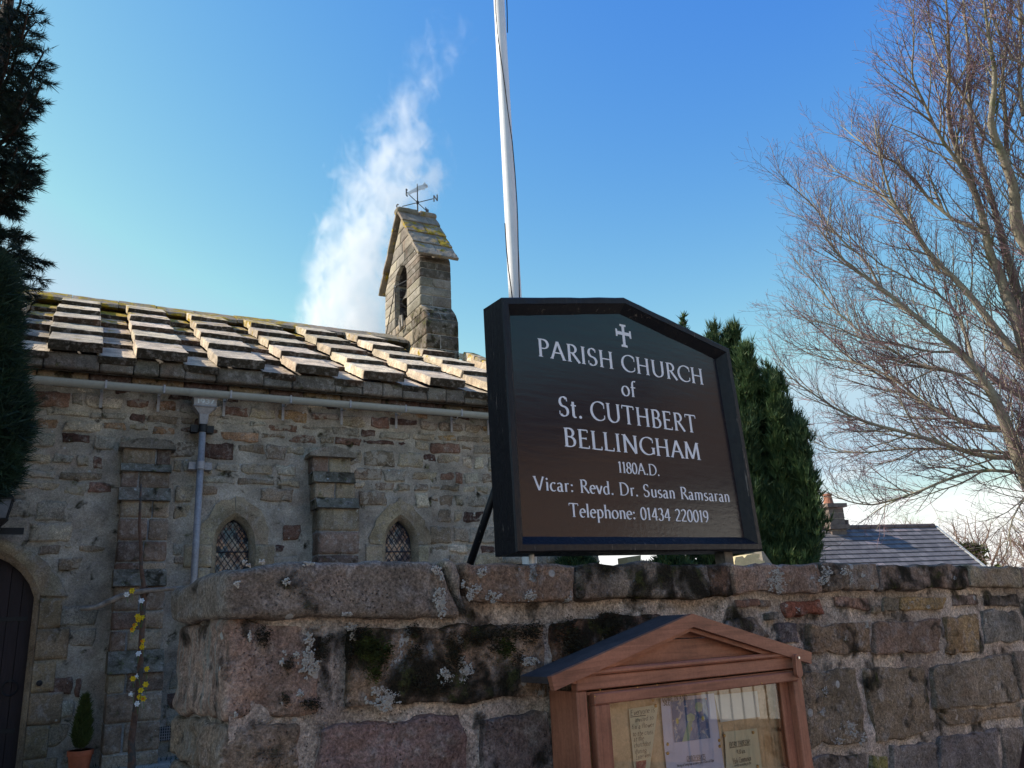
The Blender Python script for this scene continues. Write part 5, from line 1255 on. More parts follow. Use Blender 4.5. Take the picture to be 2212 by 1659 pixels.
for k in range(len(courses)-1):
    z0, z1 = courses[k], courses[k+1]; g = .006; za, zb_ = z0+g/2, z1-g/2
    hn = lambda z: ON+(.27 if z < 7.3 else max(0, .27*(7.58-z)/.28))*1. if z < 7.58 else OM+halfw(z)
    hf = lambda z: OF if z < 7.58 else OM-halfw(z)
    def archx(z):
        if z < asill or z > acz+aw: return None
        return aw if z <= acz else math.sqrt(max(0, aw*aw-(z-acz)**2))
    s_end = BS1 if z0 > 7.5 else (BS1p if z0 < 7.2 else (BS1+BS1p)/2)
    xa, xb = archx(za), archx(zb_)
    if xa is None and xb is None: parts = [((hf(za), hn(za)), (hf(zb_), hn(zb_)))]
    else:
        xa_ = xa if xa is not None else (aw if za < acz else 0); xb_ = xb if xb is not None else (0 if zb_ > acz else aw)
        parts = [((hf(za), ach-xa_), (hf(zb_), ach-xb_)), ((ach+xa_, hn(za)), (ach+xb_, hn(zb_)))]
    for pi, ((a0, a1), (b0, b1)) in enumerate(parts):
        # split long pieces with vertical joints
        L_ = abs(a1-a0); n_ = 2 if L_ > .8 else 1
        if L_ > 1.5: n_ = 3
        js = [0]+[ (q+random.uniform(-.15, .15))/n_ for q in range(1, n_)]+[1]
        for q0, q1 in zip(js[:-1], js[1:]):
            A0, A1 = a0+(a1-a0)*q0, a0+(a1-a0)*q1; B0, B1_ = b0+(b1-b0)*q0, b0+(b1-b0)*q1
            gg = .008
            near = q1 == 1 and a1 > OM
            ds = [-s_end, -BS0]
            if near and k % 2 == 1: m_ = -(BS0+(s_end-BS0)*random.uniform(.35, .65)); ds = [-s_end, m_, -BS0]
            for d0, d1 in zip(ds[:-1], ds[1:]):
                v, f = rblock(pGf, [(B0+gg, zb_), (B1_-gg, zb_), (A1-gg, za), (A0+gg, za)], d0+(.004 if d0 > ds[0] else 0), d1-(.004 if d1 < ds[-1] else 0), (6, 4, 4), .006, .003, 8, random.uniform(0, 50), .001, 0., True)
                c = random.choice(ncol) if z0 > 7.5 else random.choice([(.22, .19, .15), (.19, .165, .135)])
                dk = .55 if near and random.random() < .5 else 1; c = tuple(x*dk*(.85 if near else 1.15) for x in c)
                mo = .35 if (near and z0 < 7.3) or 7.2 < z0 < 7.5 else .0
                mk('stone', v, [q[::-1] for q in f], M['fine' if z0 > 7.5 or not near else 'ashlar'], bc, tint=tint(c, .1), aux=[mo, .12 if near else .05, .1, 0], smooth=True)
        # pale mortar core behind the joints
        mb = MB(); i_ = .011
        mb.hexa([pC(BS0+i_, a0+i_, z0), pC(s_end-i_, a0+i_, z0), pC(s_end-i_, a1-i_, z0), pC(BS0+i_, a1-i_, z0), pC(BS0+i_, b0+i_, z1), pC(s_end-i_, b0+i_, z1), pC(s_end-i_, b1-i_, z1), pC(BS0+i_, b1-i_, z1)], tint=[.34, .30, .24, 0]); mb.build('joint_mortar', M['cmortar'], bc)
# bellcote roof: lapping slabs both sides, ridge stone
for sg in (1, -1):
    top = V(OM, Z_ap+.10); bot = V(OM+sg*1.13, Zs_e-.0+.02); d = bot-top; L_ = np.linalg.norm(d); d /= L_; n2 = V(-d[1], d[0]); n2 = n2 if n2[1] > 0 else -n2
    nrow = 4
    for r_ in range(nrow):
        a, b_ = L_*r_/nrow-.03, L_*(r_+1)/nrow
        def pf(s_, o_, z_, a=a, b_=b_):
            t = -z_; lift = .030*(t-a)/(b_-a); p = top+d*t+n2*(o_+lift-.01); return pC(s_, p[0], p[1])
        for (sa, sb) in (((BS0-.10, BS0+.34), (BS0+.345, BS1+.10)) if r_ % 2 else ((BS0-.10, BS0+.50), (BS0+.505, BS1+.10))):
            v, f = rblock(pf, [(sa, -a), (sb, -a), (sb, -b_), (sa, -b_)], 0, .06, (8, 6, 2), .008, .008, 8, random.uniform(0, 40), .005, 0, True)
            mo = .50 if (r_ in (1, 2) and sg > 0 and sa > BS0) else (.42 if sg > 0 and r_ == 1 else .12)
            mk('roof_slab', v, f if sg > 0 else [q[::-1] for q in f], M['slab'], bc, tint=tint((.20, .175, .15), .1), aux=[mo, .05, 0, 0], smooth=False)
for (sa, sb) in ((BS0-.12, BS0+.36), (BS0+.37, BS1+.12)):
    v, f = rblock(lambda s_, o_, z_: pC(s_, OM+o_-(0)*1, z_), [(sa, Z_ap+.19), (sb, Z_ap+.19), (sb, Z_ap+.04), (sa, Z_ap+.04)], -.13, .13, (6, 5, 5), .06, .012, 8, sa, .005, 0, True)
    mk('ridge_stone', v, f, M['slab'], bc, tint=tint((.22, .19, .16), .1), aux=[.2, .1, 0, 0], smooth=True)
# added dark lining on far jamb and arch soffit, painting the opening's shade
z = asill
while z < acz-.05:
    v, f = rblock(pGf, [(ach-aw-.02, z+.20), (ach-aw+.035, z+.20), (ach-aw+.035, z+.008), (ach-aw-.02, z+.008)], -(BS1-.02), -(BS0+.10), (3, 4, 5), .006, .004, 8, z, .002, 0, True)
    mk('jamb_stone', v, [q[::-1] for q in f], M['ashlar'], bc, tint=[.045, .042, .045, z], aux=[0, 0, 0, 0], smooth=True); z += .21  # added dark lining, painting the opening's shade
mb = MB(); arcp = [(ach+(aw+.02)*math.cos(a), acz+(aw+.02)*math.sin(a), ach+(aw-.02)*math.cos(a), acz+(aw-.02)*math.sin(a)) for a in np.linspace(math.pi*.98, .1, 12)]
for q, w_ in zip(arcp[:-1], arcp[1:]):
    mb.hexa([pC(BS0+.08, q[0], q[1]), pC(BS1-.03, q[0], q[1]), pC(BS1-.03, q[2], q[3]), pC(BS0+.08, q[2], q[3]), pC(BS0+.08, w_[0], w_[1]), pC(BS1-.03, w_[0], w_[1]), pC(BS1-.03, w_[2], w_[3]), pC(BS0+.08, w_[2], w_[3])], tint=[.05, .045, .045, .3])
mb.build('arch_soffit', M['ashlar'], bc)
# bell and headstock, unseen parts added to darken the opening
bx, bz = (BS0+BS1)/2-.02, 8.28
prf = [(.0, .30), (.10, .29), (.15, .22), (.17, .08), (.20, -.06), (.26, -.17), (.275, -.20), (.25, -.205)]
vv = [pC(bx+math.cos(a)*r_, ach+math.sin(a)*r_, bz+h_) for r_, h_ in prf for a in np.linspace(0, 2*math.pi, 19)[:-1]]
ff = [(i*18+k, i*18+(k+1) % 18, (i+1)*18+(k+1) % 18, (i+1)*18+k) for i in range(len(prf)-1) for k in range(18)]
mk('bell', vv, [q[::-1] for q in ff], simple('dark_bronze', (.035, .03, .022), .5, .6), bc, smooth=True)
mb = MB(); mb.box(pC(bx, ach, bz+.36), dC, nC, Z, .07, .34, .06); mb.build('headstock', M['doorwood'], bc, attrs=False)
# bell wire, striker arm and guide plate in the opening
a_ = lambda x, y: hit(*QB(x, y), pC(BS0-.05, 0, 0), dC)
mb = MB(); mb.tube([a_(247, 1000), a_(240, 1080), a_(210, 1240), a_(178, 1408)], .010, 6); mb.tube([a_(345, 925)+dC*.1, a_(247, 1000)], .011, 6); mb.tube([a_(252, 1010), a_(258, 1290)], .012, 6); mb.tube([a_(247, 990), a_(262, 1003)], .018, 6); mb.build('bell_rope_gear', M['blackmetal'], bc, attrs=False)
mb = MB(); mb.tube([a_(300, 1240), a_(293, 1300), a_(300, 1370), a_(318, 1330), a_(310, 1240)], .025, 8); mb.build('pulley_plate', simple('pale_stone_plate', (.34, .30, .25), .8), bc, attrs=False)

# ------------------------------------------------------------------ weather vane
vb = pC((BS0+BS1)/2+.05, OM, Z_ap+.15)
vane = root('weather_vane', vb, 'black iron weather vane with compass letters and a white fish, on the bellcote', 'weather vane')
def vz(y):
    a, b_ = 9., 14.
    for _ in range(40):
        m_ = (a+b_)/2; d = V(vb[0], vb[1], m_)-CAM
        if CY-F*(d @ UP)/(d @ FW) > y: a = m_
        else: b_ = m_
    return a
z_top = vz(QB(432, 130)[1]); z_arm = vz(QB(432, 288)[1])
mb = MB(); mb.tube([vb-Z*.1, V(vb[0], vb[1], z_top)], [.018, .009], 8); mb.tube([V(vb[0], vb[1], z_arm-.03), V(vb[0], vb[1], z_arm+.03)], .03, 10); mb.build('pole', M['blackmetal'], vane, attrs=False)
dist = np.linalg.norm((vb-CAM)[:2]); AL = .37
for ang, ch in ((111, 'N'), (-69, 'S'), (201, 'E'), (21, 'W')):
    d = direc(ang); c = V(vb[0], vb[1], z_arm); mb = MB(); mb.tube([c, c+d*AL], .009, 6); mb.build('arm', M['blackmetal'], vane, attrs=False)
    polys, adv = text_strokes(ch, thick=.17, thin=.15, serif=False); h = .145; vv = []; ff = []
    sgn = 1 if ch in 'NE' else -1    # letters read from the front
    rd = d if ch in 'N' else (-d if ch == 'S' else (d if ch == 'W' else -d))
    side = np.cross(Z, rd); st = c+d*(AL+(.0 if rd @ d > 0 else .15))-Z*h*.5
    for A, B in polys:
        k = len(vv)
        for q in range(len(A)):
            for w_ in (A[q], B[q]):
                vv.append(st+rd*w_[0]*h*.9+Z*w_[1]*h+side*.008); vv.append(st+rd*w_[0]*h*.9+Z*w_[1]*h-side*.008)
        for q in range(len(A)-1):
            b0 = k+4*q; ff += [(b0, b0+2, b0+6, b0+4), (b0+1, b0+5, b0+7, b0+3), (b0, b0+4, b0+5, b0+1), (b0+2, b0+3, b0+7, b0+6)]
    mk('letter', vv, ff, M['blackmetal'], vane)
zf = vz(QB(432, 185)[1]); fd = direc(111-35); c = V(vb[0], vb[1], zf)
out = [(-.24, -.045), (-.20, -.055), (-.10, -.03), (-.02, -.03), (.10, .01), (.16, -.02), (.26, .09), (.25, .02), (.22, .16), (.15, .10), (.06, .10), (-.04, .06), (-.16, .02), (-.24, .0)]
tl2 = rad(18); v, f = plate([c+fd*(a*math.cos(tl2)-b_*math.sin(tl2))+Z*(a*math.sin(tl2)+b_*math.cos(tl2)) for a, b_ in out], np.cross(fd, Z), .012)
mk('fish', v, f, M['whitepaint'], vane)

# ------------------------------------------------------------------ lantern by the door
lz0 = cC(*Q4(0, 965), .30)
lan = root('wall_lantern', pC(-.62, .1, lz0[1]), 'black glazed wall lantern on a bracket, above the arched church door', 'lantern')
ls_ = cC(*Q4(-10, 900), .30)[0]; zt_ = cC(*Q4(40, 735), .30)[1]; zb__ = cC(*Q4(40, 880), .30)[1]
def lf(rings, name, mat, par):
    vv = []; f = []
    for z, a in rings: vv += [pC(ls_-a, .30-a, z), pC(ls_+a, .30-a, z), pC(ls_+a, .30+a, z), pC(ls_-a, .30+a, z)]
    for k in range(len(rings)-1):
        for q in range(4): f.append((k*4+q, k*4+(q+1) % 4, (k+1)*4+(q+1) % 4, (k+1)*4+q))
    f += [(3, 2, 1, 0), tuple(range(4*len(rings)-4, 4*len(rings)))]; return mk(name, vv, [q[::-1] for q in f], mat, par)
lf([(zb__, .070), (zt_, .105)], 'glass', M['pane_l'] if 'pane_l' in M else simple('lantern_glass', (.16, .17, .19), .15), lan)
lf([(zt_, .12), (zt_+.02, .12), (zt_+.10, .04), (zt_+.13, .02)], 'lantern_cap', M['blackmetal'], lan)
lf([(zb__-.09, .02), (zb__-.01, .085), (zb__, .085)], 'lantern_base', M['blackmetal'], lan)
mb = MB()
for a, c in ((-1, -1), (1, -1), (1, 1), (-1, 1)): mb.tube([pC(ls_+a*.072, .30+c*.072, zb__), pC(ls_+a*.107, .30+c*.107, zt_)], .007, 5)
mb.build('glazing_bar', M['blackmetal'], lan, attrs=False)
bx0 = cC(*Q4(148, 965), .16)[0]
mb = MB(); mb.box(pC((ls_+bx0)/2, .16, lz0[1]+.0), dC, nC, Z, (bx0-ls_)/2+.05, .02, .035); mb.box(pC(ls_, .16, lz0[1]+.02), dC, nC, Z, .02, .15, .015); mb.build('bracket', M['blackmetal'], lan, attrs=False)

# ------------------------------------------------------------------ branch cross with flowers
OX = 1.25
def cX(x, y, o=OX): s, z = cC(*Q6(x, y), o); return pC(s, o, z)
M['bark1'] = simple('stripped_branch', (.14, .075, .05), .85, var=.45, nsc=12, bump=.5, col2=(.07, .06, .05), thr=(.45, .6))
M['bark2'] = simple('grey_branch', (.24, .19, .15), .9, var=.4, nsc=18, bump=.5)
cb = cX(1035, 1640); cb = V(cb[0], cb[1], .3)
cr = root('branch_cross', cb, 'rough cross of two bare branches with yellow and white flowers, standing before the church', 'cross')
U = [cX(*p) for p in ((1110, -580+0), (1105, -420), (1098, -250), (1112, -60), (1112, 80), (1128, 190), (1140, 270), (1125, 420), (1120, 560), (1112, 700), (1105, 860), (1095, 1020), (1075, 1150), (1055, 1300), (1035, 1450), (1040, 1600))]+[cb-Z*.1]
mb = MB(); mb.tube(U, [.010, .014, .016, .018, .02, .024, .03, .030, .028, .030, .030, .030, .030, .033, .036, .04, .04], 8); mb.build('upright', M['bark1'], cr, smooth=True, attrs=False)
Hh = [cX(*p, o=OX+.05) for p in ((635, 405), (690, 402), (760, 392), (840, 355), (920, 318), (1000, 290), (1080, 272), (1150, 262), (1240, 255), (1330, 248), (1430, 238), (1500, 232))]
mb = MB(); mb.tube(Hh, [.018, .022, .025, .027, .029, .028, .027, .026, .024, .021, .017, .012], 8); mb.build('crossbar', M['bark2'], cr, smooth=True, attrs=False)
mb = MB(); c_ = cX(1135, 268, OX+.03)
for k in range(5): mb.tube([c_+dC*.045*math.cos(a)+Z*(.045*math.sin(a)+(k-2)*.006)+nC*(.03*math.cos(2*a)) for a in np.linspace(0, 2*math.pi, 12)], .005, 5, cap=False)
mb.build('binding', M['bark1'], cr, attrs=False)
M['yellow'] = simple('daffodil_yellow', (.80, .55, .02), .6, var=.1); M['orange'] = simple('daffodil_orange', (.75, .30, .02), .6, var=.1)
M['petalwhite'] = simple('petal_white', (.80, .80, .80), .6, var=.05); M['stem'] = simple('flower_stem_green', (.07, .15, .04), .7, var=.2)
def flower_mesh(kind):
    pet = MB(); R_ = .042
    for k in range(6):
        a = k*math.pi/3; d = V(math.cos(a), 0, math.sin(a)); t = V(-math.sin(a), 0, math.cos(a))
        pet.add([d*.006, d*R_*.55+t*.015+V(0, -.004, 0), d*R_+V(0, .004, 0), d*R_*.55-t*.015+V(0, -.004, 0)], [(0, 1, 2, 3)])
    tr = MB(); tr.tube([V(0, 0, 0), V(0, -.018, 0), V(0, -.028, 0)], [.010, .014, .019], 10, cap=False); tr.add([V(.013*math.cos(a), -.012, .013*math.sin(a)) for a in np.linspace(0, 2*math.pi, 9)[:-1]], [tuple(range(8))])
    st = MB(); st.tube([V(0, 0, 0), V(0, .015, -.02), V(.01, .02, -.12)], .0035, 5)
    return pet, tr, st
def flower(x, y, kind, label):
    c = cX(x, y, OX+.10); fr = root('daffodil' if kind != 'w' else 'white_flower', c, label, 'flower', 'flowers fixed to the branch cross')
    pet, tr, st = flower_mesh(kind); rz = random.uniform(-.6, .6)+rad(-10); ry = random.uniform(-.5, .5); R3 = np.array((Matrix.Rotation(rz, 3, 'Z') @ Matrix.Rotation(ry, 3, 'X')))
    for mb, nm, mt in ((pet, 'petals', M['petalwhite'] if kind == 'w' else M['yellow']), (tr, 'trumpet', M['orange'] if kind == 'o' else (M['yellow'] if kind == 'y' else M['petalwhite'])), (st, 'stem', M['stem'])):
        mb.v = [q @ R3.T*.78+c for q in mb.v]; mb.build(nm, mt, fr, attrs=False)
for i, (x, y, k, lab) in enumerate([
 (1040, 262, 'y', 'yellow daffodil on the left arm of the branch cross'), (998, 292, 'w', 'white flower hanging from the left arm of the branch cross'), (1115, 340, 'w', 'white flower just below the crossing of the two branches'),
 (1085, 462, 'y', 'yellow daffodil at the top of the upper cluster on the upright'), (1122, 474, 'y', 'yellow daffodil at the right of the upper cluster on the upright'), (1090, 490, 'y', 'yellow daffodil at the bottom of the upper cluster on the upright'),
 (1064, 534, 'o', 'orange centred daffodil just left of the upright, under the upper cluster'), (1045, 570, 'o', 'orange centred daffodil furthest left on the upper half of the upright'), (1128, 660, 'o', 'small orange centred daffodil midway down the upright'),
 (1120, 705, 'y', 'single yellow daffodil right under the small orange one, midway down'), (1092, 756, 'w', 'small white flower midway down the upright'), (1158, 878, 'y', 'large yellow daffodil furthest right on the lower upright'),
 (1048, 955, 'y', 'yellow daffodil beside a white flower on the left of the lower upright'), (1082, 935, 'w', 'white flower beside the daffodil on the left of the lower upright'), (1148, 1000, 'y', 'yellow daffodil alone on the right of the lower upright'),
 (1110, 1046, 'y', 'yellow daffodil on the upright just above the lowest cluster'), (1035, 1075, 'w', 'white star flower furthest left low on the upright'), (1100, 1098, 'y', 'left daffodil of the lowest yellow cluster'),
 (1130, 1112, 'o', 'right daffodil of the lowest yellow cluster, orange centred'), (1080, 1152, 'w', 'lowest white flower on the cross, under the yellow cluster')]):
    flower(x, y, k, lab)

# ------------------------------------------------------------------ foliage helpers
def mk_tris(name, T, mat, parent=None, loc=None, kind=None):
    """T: (n,3,3) world triangles"""
    T = np.asarray(T, float); n = len(T); org = T.reshape(-1, 3).mean(0) if loc is None else np.array(loc, float)
    me = bpy.data.meshes.new(name); me.vertices.add(3*n); me.vertices.foreach_set('co', (T.reshape(-1, 3)-org).ravel())
    me.loops.add(3*n); me.loops.foreach_set('vertex_index', np.arange(3*n)); me.polygons.add(n); me.polygons.foreach_set('loop_start', np.arange(n)*3); me.update(); me.validate()
    me.materials.append(mat); o = bpy.data.objects.new(name, me); C.objects.link(o)
    if parent is not None: o.parent = parent; o.location = tuple(org-parent_world(parent))
    else: o.location = tuple(org)
    o['_w'] = [float(q) for q in org]
    if kind: o['kind'] = kind
    return o
def sprays(cen, dirs, n, L_, W_, spread, droop=0.):
    """n narrow leaf triangles round each centre, fanning about its direction"""
    cen = np.repeat(np.asarray(cen, float), n, 0); d = np.repeat(np.asarray(dirs, float), n, 0); m_ = len(cen)
    d = d+rng.normal(0, spread, (m_, 3)); d[:, 2] -= droop; d /= np.linalg.norm(d, axis=1, keepdims=True)+1e-9
    w = np.cross(d, rng.normal(size=(m_, 3))); w /= np.linalg.norm(w, axis=1, keepdims=True)+1e-9
    l = L_*rng.uniform(.5, 1.3, (m_, 1)); c = cen+d*l*rng.uniform(-.1, .5, (m_, 1))
    return np.stack([c-w*l*W_, c+w*l*W_, c+d*l], 1)
def leafmat(name, c1, c2, c3, sc=3.):
    mt, nt, b = newmat(name); g = G(nt); L = nt.links.new; tc = g.n('ShaderNodeNewGeometry').outputs['Position']
    n1 = g.noise(tc, sc, 4, .6); n2 = g.noise(tc, sc*9, 3, .6)
    c = g.mix(g.ramp(n1, .4, .62), c1, c2); c = g.mix(g.ramp(n2, .55, .7), c, c3)
    L(c, b.inputs['Base Color']); b.inputs['Roughness'].default_value = .6; b.inputs['Specular IOR Level'].default_value = .25
    tr = g.n('ShaderNodeBsdfTranslucent', {}); L(c, tr.inputs[0]); ms = nt.nodes.new('ShaderNodeMixShader'); ms.inputs[0].default_value = .18
    out = [n for n in nt.nodes if n.bl_idname == 'ShaderNodeOutputMaterial'][0]; L(b.outputs[0], ms.inputs[1]); L(tr.outputs[0], ms.inputs[2]); L(ms.outputs[0], out.inputs[0])
    return mt
M['spruce'] = leafmat('dark_cypress_leaf', (.016, .028, .022), (.026, .042, .026), (.045, .055, .03))
M['yew'] = leafmat('yew_leaf', (.022, .042, .028), (.03, .06, .03), (.07, .10, .035), 5)
M['thuja'] = leafmat('thuja_leaf', (.030, .060, .026), (.055, .10, .036), (.14, .16, .05), 2.)
M['pineneedle'] = leafmat('pot_conifer_leaf', (.06, .075, .02), (.08, .10, .025), (.14, .14, .03), 8)
M['trunk'] = simple('conifer_trunk', (.06, .04, .03), .9, var=.4, nsc=9, bump=.5)

# ------------------------------------------------------------------ potted conifer
a, b_ = cC(*Q6(530, 1500), .38), cC(*Q6(742, 1500), .38); rim = (b_[0]-a[0])/2; pc_ = pC((a[0]+b_[0])/2, .38, 0); ztop_ = (a[1]+b_[1])/2
M['terracotta'] = simple('terracotta', (.38, .10, .045), .8, var=.18, nsc=8)
pot = root('potted_conifer', V(pc_[0], pc_[1], GZ), 'small clipped conifer in a terracotta pot beside the church door', 'potted plant')
mb = MB(); hh_ = ztop_-GZ; zz = lambda t: V(pc_[0], pc_[1], GZ-.02+t)
mb.tube([zz(0), zz(.02), zz(hh_-.05), zz(hh_-.05), zz(hh_), zz(hh_), zz(hh_-.03)], [rim*.66, rim*.68, rim*.90, rim*.99, rim*1.0, rim*.88, rim*.86], 28); mb.build('pot', M['terracotta'], pot, smooth=False, attrs=False)
tipz = cC(*Q6(655, 1110), .38)[1]; H_ = tipz-ztop_
cen = []; dr__ = []
for _ in range(900):
    t = random.random()**1.2; r = rim*1.0*(math.sin(min(1, t*1.6+.25)*math.pi*.5))*(1-t)**.7*random.uniform(.4, 1); a_2 = random.uniform(0, 6.283)
    cen.append((pc_[0]+r*math.cos(a_2), pc_[1]+r*math.sin(a_2), ztop_+t*H_)); dr__.append((math.cos(a_2)*.35, math.sin(a_2)*.35, 1))
mk_tris('foliage', sprays(cen, dr__, 8, .05, .10, .3), M['pineneedle'], pot)
mb = MB(); mb.tube([zz(hh_-.05), zz(hh_+.2)], .012, 6); mb.build('stem', M['trunk'], pot, attrs=False)
# low plants and moss at the foot of the church wall
cen = []; dr__ = []
for _ in range(900):
    s = random.uniform(-.9, 3.0); o_ = random.uniform(.05, 1.6); p = pC(s, o_, GZ-.02); cen.append(p); dr__.append((random.gauss(0, .5), random.gauss(0, .5), 1))
tagp(mk_tris('weeds', sprays(cen, dr__, 5, .08, .09, .4), M['yew']), kind='stuff')

# ------------------------------------------------------------------ big conifer leaning in from the left, with real boughs
def bough(base, tip, rbase, wood, cens, dirs, nsub=16, sub=.38, up=.25, droop=.35):
    base, tip = np.array(base), np.array(tip); L_ = np.linalg.norm(tip-base); P = []
    for t in np.linspace(0, 1, 9):
        p = base*(1-t)+tip*t; p = p+Z*(-droop*math.sin(t*math.pi)*L_*.35)*(1 if True else 0); p += V(fnoise(p, 1.5, L_), fnoise(p, 1.5, L_+5), fnoise(p, 1.5, L_+9))*.06; P.append(p)
    wood.tube(P, list(np.linspace(rbase, .006, 9)), 6)
    ax = (tip-base)/L_; sd = np.cross(ax, Z); sd /= np.linalg.norm(sd)+1e-9
    for k in range(nsub):
        t = .22+.78*(k+random.random())/nsub; i = min(7, int(t*8)); p = P[i]*(1-(t*8-i))+P[i+1]*(t*8-i)
        l = sub*(1.15-t*.8)*random.uniform(.7, 1.2); sg = random.choice((-1, 1)); d = ax*.8+sd*sg*random.uniform(.3, 1.)+Z*random.uniform(-.55, .25); d /= np.linalg.norm(d)
        q = [p, p+d*l*.5-Z*l*.03, p+d*l-Z*l*.02+Z*up*l*.4]; wood.tube(q, [.006, .004, .002], 3, cap=False)
        for u in np.linspace(.15, 1.02, 7):
            c = p*(1-u)**2+2*u*(1-u)*q[1]+u*u*q[2]; cens.append(c); dirs.append(d*.9+V(*rng.normal(0, .25, 3)))
    for u in np.linspace(.8, 1, 5): cens.append(base*(1-u)+tip*u); dirs.append(ax)
tr_b = at(-175, 1300, 9.); tr_b = V(tr_b[0], tr_b[1], .3)
def hz_at(base, y):
    a, c = 0., 16.
    for _ in range(40):
        m_ = (a+c)/2; d = V(base[0], base[1], m_)-CAM
        if CY-F*(d @ UP)/(d @ FW) > y: a = m_
        else: c = m_
    return a
con = root('tall_conifer', tr_b, 'tall dark conifer with loose spiky boughs, filling the upper left edge', 'tree')
wood = MB(); cens = []; dirs = []
top_h = 10.6; wood.tube([tr_b+Z*h for h in np.linspace(-.2, top_h, 12)], list(np.linspace(.17, .02, 12)), 10)
for (x, y) in [(72, -60), (84, 14), (90, 45), (120, 108), (98, 150), (106, 177), (80, 205), (60, 235), (92, 325), (84, 345), (78, 368), (60, 300), (62, 385), (98, 559), (94, 595), (82, 623), (60, 500), (32, 455), (55, 530), (48, 610), (30, 340), (40, 90), (45, 200), (35, 20), (-20, 250), (-10, 120), (-5, 330), (10, 560), (0, 480)]:
    x = x-16 if x > 0 else x-30; tip = at(x, y, 9.+random.uniform(-.7, .7)); zb2 = min(top_h-.3, tip[2]+random.uniform(-.1, .5)); bough(tr_b+Z*zb2, tip, .03, wood, cens, dirs, 24, .30)
vdir = (tr_b-CAM); vdir[2] = 0; vdir /= np.linalg.norm(vdir)
for k in range(46):
    h = 2.2+(top_h-2.4)*k/46; R_ = 1.25*(1-((h-2)/10.5)**2)+.25; a_2 = k*2.4
    d = V(math.cos(a_2), math.sin(a_2), 0); 
    rgt = V(vdir[1], -vdir[0], 0)
    if d @ rgt > .35: continue
    bough(tr_b+Z*h, tr_b+Z*(h+.1)+d*R_, .03, wood, cens, dirs, 12, .4)
wood.build('trunk', M['trunk'], con, attrs=False)
mk_tris('crown', sprays(cens, dirs, 15, .062, .055, .42), M['spruce'], con)
print('conifer sprays', len(cens))

# nearer feathery yew, overlapping the left end of the church
ey = [(555, -5), (562, 11), (600, 41), (628, 46), (683, 52), (738, 50), (792, 55), (820, 63), (875, 74), (929, 78), (961, 74), (1002, 58), (1033, 54), (1057, 33), (1078, 5), (1090, -20)]
yb = at(-95, 1300, 7.6); yb = V(yb[0], yb[1], .3)
yew = root('yew_tree', yb, 'narrow feathery dark green yew in front of the left end of the church roof', 'tree')
cens = []; dirs = []
for _ in range(5200):
    y = random.uniform(556, 1088); e = np.interp(y, [q[0] for q in ey], [q[1] for q in ey])-8; u = random.random()**.5; ang = random.uniform(-math.pi/2, math.pi/2)
    half = (e+95); x = -95+half*u*math.cos(ang)-6; dep = math.sin(ang)*half*u/240.
    d = ray(x, y); dd_ = 7.6+dep; p = CAM+d/np.linalg.norm(d)*dd_; cens.append(p); rd = RT*math.cos(ang)+FW*math.sin(ang); dirs.append(rd*.75+Z*.55)
mk_tris('crown', sprays(cens, dirs, 13, .105, .045, .5), M['yew'], yew)
mb = MB(); mb.tube([yb+Z*h for h in np.linspace(-.1, 4.3, 8)], list(np.linspace(.10, .02, 8)), 8); mb.build('trunk', M['trunk'], yew, attrs=False)

# unseen cypress row left of the viewer, added to shade the wall and sign
def shade_cypress_mesh(H, R, ncl):
    cens = []; dirs = []
    for _ in range(ncl):
        t = random.random()**.9; a = random.uniform(0, 6.283); r = R*min(1, (1-t)*3.2)**.7*(.85+.15*math.sin(a*3+t*9))*random.uniform(.75, 1.03)
        cens.append((r*math.cos(a), r*math.sin(a), .4+t*(H-.5))); dirs.append((math.cos(a)*.35, math.sin(a)*.35, .9))
    return sprays(cens, dirs, 7, .28, .22, .35)
CH = shade_cypress_mesh(1, 1, 1)
cyT = {}
for i, (x, y, H) in enumerate(((-6.9, 2.0, 9.1), (-7.0, 3.2, 9.4), (-7.9, 4.2, 9.0), (-7.0, 5.2, 10.1), (-7.2, 6.2, 10.2))):
    c = root('cypress', V(x, y, 0), ['dense columnar cypress beside the lane, nearest the road', 'dense columnar cypress, second from the road in its row', 'dense columnar cypress set back behind its row', 'very tall columnar cypress nearly level with the church door', 'tallest columnar cypress, nearest the church in its row'][i], 'tree', 'cypresses in a row by the lane')
    T = shade_cypress_mesh(H, .95, 3800)+V(x, y, 0); mk_tris('crown', T, M['spruce'], c)
    core = MB(); core.tube([V(x, y, .3), V(x, y, 1), V(x, y, H*.7), V(x, y, H*.9), V(x, y, H*.98)], [.25, .62, .62, .42, .08], 12); core.build('inner_foliage', M['spruce'], c, attrs=False)
    mb = MB(); mb.tube([V(x, y, -.1), V(x, y, 1.)], .14, 8); mb.build('trunk', M['trunk'], c, attrs=False)

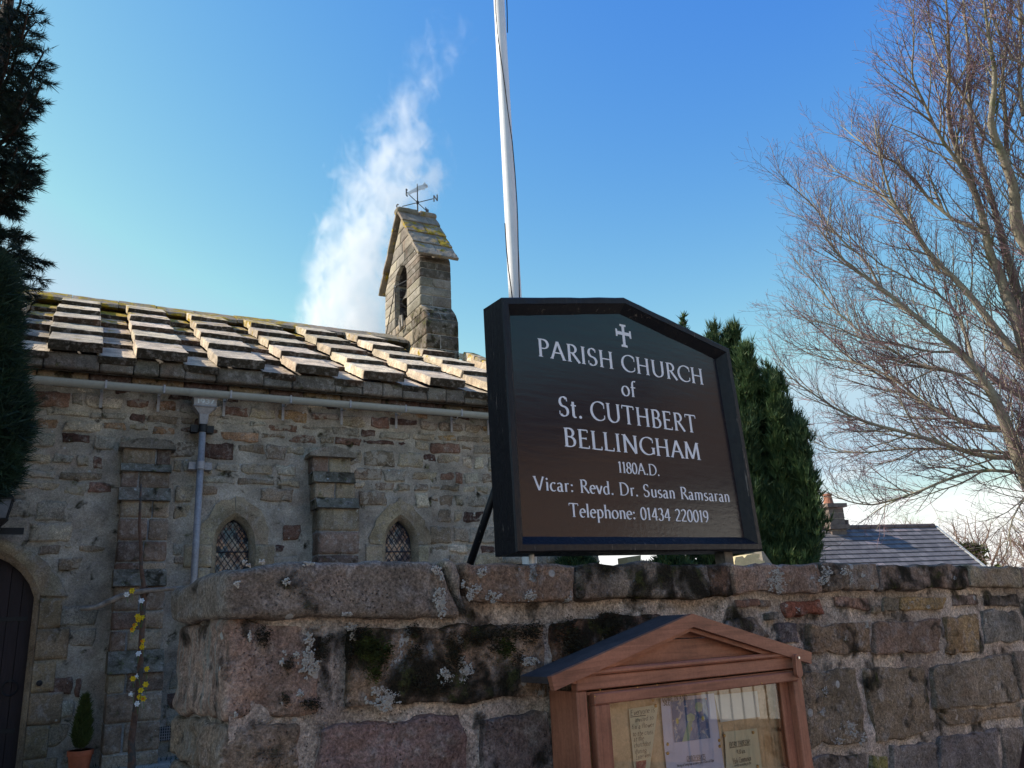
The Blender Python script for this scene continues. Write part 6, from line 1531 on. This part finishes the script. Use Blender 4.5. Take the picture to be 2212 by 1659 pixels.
# ------------------------------------------------------------------ thuja with several spires, right of the sign
TD = 13.5
tb = at(1640, 1330, TD); tb = V(tb[0], tb[1], 0.)
thu = root('thuja', tb, 'broad dark green conifer with several pointed tops, rising behind the right edge of the sign', 'tree')
cens = []; dirs = []; wood = MB(); pm = F/TD
spires = [(1539, 697, 15, 30), (1561, 724, 12, 26), (1584, 706, 20, 42), (1610, 742, 15, 34), (1628, 778, 15, 34), (1662, 796, 17, 36), (1681, 812, 13, 30), (1700, 868, 18, 34), (1722, 900, 14, 30), (1744, 912, 15, 30), (1560, 850, 40, 80), (1612, 900, 34, 62), (1676, 960, 34, 60), (1722, 1020, 28, 44), (1600, 980, 60, 90), (1690, 1060, 56, 88), (1620, 1080, 80, 90)]
for (x, y, r1, r2) in spires:
    y += 14; dep = TD+random.uniform(-.5, .5); n = int(40+(1290-y)*.80*(r2/48))
    wood.tube([at(x+3, 1300, dep)-Z*.5, at(x+2, (y+1300)/2, dep), at(x, y+14, dep)], [.05, .035, .006], 6)
    for _ in range(n):
        t = random.random(); yy = y+t*(1270-y); g_ = min(1, (yy-y)/190.)**1.1; r = (2+g_*(r1+(r2-r1)*min(1, (yy-y)/330.)))
        bulge = 1+.26*math.sin(yy*.11+x)+.16*math.sin(yy*.23+x*2)
        ang = random.uniform(0, 6.283); u = random.random()**.45*r*bulge; xx = x+(yy-y)*.02+u*math.cos(ang)
        # outer outline kept from spilling
        lim = np.interp(yy, [690, 750, 785, 810, 861, 889, 915, 969, 1018, 1070, 1105, 1136, 1181, 1209, 1300], [1600, 1630, 1643, 1684, 1700, 1724, 1747, 1739, 1752, 1768, 1781, 1778, 1766, 1757, 1750])
        if xx > lim-4: xx = lim-4-random.random()*18
        c = at(xx, yy, dep+u*math.sin(ang)/pm)
        dd_ = RT*math.cos(ang)*.34+FW*math.sin(ang)*.3+Z*1.05
        for _k in range(5):
            cens.append(c+rng.normal(0, .05, 3)*V(1, 1, 1.3)); dirs.append(dd_+rng.normal(0, .18, 3))
mk_tris('crown', sprays(cens, dirs, 18, .125, .055, .30), M['thuja'], thu); wood.build('trunk', M['trunk'], thu, attrs=False)
print('thuja', len(cens))
# foliage of a hedge and a conifer tip seen round the sign
def small_conifer(name, label, x0, y0, x1, y1, dist, n, tipx=None):
    b0 = at((x0+x1)/2, 1330, dist); b0 = V(b0[0], b0[1], 0); r_ = root(name, b0, label, 'tree' if name != 'low_shrub' else 'shrub')
    cens = []; dirs = []; cxm = (x0+x1)/2
    for _ in range(n):
        t = random.random()**.7; yy = y0+t*(y1-y0); r = (x1-x0)/2*min(1, t*2.2+.04); a = random.uniform(0, 6.283); u = random.random()**.5
        c = at(cxm+r*u*math.cos(a), yy, dist+r*u*math.sin(a)/F*dist); cens.append(c); dirs.append(RT*math.cos(a)*.5+FW*math.sin(a)*.5+Z*.9)
    mk_tris('crown', sprays(cens, dirs, 12, .10, .13, .36), M['thuja'], r_); mb = MB(); mb.tube([b0, at(cxm, y0+12, dist)], [.05, .01], 6); mb.build('trunk', M['trunk'], r_, attrs=False)
small_conifer('conifer', 'small conifer top just showing above the sloping edge of the sign', 1440, 684, 1512, 1260, 14.5, 1500)
small_conifer('low_shrub', 'dark shrub in the gap under the middle of the sign', 1395, 1198, 1500, 1270, 12, 500)
small_conifer('low_shrub', 'dark shrub in the gap under the left half of the sign, by the white leg', 1195, 1196, 1292, 1270, 12.5, 500)

# ------------------------------------------------------------------ bare deciduous trees
M['bark'] = simple('smooth_grey_green_bark', (.31, .27, .20), .8, var=.35, nsc=2.2, bump=.3, col2=(.15, .16, .08), thr=(.5, .7))
M['twig'] = simple('reddish_twigs', (.21, .13, .14), .8, var=.3, nsc=5)
M['farbark'] = simple('far_twigs', (.20, .135, .10), .9, var=.3, nsc=2)
def curve_pts(p, d, L_, n, wob, up, seedv):
    P = [p]; d = d/np.linalg.norm(d)
    for i in range(n):
        d = d+rng.normal(0, wob, 3)+Z*up; d /= np.linalg.norm(d); P.append(P[-1]+d*L_/n)
    return P
def side_dir(t, ang, bias):
    a = rng.normal(size=3); a = a-t*(a @ t); a /= np.linalg.norm(a)+1e-9; d = t*math.cos(ang)+a*math.sin(ang)+bias; return d/np.linalg.norm(d)
def grow(P, R, lev, limbs, twigs, spec):
    (limbs if lev <= 1 else twigs).tube(P, R, (8 if lev == 0 else 5) if lev <= 1 else 3, cap=False)
    if lev >= len(spec): return
    dens, lmin, lmax, wob, up, ang = spec[lev]
    seg = [np.linalg.norm(P[i+1]-P[i]) for i in range(len(P)-1)]; Lt = sum(seg); n = max(1, int(Lt*dens+random.random()))
    for k in range(n):
        t = (.12 if lev == 0 else .18)+(.86 if lev == 0 else .8)*(k+random.random())/n; x = t*Lt; i = 0
        while i < len(seg)-1 and x > seg[i]: x -= seg[i]; i += 1
        p = P[i]+(P[i+1]-P[i])*min(1, x/seg[i]); tn = (P[i+1]-P[i])/seg[i]
        l = random.uniform(lmin, lmax)*(1-.45*t); r = min(R[i]*.62, .004+l*.011); d = side_dir(tn, rad(random.uniform(*ang)), Z*.12)
        m_ = 6 if lev == 0 else (4 if lev == 1 else 3)
        Q = curve_pts(p, d, l, m_, wob, up, 0); grow(Q, list(np.linspace(r, max(.0025, r*.25), m_+1)), lev+1, limbs, twigs, spec)
BD = 17.
bb = at(2330, 1420, BD); bb = V(bb[0], bb[1], -.1)
big = root('bare_beech', bb, 'large leafless tree with smooth pale limbs sweeping across the right side', 'tree')
limbs = MB(); twigs = MB()
LIMBS = [  # picture outlines of the main limbs, base width, tip width (picture px), depth change
 ([(2330, 1420), (2290, 1200), (2240, 1080), (2207, 1011), (2181, 939), (2161, 886), (2141, 847), (2105, 791), (2075, 761), (1997, 699), (1898, 617), (1832, 574), (1793, 528), (1763, 485)], 46, 3, -1.5),
 ([(2330, 1420), (2320, 1100), (2300, 950), (2270, 900), (2212, 857), (2161, 830), (2112, 791), (2050, 740), (1990, 690), (1930, 655), (1860, 640)], 36, 2, 1.5),
 ([(2330, 1300), (2280, 900), (2240, 820), (2212, 778), (2174, 742), (2128, 679), (2075, 613), (2016, 561), (1974, 495), (1931, 444), (1916, 395), (1898, 329), (1890, 260)], 32, 2, -.5),
 ([(2330, 1250), (2240, 830), (2212, 748), (2194, 682), (2171, 633), (2161, 594), (2135, 544), (2128, 485), (2105, 411), (2069, 329), (2049, 270), (2049, 204), (2051, 115), (2046, 33), (2040, -60)], 40, 3, 0),
 ([(2330, 1200), (2240, 780), (2212, 715), (2194, 617), (2174, 551), (2161, 502), (2155, 477), (2128, 378), (2102, 312), (2092, 197), (2095, 131), (2080, 0), (2075, -80)], 34, 3, 1.2),
 ([(2350, 1200), (2290, 700), (2250, 570), (2212, 526), (2191, 477), (2194, 418), (2174, 355), (2141, 280), (2141, 247), (2151, 164), (2141, 108), (2131, 49), (2120, -60)], 42, 4, -.8),
 ([(2174, 355), (2174, 296), (2171, 230), (2164, 164), (2174, 99), (2187, 16), (2190, -60)], 14, 3, .8),
 ([(2240, 1070), (2207, 988), (2128, 988), (2046, 962), (1964, 936), (1881, 916), (1816, 890), (1766, 857), (1717, 824), (1674, 781)], 18, 2, -1.2),
 ([(2161, 925), (2095, 916), (2013, 880), (1957, 850), (1898, 807), (1832, 775), (1783, 722), (1733, 682), (1700, 655)], 13, 2, 1.),
 ([(2270, 960), (2212, 936), (2128, 926), (2062, 906), (1997, 873), (1931, 817), (1849, 781), (1766, 775), (1697, 735)], 15, 2, .2),
 ([(2181, 979), (2100, 972), (2029, 969), (1947, 969), (1865, 979), (1799, 975), (1747, 946)], 9, 2, -.4),
 ([(2260, 1040), (2212, 1021), (2115, 1014), (2046, 1035), (1976, 1066), (1907, 1087), (1872, 1092), (1820, 1080), (1778, 1059)], 11, 2, -1.5),
 ([(2260, 1060), (2225, 1060), (2190, 1110), (2180, 1150), (2172, 1200)], 7, 2, -.7),
 ([(2105, 411), (2070, 350), (2029, 296), (1997, 224), (1974, 178), (1969, 148), (1975, 90), (1972, 20)], 12, 2, -.8),
 ([(2128, 503), (2029, 461), (1957, 362), (1900, 335), (1850, 300), (1816, 270)], 11, 2, .8),
 ([(2030, 590), (1960, 480), (1898, 411), (1832, 388), (1780, 345)], 10, 2, 1.4),
 ([(1900, 620), (1871, 560), (1816, 520), (1763, 450), (1720, 411), (1691, 388)], 8, 2, -.3),
 ([(2105, 791), (2080, 700), (2040, 640), (1960, 600), (1880, 560), (1800, 470)], 11, 2, .6),
 ([(2141, 847), (2060, 800), (1980, 790), (1900, 740), (1830, 700), (1760, 610), (1715, 560)], 12, 2, .2),
 ([(2190, 130), (2150, 60), (2120, -40)], 8, 3, 0), ([(2212, 250), (2200, 180), (2205, 90), (2200, -20)], 12, 4, .5),
 ([(2300, 640), (2240, 480), (2220, 330), (2230, 180), (2215, 0), (2210, -90)], 24, 4, -1.),
 ([(2128, 300), (2080, 200), (2030, 140), (2010, 60), (2000, -30)], 10, 2, 1.),
 ([(2060, 760), (2000, 760), (1930, 740), (1860, 735), (1800, 700), (1740, 690)], 8, 2, -1.),
]
spec = [(7.0, .7, 1.75, .08, .055, (22, 50)), (8.6, .28, .9, .12, .055, (25, 58)), (8.8, .10, .36, .13, .06, (28, 60))]
for (px_, w0_, w1_, dz_) in LIMBS:
    n = len(px_); P = []; k0 = random.uniform(0, 9)
    for i, (x, y) in enumerate(px_):
        t = i/(n-1); P.append(at(x, y, BD+dz_*t+.25*math.sin(k0+t*5)*t))
    # smooth the polyline
    Q = [P[0]]
    for a, c in zip(P[:-1], P[1:]): Q += [a*.72+c*.28, a*.28+c*.72]
    Q.append(P[-1]); pm = BD/F; R = [ (w0_*(1-t)**1.2+w1_*(1-(1-t)**1.2))*.5*pm*.85 for t in np.linspace(0, 1, len(Q))]
    R = [q*.82 for q in R]
    grow(Q, R, 0, limbs, twigs, spec)
limbs.build('limb', M['bark'], big, smooth=True, attrs=False); tw = twigs.build('twigs', M['twig'], big, attrs=False); tw['kind'] = 'stuff'
print('beech', limbs.n, twigs.n)
# far trees beyond the house
def fartree(x, ytop, dist, wpx, label, seed_):
    b0 = at(x, 1300, dist); b0 = V(b0[0], b0[1], 0); top = at(x, ytop, dist); H = top[2]; r_ = root('bare_tree', b0, label, 'tree', 'bare trees beyond the churchyard')
    li, tw = MB(), MB(); W2 = wpx/F*dist/2; trunk = [b0, b0+Z*H*.22, b0+Z*H*.34]; li.tube(trunk, [.22, .17, .15], 8)
    sp = [(.0, 1, 1, .1, 0, (30, 50)), (2.4, .8, 1.9, .16, .02, (25, 60)), (5.5, .3, .95, .2, .02, (30, 70))]
    for k in range(24):
        a = k*2.4; e = random.uniform(.25, 1.); tgt = b0+V(math.cos(a)*W2*e*.95, math.sin(a)*W2*e, H*(.62+.36*math.sqrt(max(0, 1-e*e))+random.uniform(-.05, .02)))
        st = b0+Z*H*random.uniform(.2, .36); P = [st*(1-t)+tgt*t+Z*math.sin(t*math.pi)*.5*(-1 if e > .7 else .2)+rng.normal(0, .18, 3)*(0 < t < 1) for t in np.linspace(0, 1, 7)]
        grow(P, list(np.linspace(.075, .012, 7)), 1, li, tw, sp)
    li.build('trunk', M['farbark'], r_, attrs=False); o = tw.build('twigs', M['farbark'], r_, attrs=False); o['kind'] = 'stuff'
fartree(2130, 1108, 46, 190, 'brown bare tree with a round crown, right of the slate roof', 1)
fartree(2290, 1100, 42, 200, 'brown bare tree beyond the slate roof, cut by the right edge', 2)
fartree(1985, 1105, 60, 110, 'small bare tree whose top shows just over the right half of the slate roof ridge', 3)
fartree(2062, 1170, 52, 90, 'low bare tree between the slate roof verge and the round bare tree', 4)
fartree(587, 678, 30, 20, 'bare tree whose tip just shows over the church ridge, farther left', 5)
fartree(652, 692, 30, 24, 'bare tree whose tip just shows over the church ridge, nearer the bellcote', 6)
# ivy green at their feet
cens = []; dirs = []
for _ in range(1500):
    x, y = random.gauss(2085, 16), random.uniform(1180, 1260)
    cens.append(at(x, y, 44)); dirs.append(V(*rng.normal(0, 1, 3)))
ivy = tagp(mk_tris('ivy', sprays(cens, dirs, 6, .22, .3, .8), M['pineneedle']), kind='stuff')

# ------------------------------------------------------------------ slate roofed house beyond the wall
dH, nH = direc(75), direc(165); HD = 31.
rt0 = at(2018, 1138, HD); sH = float(rt0 @ dH); oH = float(rt0 @ nH); zH = float(rt0[2])
def pH(s, o, z): return dH*(sH+s)+nH*(oH+o)+Z*(zH+z)
rl = hit(1690, 1145, pH(0, 0, 0), nH); LH = float(rl @ dH)-sH
PI_ = rad(40); dnH = math.cos(PI_)*nH-math.sin(PI_)*Z; nHn = math.sin(PI_)*nH+math.cos(PI_)*Z; SL = 4.3
house = root('slate_roofed_house', pH(LH/2, 2, -zH), 'low house with a purple grey slate roof and one chimney, beyond the wall', 'house')
def slatemat():
    mt, nt, b = newmat('welsh_slate'); g = G(nt); L = nt.links.new
    at_ = g.n('ShaderNodeAttribute', attribute_name='tint'); tc = g.n('ShaderNodeNewGeometry').outputs['Position']; n2 = g.noise(tc, 6, 5, .6)
    c = g.scale(at_.outputs['Color'], g.ramp(n2, .3, .7, .8, 1.2, False)); L(c, b.inputs['Base Color']); b.inputs['Roughness'].default_value = .55; return mt
M['slate'] = slatemat()
mb = MB(); nrow = 19
for r_ in range(nrow):
    t0 = SL*r_/nrow; t1 = SL*(r_+1)/nrow+.03; s = LH-(.15 if r_ % 2 else 0); w = .26
    while s < -.01:
        e = min(s+w, 0); k = random.uniform(.75, 1.2); c = [.145*k, .132*k, .132*k, 0]
        if random.random() < .04: c = [.24, .2, .2, 0]
        a = pH(0, 0, 0); P = [pH(max(s, LH)+.004, 0, 0)+dnH*t0+nHn*.012, pH(e-.004, 0, 0)+dnH*t0+nHn*.012, pH(e-.004, 0, 0)+dnH*t1+nHn*.040, pH(max(s, LH)+.004, 0, 0)+dnH*t1+nHn*.040]
        Pb = [p-nHn*.02 for p in P]; mb.add(P+Pb[2:4], [(3, 2, 1, 0), (2, 3, 5, 4)], tint=c); s += w
hr = mb.build('roof', M['slate'], house); hr['kind'] = 'stuff'
M['ridgetile'] = simple('dark_ridge_tile', (.13, .09, .08), .8, var=.3, nsc=3); M['whitetrim'] = simple('pale_verge_mortar', (.42, .42, .40), .8, var=.2)
M['rendered'] = simple('cream_render', (.50, .44, .34), .9, var=.12, nsc=3, bump=.3)
s = LH
while s < 0:
    e = min(s+.45, 0); mb = MB(); mb.tube([pH(s+.01, 0, .02), pH(e-.01, 0, .02)], .09, 8); mb.build('ridge_tile', M['ridgetile'], house, attrs=False); s += .45
mb = MB(); mb.hexa([pH(0, 0, -.03)-nHn*.08, pH(.09, 0, -.03)-nHn*.08, pH(.09, 0, -.03)-nHn*.08+dnH*SL, pH(0, 0, -.03)-nHn*.08+dnH*SL, pH(0, 0, 0)+nHn*.05, pH(.09, 0, 0)+nHn*.05, pH(.09, 0, 0)+nHn*.05+dnH*SL, pH(0, 0, 0)+nHn*.05+dnH*SL][:8]); mb.build('verge', M['whitetrim'], house, attrs=False)
ez = -math.sin(PI_)*SL; eo = math.cos(PI_)*SL
mb = MB(); mb.hexa([pH(LH+.1, eo-.3, -zH), pH(-.12, eo-.3, -zH), pH(-.12, -eo+.3, -zH), pH(LH+.1, -eo+.3, -zH), pH(LH+.1, eo-.3, ez+.2), pH(-.12, eo-.3, ez+.2), pH(-.12, -eo+.3, ez+.2), pH(LH+.1, -eo+.3, ez+.2)][:8]); mb.build('wall', M['rendered'], house, attrs=False)
mk('gable_wall', [pH(-.11, eo-.3, ez), pH(-.11, -eo+.3, ez), pH(-.11, 0, -.12), pH(LH+.12, eo-.3, ez), pH(LH+.12, -eo+.3, ez), pH(LH+.12, 0, -.12)], [(0, 1, 2), (5, 4, 3)], M['rendered'], house)
mk('far_roof_slope', [pH(LH, 0, 0), pH(0, 0, 0), pH(0, -eo, ez), pH(LH, -eo, ez)], [(0, 1, 2, 3)], M['ridgetile'], house)
# chimney: stone stack, cap, base flashing, clay pot
cl = hit(1789, 1120, pH(0, .35, 0), nH); cr_ = hit(1833, 1120, pH(0, .35, 0), nH); c0, c1 = float(cl @ dH)-sH, float(cr_ @ dH)-sH; ctop = hit(1811, 1096, pH(0, .2, 0), nH)[2]-zH
M['chimstone'] = simple('sooty_chimney_stone', (.17, .13, .11), .9, var=.4, nsc=3, col2=(.12, .09, .08), thr=(.5, .65), bump=.3)
chm = bpy.data.objects.new('chimney', None); C.objects.link(chm); chm.parent = house; w0 = pH((c0+c1)/2, 0, 0); chm['_w'] = [float(q) for q in w0]; chm.location = tuple(w0-parent_world(house))
wd = (c1-c0)*.72; cc_ = (c0+c1)/2
for k in range(5):
    z0 = -.25+(ctop+.25)*k/5; z1 = -.25+(ctop+.25)*(k+1)/5-.012; nb_ = 2
    cut = cc_+random.uniform(-.15, .15)*wd
    for a, c in ((cc_-wd/2, cut-.006), (cut+.006, cc_+wd/2)):
        mb = MB(); mb.box(pH((a+c)/2, 0, (z0+z1)/2), dH, nH, Z, (c-a)/2, .30, (z1-z0)/2); mb.build('stone', M['chimstone'], chm, attrs=False)
mb = MB(); mb.box(pH(cc_, 0, ctop/2-.12), dH, nH, Z, wd/2-.01, .29, (ctop+.25)/2); mb.build('joint_mortar', M['rendered'], chm, attrs=False)
mb = MB(); mb.box(pH(cc_, 0, ctop+.05), dH, nH, Z, wd/2+.09, .40, .06); mb.build('cap_stone', M['chimstone'], chm, attrs=False)
mb = MB(); mb.box(pH(cc_, 0, .03), dH, nH, Z, wd/2+.09, .38, .07); mb.build('base_course', M['chimstone'], chm, attrs=False)
mb = MB(); q = pH(cc_-.02, 0, ctop+.1); mb.tube([q, q+Z*.10, q+Z*.30, q+Z*.30, q+Z*.36], [.17, .15, .12, .15, .15], 14); mb.build('chimney_pot', simple('clay_pot', (.30, .13, .08), .8, var=.3), chm, attrs=False)
mb = MB(); q = pH(c1+.05, 0, ctop+.05); mb.tube([pH(cc_+wd/2+.12, .2, .1), pH(cc_+wd/2+.14, .2, .25)], .06, 8); mb.build('cowl', M['ridgetile'], chm, attrs=False)

# ------------------------------------------------------------------ gravestones glimpsed under the sign
M['paleash'] = simple('pale_sandstone_monument', (.55, .45, .26), .85, var=.15, nsc=5, bump=.3)
M['greymon'] = simple('grey_monument', (.25, .22, .18), .9, var=.25, nsc=5, bump=.3)
def monument(px, dist, label, mat, thick=.25, nm='gravestone'):
    p0 = at(px[0][0], 1250, dist); P = [hit(x, y, p0, nW) for x, y in px]; b0 = V(P[0][0], P[0][1], .3)
    lo = [V(P[-1][0], P[-1][1], .3), V(P[0][0], P[0][1], .3)]; r_ = root(nm, b0, label, 'gravestone'); v, f = plate((P+lo)[::-1], nW, thick); mk('stone', v, f, M[mat], r_)
    mb = MB(); c = (P[0]+P[-1])/2; mb.box(V(c[0], c[1], .36)-nW*thick/2, dW, nW, Z, np.linalg.norm((P[0]-P[-1])[:2])/2+.08, thick/2+.1, .10); mb.build('base', M[mat], r_, attrs=False)
monument([QH(378, 1572), QH(385, 1545), QH(428, 1538), QH(440, 1550), QH(455, 1532), QH(500, 1522), QH(535, 1525), QH(533, 1548), QH(520, 1556), QH(545, 1565), QH(566, 1568), QH(566, 1590)], 11, 'pale sunlit sandstone gravestone with a shaped top, under the right corner of the sign', 'paleash')
monument([QH(560, 1590), QH(545, 1510), QH(556, 1508), QH(612, 1588)], 12, 'grey pointed gravestone between the pale one and the conifer', 'greymon', .3)
monument([Q3(930, 1600), Q3(926, 1556), Q3(1000, 1545), Q3(1000, 1600)], 14, 'narrow pale gravestone under the middle of the sign', 'paleash')

# ------------------------------------------------------------------ across the lane (mirrored in the board and glass)
cot = root('white_cottage', V(9.5, -2, 0), 'long white rendered cottage with a stone plinth across the lane', 'house')
M['whitewash'] = simple('white_render', (.74, .72, .68), .85, var=.06, nsc=1.2, bump=.2); M['plinth'] = simple('rough_stone_plinth', (.24, .16, .11), .9, var=.4, nsc=4, bump=.6, col2=(.14, .11, .09), thr=(.45, .6))
X0, X1, Y0, Y1 = 7.6, 13., 2.35, 7.0
mb = MB(); mb.hexa([V(X0, Y0, .45), V(X1, Y0, .45), V(X1, Y1, .45), V(X0, Y1, .45), V(X0, Y0, 3.5), V(X1, Y0, 3.5), V(X1, Y1, 3.5), V(X0, Y1, 3.5)]); mb.build('wall', M['whitewash'], cot, attrs=False)
mb = MB(); mb.hexa([V(X0-.06, Y0-.06, -.1), V(X1+.06, Y0-.06, -.1), V(X1+.06, Y1+.06, -.1), V(X0-.06, Y1+.06, -.1), V(X0-.06, Y0-.06, .449), V(X1+.06, Y0-.06, .449), V(X1+.06, Y1+.06, .449), V(X0-.06, Y1+.06, .449)]); mb.build('plinth', M['plinth'], cot, attrs=False)
xm = (X0+X1)/2; v = [V(X0-.3, Y0-.2, 3.4), V(X0-.3, Y1+.2, 3.4), V(xm, Y1+.2, 5.8), V(xm, Y0-.2, 5.8), V(X1+.3, Y1+.2, 3.4), V(X1+.3, Y0-.2, 3.4)]
mk('roof', v, [(0, 1, 2, 3)[::-1], (2, 4, 5, 3)[::-1], (0, 3, 5), (1, 4, 2)], M['plinth'], cot)
for y in (5.9,):
    mb = MB(); mb.box(V(X0-.02, y, 2.1), V(0, 1, 0), V(1, 0, 0), Z, .42, .03, .55); w_ = mb.build('window', M['whitepaint'], cot, attrs=False)
    mb = MB(); mb.box(V(X0-.055, y, 2.1), V(0, 1, 0), V(1, 0, 0), Z, .36, .004, .49); mb.build('pane', M['blackmetal'], w_, attrs=False)
barn = root('stone_barn', V(9.5, -4, 0), 'brown sandstone barn across the lane, joined to the white cottage', 'barn')
mb = MB(); mb.hexa([V(7.7, -12, -.1), V(13, -12, -.1), V(13, 2.34, -.1), V(7.7, 2.34, -.1), V(7.7, -12, 4.6), V(13, -12, 4.6), V(13, 2.34, 4.6), V(7.7, 2.34, 4.6)], tint=[.46, .30, .20, .1]); mb.build('wall', M['mortar'], barn)
mk('roof', [V(7.4, -12.2, 4.5), V(7.4, 2.3, 4.5), V(10.3, 2.3, 6.2), V(10.3, -12.2, 6.2), V(13.3, 2.3, 4.5), V(13.3, -12.2, 4.5)], [(3, 2, 1, 0), (3, 5, 4, 2), (0, 3, 5), (1, 4, 2)], M['ridgetile'], barn)
ral = root('iron_railing', V(6.6, 4, 0), 'black iron railing of thin upright bars before the white cottage', 'railing')
mb = MB(); mb.tube([V(6.7, 2.3, 1.28), V(6.7, 2.45, 1.14), V(6.7, 2.7, 1.05), V(6.7, 3.2, 1.0), V(6.7, 6.4, 1.0)], .016, 6); mb.build('top_rail', M['blackmetal'], ral, attrs=False)
mb = MB(); mb.tube([V(6.7, 2.3, .12), V(6.7, 6.4, .12)], .012, 6); mb.build('bottom_rail', M['blackmetal'], ral, attrs=False)
y = 2.3
while y <= 6.4:
    zt2 = np.interp(y, [2.3, 2.45, 2.7, 3.2], [1.28, 1.14, 1.05, 1.0])
    mb = MB(); mb.tube([V(6.7, y, .1), V(6.7, y, zt2)], .010, 6); mb.build('bar', M['blackmetal'], ral, attrs=False); y += .12
# dark post at the right edge of the wall
pb_ = at(2240, 1700, 2.6); pst = root('dark_post', V(pb_[0], pb_[1], 0), 'dark brown slanting post cut off by the lower right edge of the photo', 'post')
P = [at(2200, 1720, 2.5), at(2206, 1659, 2.5), at(2212.5, 1600, 2.5), at(2222, 1540, 2.5)]; P = [p+RT*.030 for p in P]
M['maroon'] = simple('dark_maroon_paint', (.035, .018, .02), .4, var=.2)
mb = MB(); mb.tube([V(P[0][0], P[0][1], 0)-RT*.02, P[0], P[1], P[2], P[3]], [.036, .034, .030, .026, .018], 14); mb.build('shaft', M['maroon'], pst, smooth=True, attrs=False); mb = MB(); mb.tube([P[3], P[3]+Z*.02+RT*.01], [.02, .012], 12); mb.build('end_cap', M['maroon'], pst, attrs=False)

# ------------------------------------------------------------------ smoke drifting up behind the bellcote
SD = 24.
s0_ = at(760, 760, SD); SX = V(RT[0], RT[1], 0); SX /= np.linalg.norm(SX); SY = np.cross(Z, SX)
pl = [(770, 762, 96), (720, 758, 97), (660, 762, 96), (600, 772, 92), (540, 784, 88), (480, 800, 90), (420, 832, 100), (360, 846, 104), (300, 862, 96), (250, 872, 88), (200, 892, 78), (150, 925, 84), (100, 945, 90), (60, 955, 86), (25, 960, 70)]
PL = []
for y, x, hw in pl:
    p = hit(x, y, s0_, SY); PL.append((float((p-s0_) @ SX), float(p[2]-s0_[2]), hw/F*SD*1.35))
vv = []; f = []; K = 14
for i, (xx, zz_, hw) in enumerate(PL):
    for k in range(K):
        a = 2*math.pi*k/K; vv.append(s0_+SX*(xx+hw*1.15*math.cos(a))+SY*(min(hw, 1.0)*1.0*math.sin(a))+Z*zz_)
    if i:
        for k in range(K): f.append(((i-1)*K+k, (i-1)*K+(k+1) % K, i*K+(k+1) % K, i*K+k))
f = [q[::-1] for q in f]+[tuple(range(K)), tuple(range((len(PL)-1)*K, len(PL)*K))[::-1]]
def smokemat():
    mt = bpy.data.materials.new('white_smoke'); mt.use_nodes = True; nt = mt.node_tree; nt.nodes.clear(); g = G(nt); L = nt.links.new
    out = nt.nodes.new('ShaderNodeOutputMaterial'); tc = g.n('ShaderNodeTexCoord').outputs['Object']
    ax = g.n('ShaderNodeVectorMath', {0: tc, 1: tuple(SX)}, operation='DOT_PRODUCT').outputs['Value']; ay = g.n('ShaderNodeVectorMath', {0: tc, 1: tuple(SY)}, operation='DOT_PRODUCT').outputs['Value']; az = g.n('ShaderNodeSeparateXYZ', {0: tc}).outputs[2]
    zmin, zmax = PL[0][1], PL[-1][1]; zn = g.ramp(az, zmin, zmax, 0, 1, False)
    def fc(vals, lo, hi):
        c = nt.nodes.new('ShaderNodeFloatCurve'); cv = c.mapping.curves[0]
        pts = [((p[1]-zmin)/(zmax-zmin), (v_-lo)/(hi-lo)) for p, v_ in zip(PL, vals)]
        cv.points[0].location = pts[0]; cv.points[-1].location = pts[-1]
        for q in pts[1:-1]: cv.points.new(*q)
        c.mapping.update(); L(zn, c.inputs['Value']); return g.math('ADD', g.math('MULTIPLY', c.outputs[0], hi-lo), lo)
    xs = [p[0] for p in PL]; ws = [p[2] for p in PL]; cxn = fc(xs, min(xs)-.1, max(xs)+.1); wn = fc(ws, min(ws)*.8, max(ws)*1.1)
    den = [1.0, 1.0, .98, .92, .86, .80, .74, .66, .58, .48, .38, .30, .26, .2, .0]; dn = fc(den, 0, 1.01)
    wy = g.math('MINIMUM', wn, 1.0)
    mp = g.n('ShaderNodeMapping', {'Vector': tc, 'Rotation': (0, 0, 0), 'Scale': (1, 1, .62)}).outputs[0]
    n1 = g.noise(mp, 1.7, 9, .68, .5); n2 = g.noise(mp, .55, 2, .5, .2)
    rx = g.math('DIVIDE', g.math('ADD', g.math('SUBTRACT', ax, cxn), g.math('MULTIPLY', g.math('SUBTRACT', n2, .5), .9)), wn); ry = g.math('DIVIDE', ay, wy)
    r2 = g.math('ADD', g.math('MULTIPLY', rx, rx), g.math('MULTIPLY', ry, ry))
    base = g.math('SUBTRACT', g.math('ADD', n1, g.math('MULTIPLY', dn, .26)), g.math('MULTIPLY', r2, .22))
    d = g.ramp(base, .52, .76, 0, 1); d = g.math('MULTIPLY', d, g.math('MULTIPLY', dn, 1.3))
    vol = g.n('ShaderNodeVolumePrincipled', {'Color': (.99, .99, .99, 1), 'Anisotropy': .0}); L(d, vol.inputs['Density']); L(vol.outputs[0], out.inputs['Volume'])
    return mt
sm = tagp(mk('smoke', vv, [q[::-1] for q in f], smokemat(), origin=s0_), kind='stuff')

for o in bpy.data.objects:
    if '_w' in o: del o['_w']
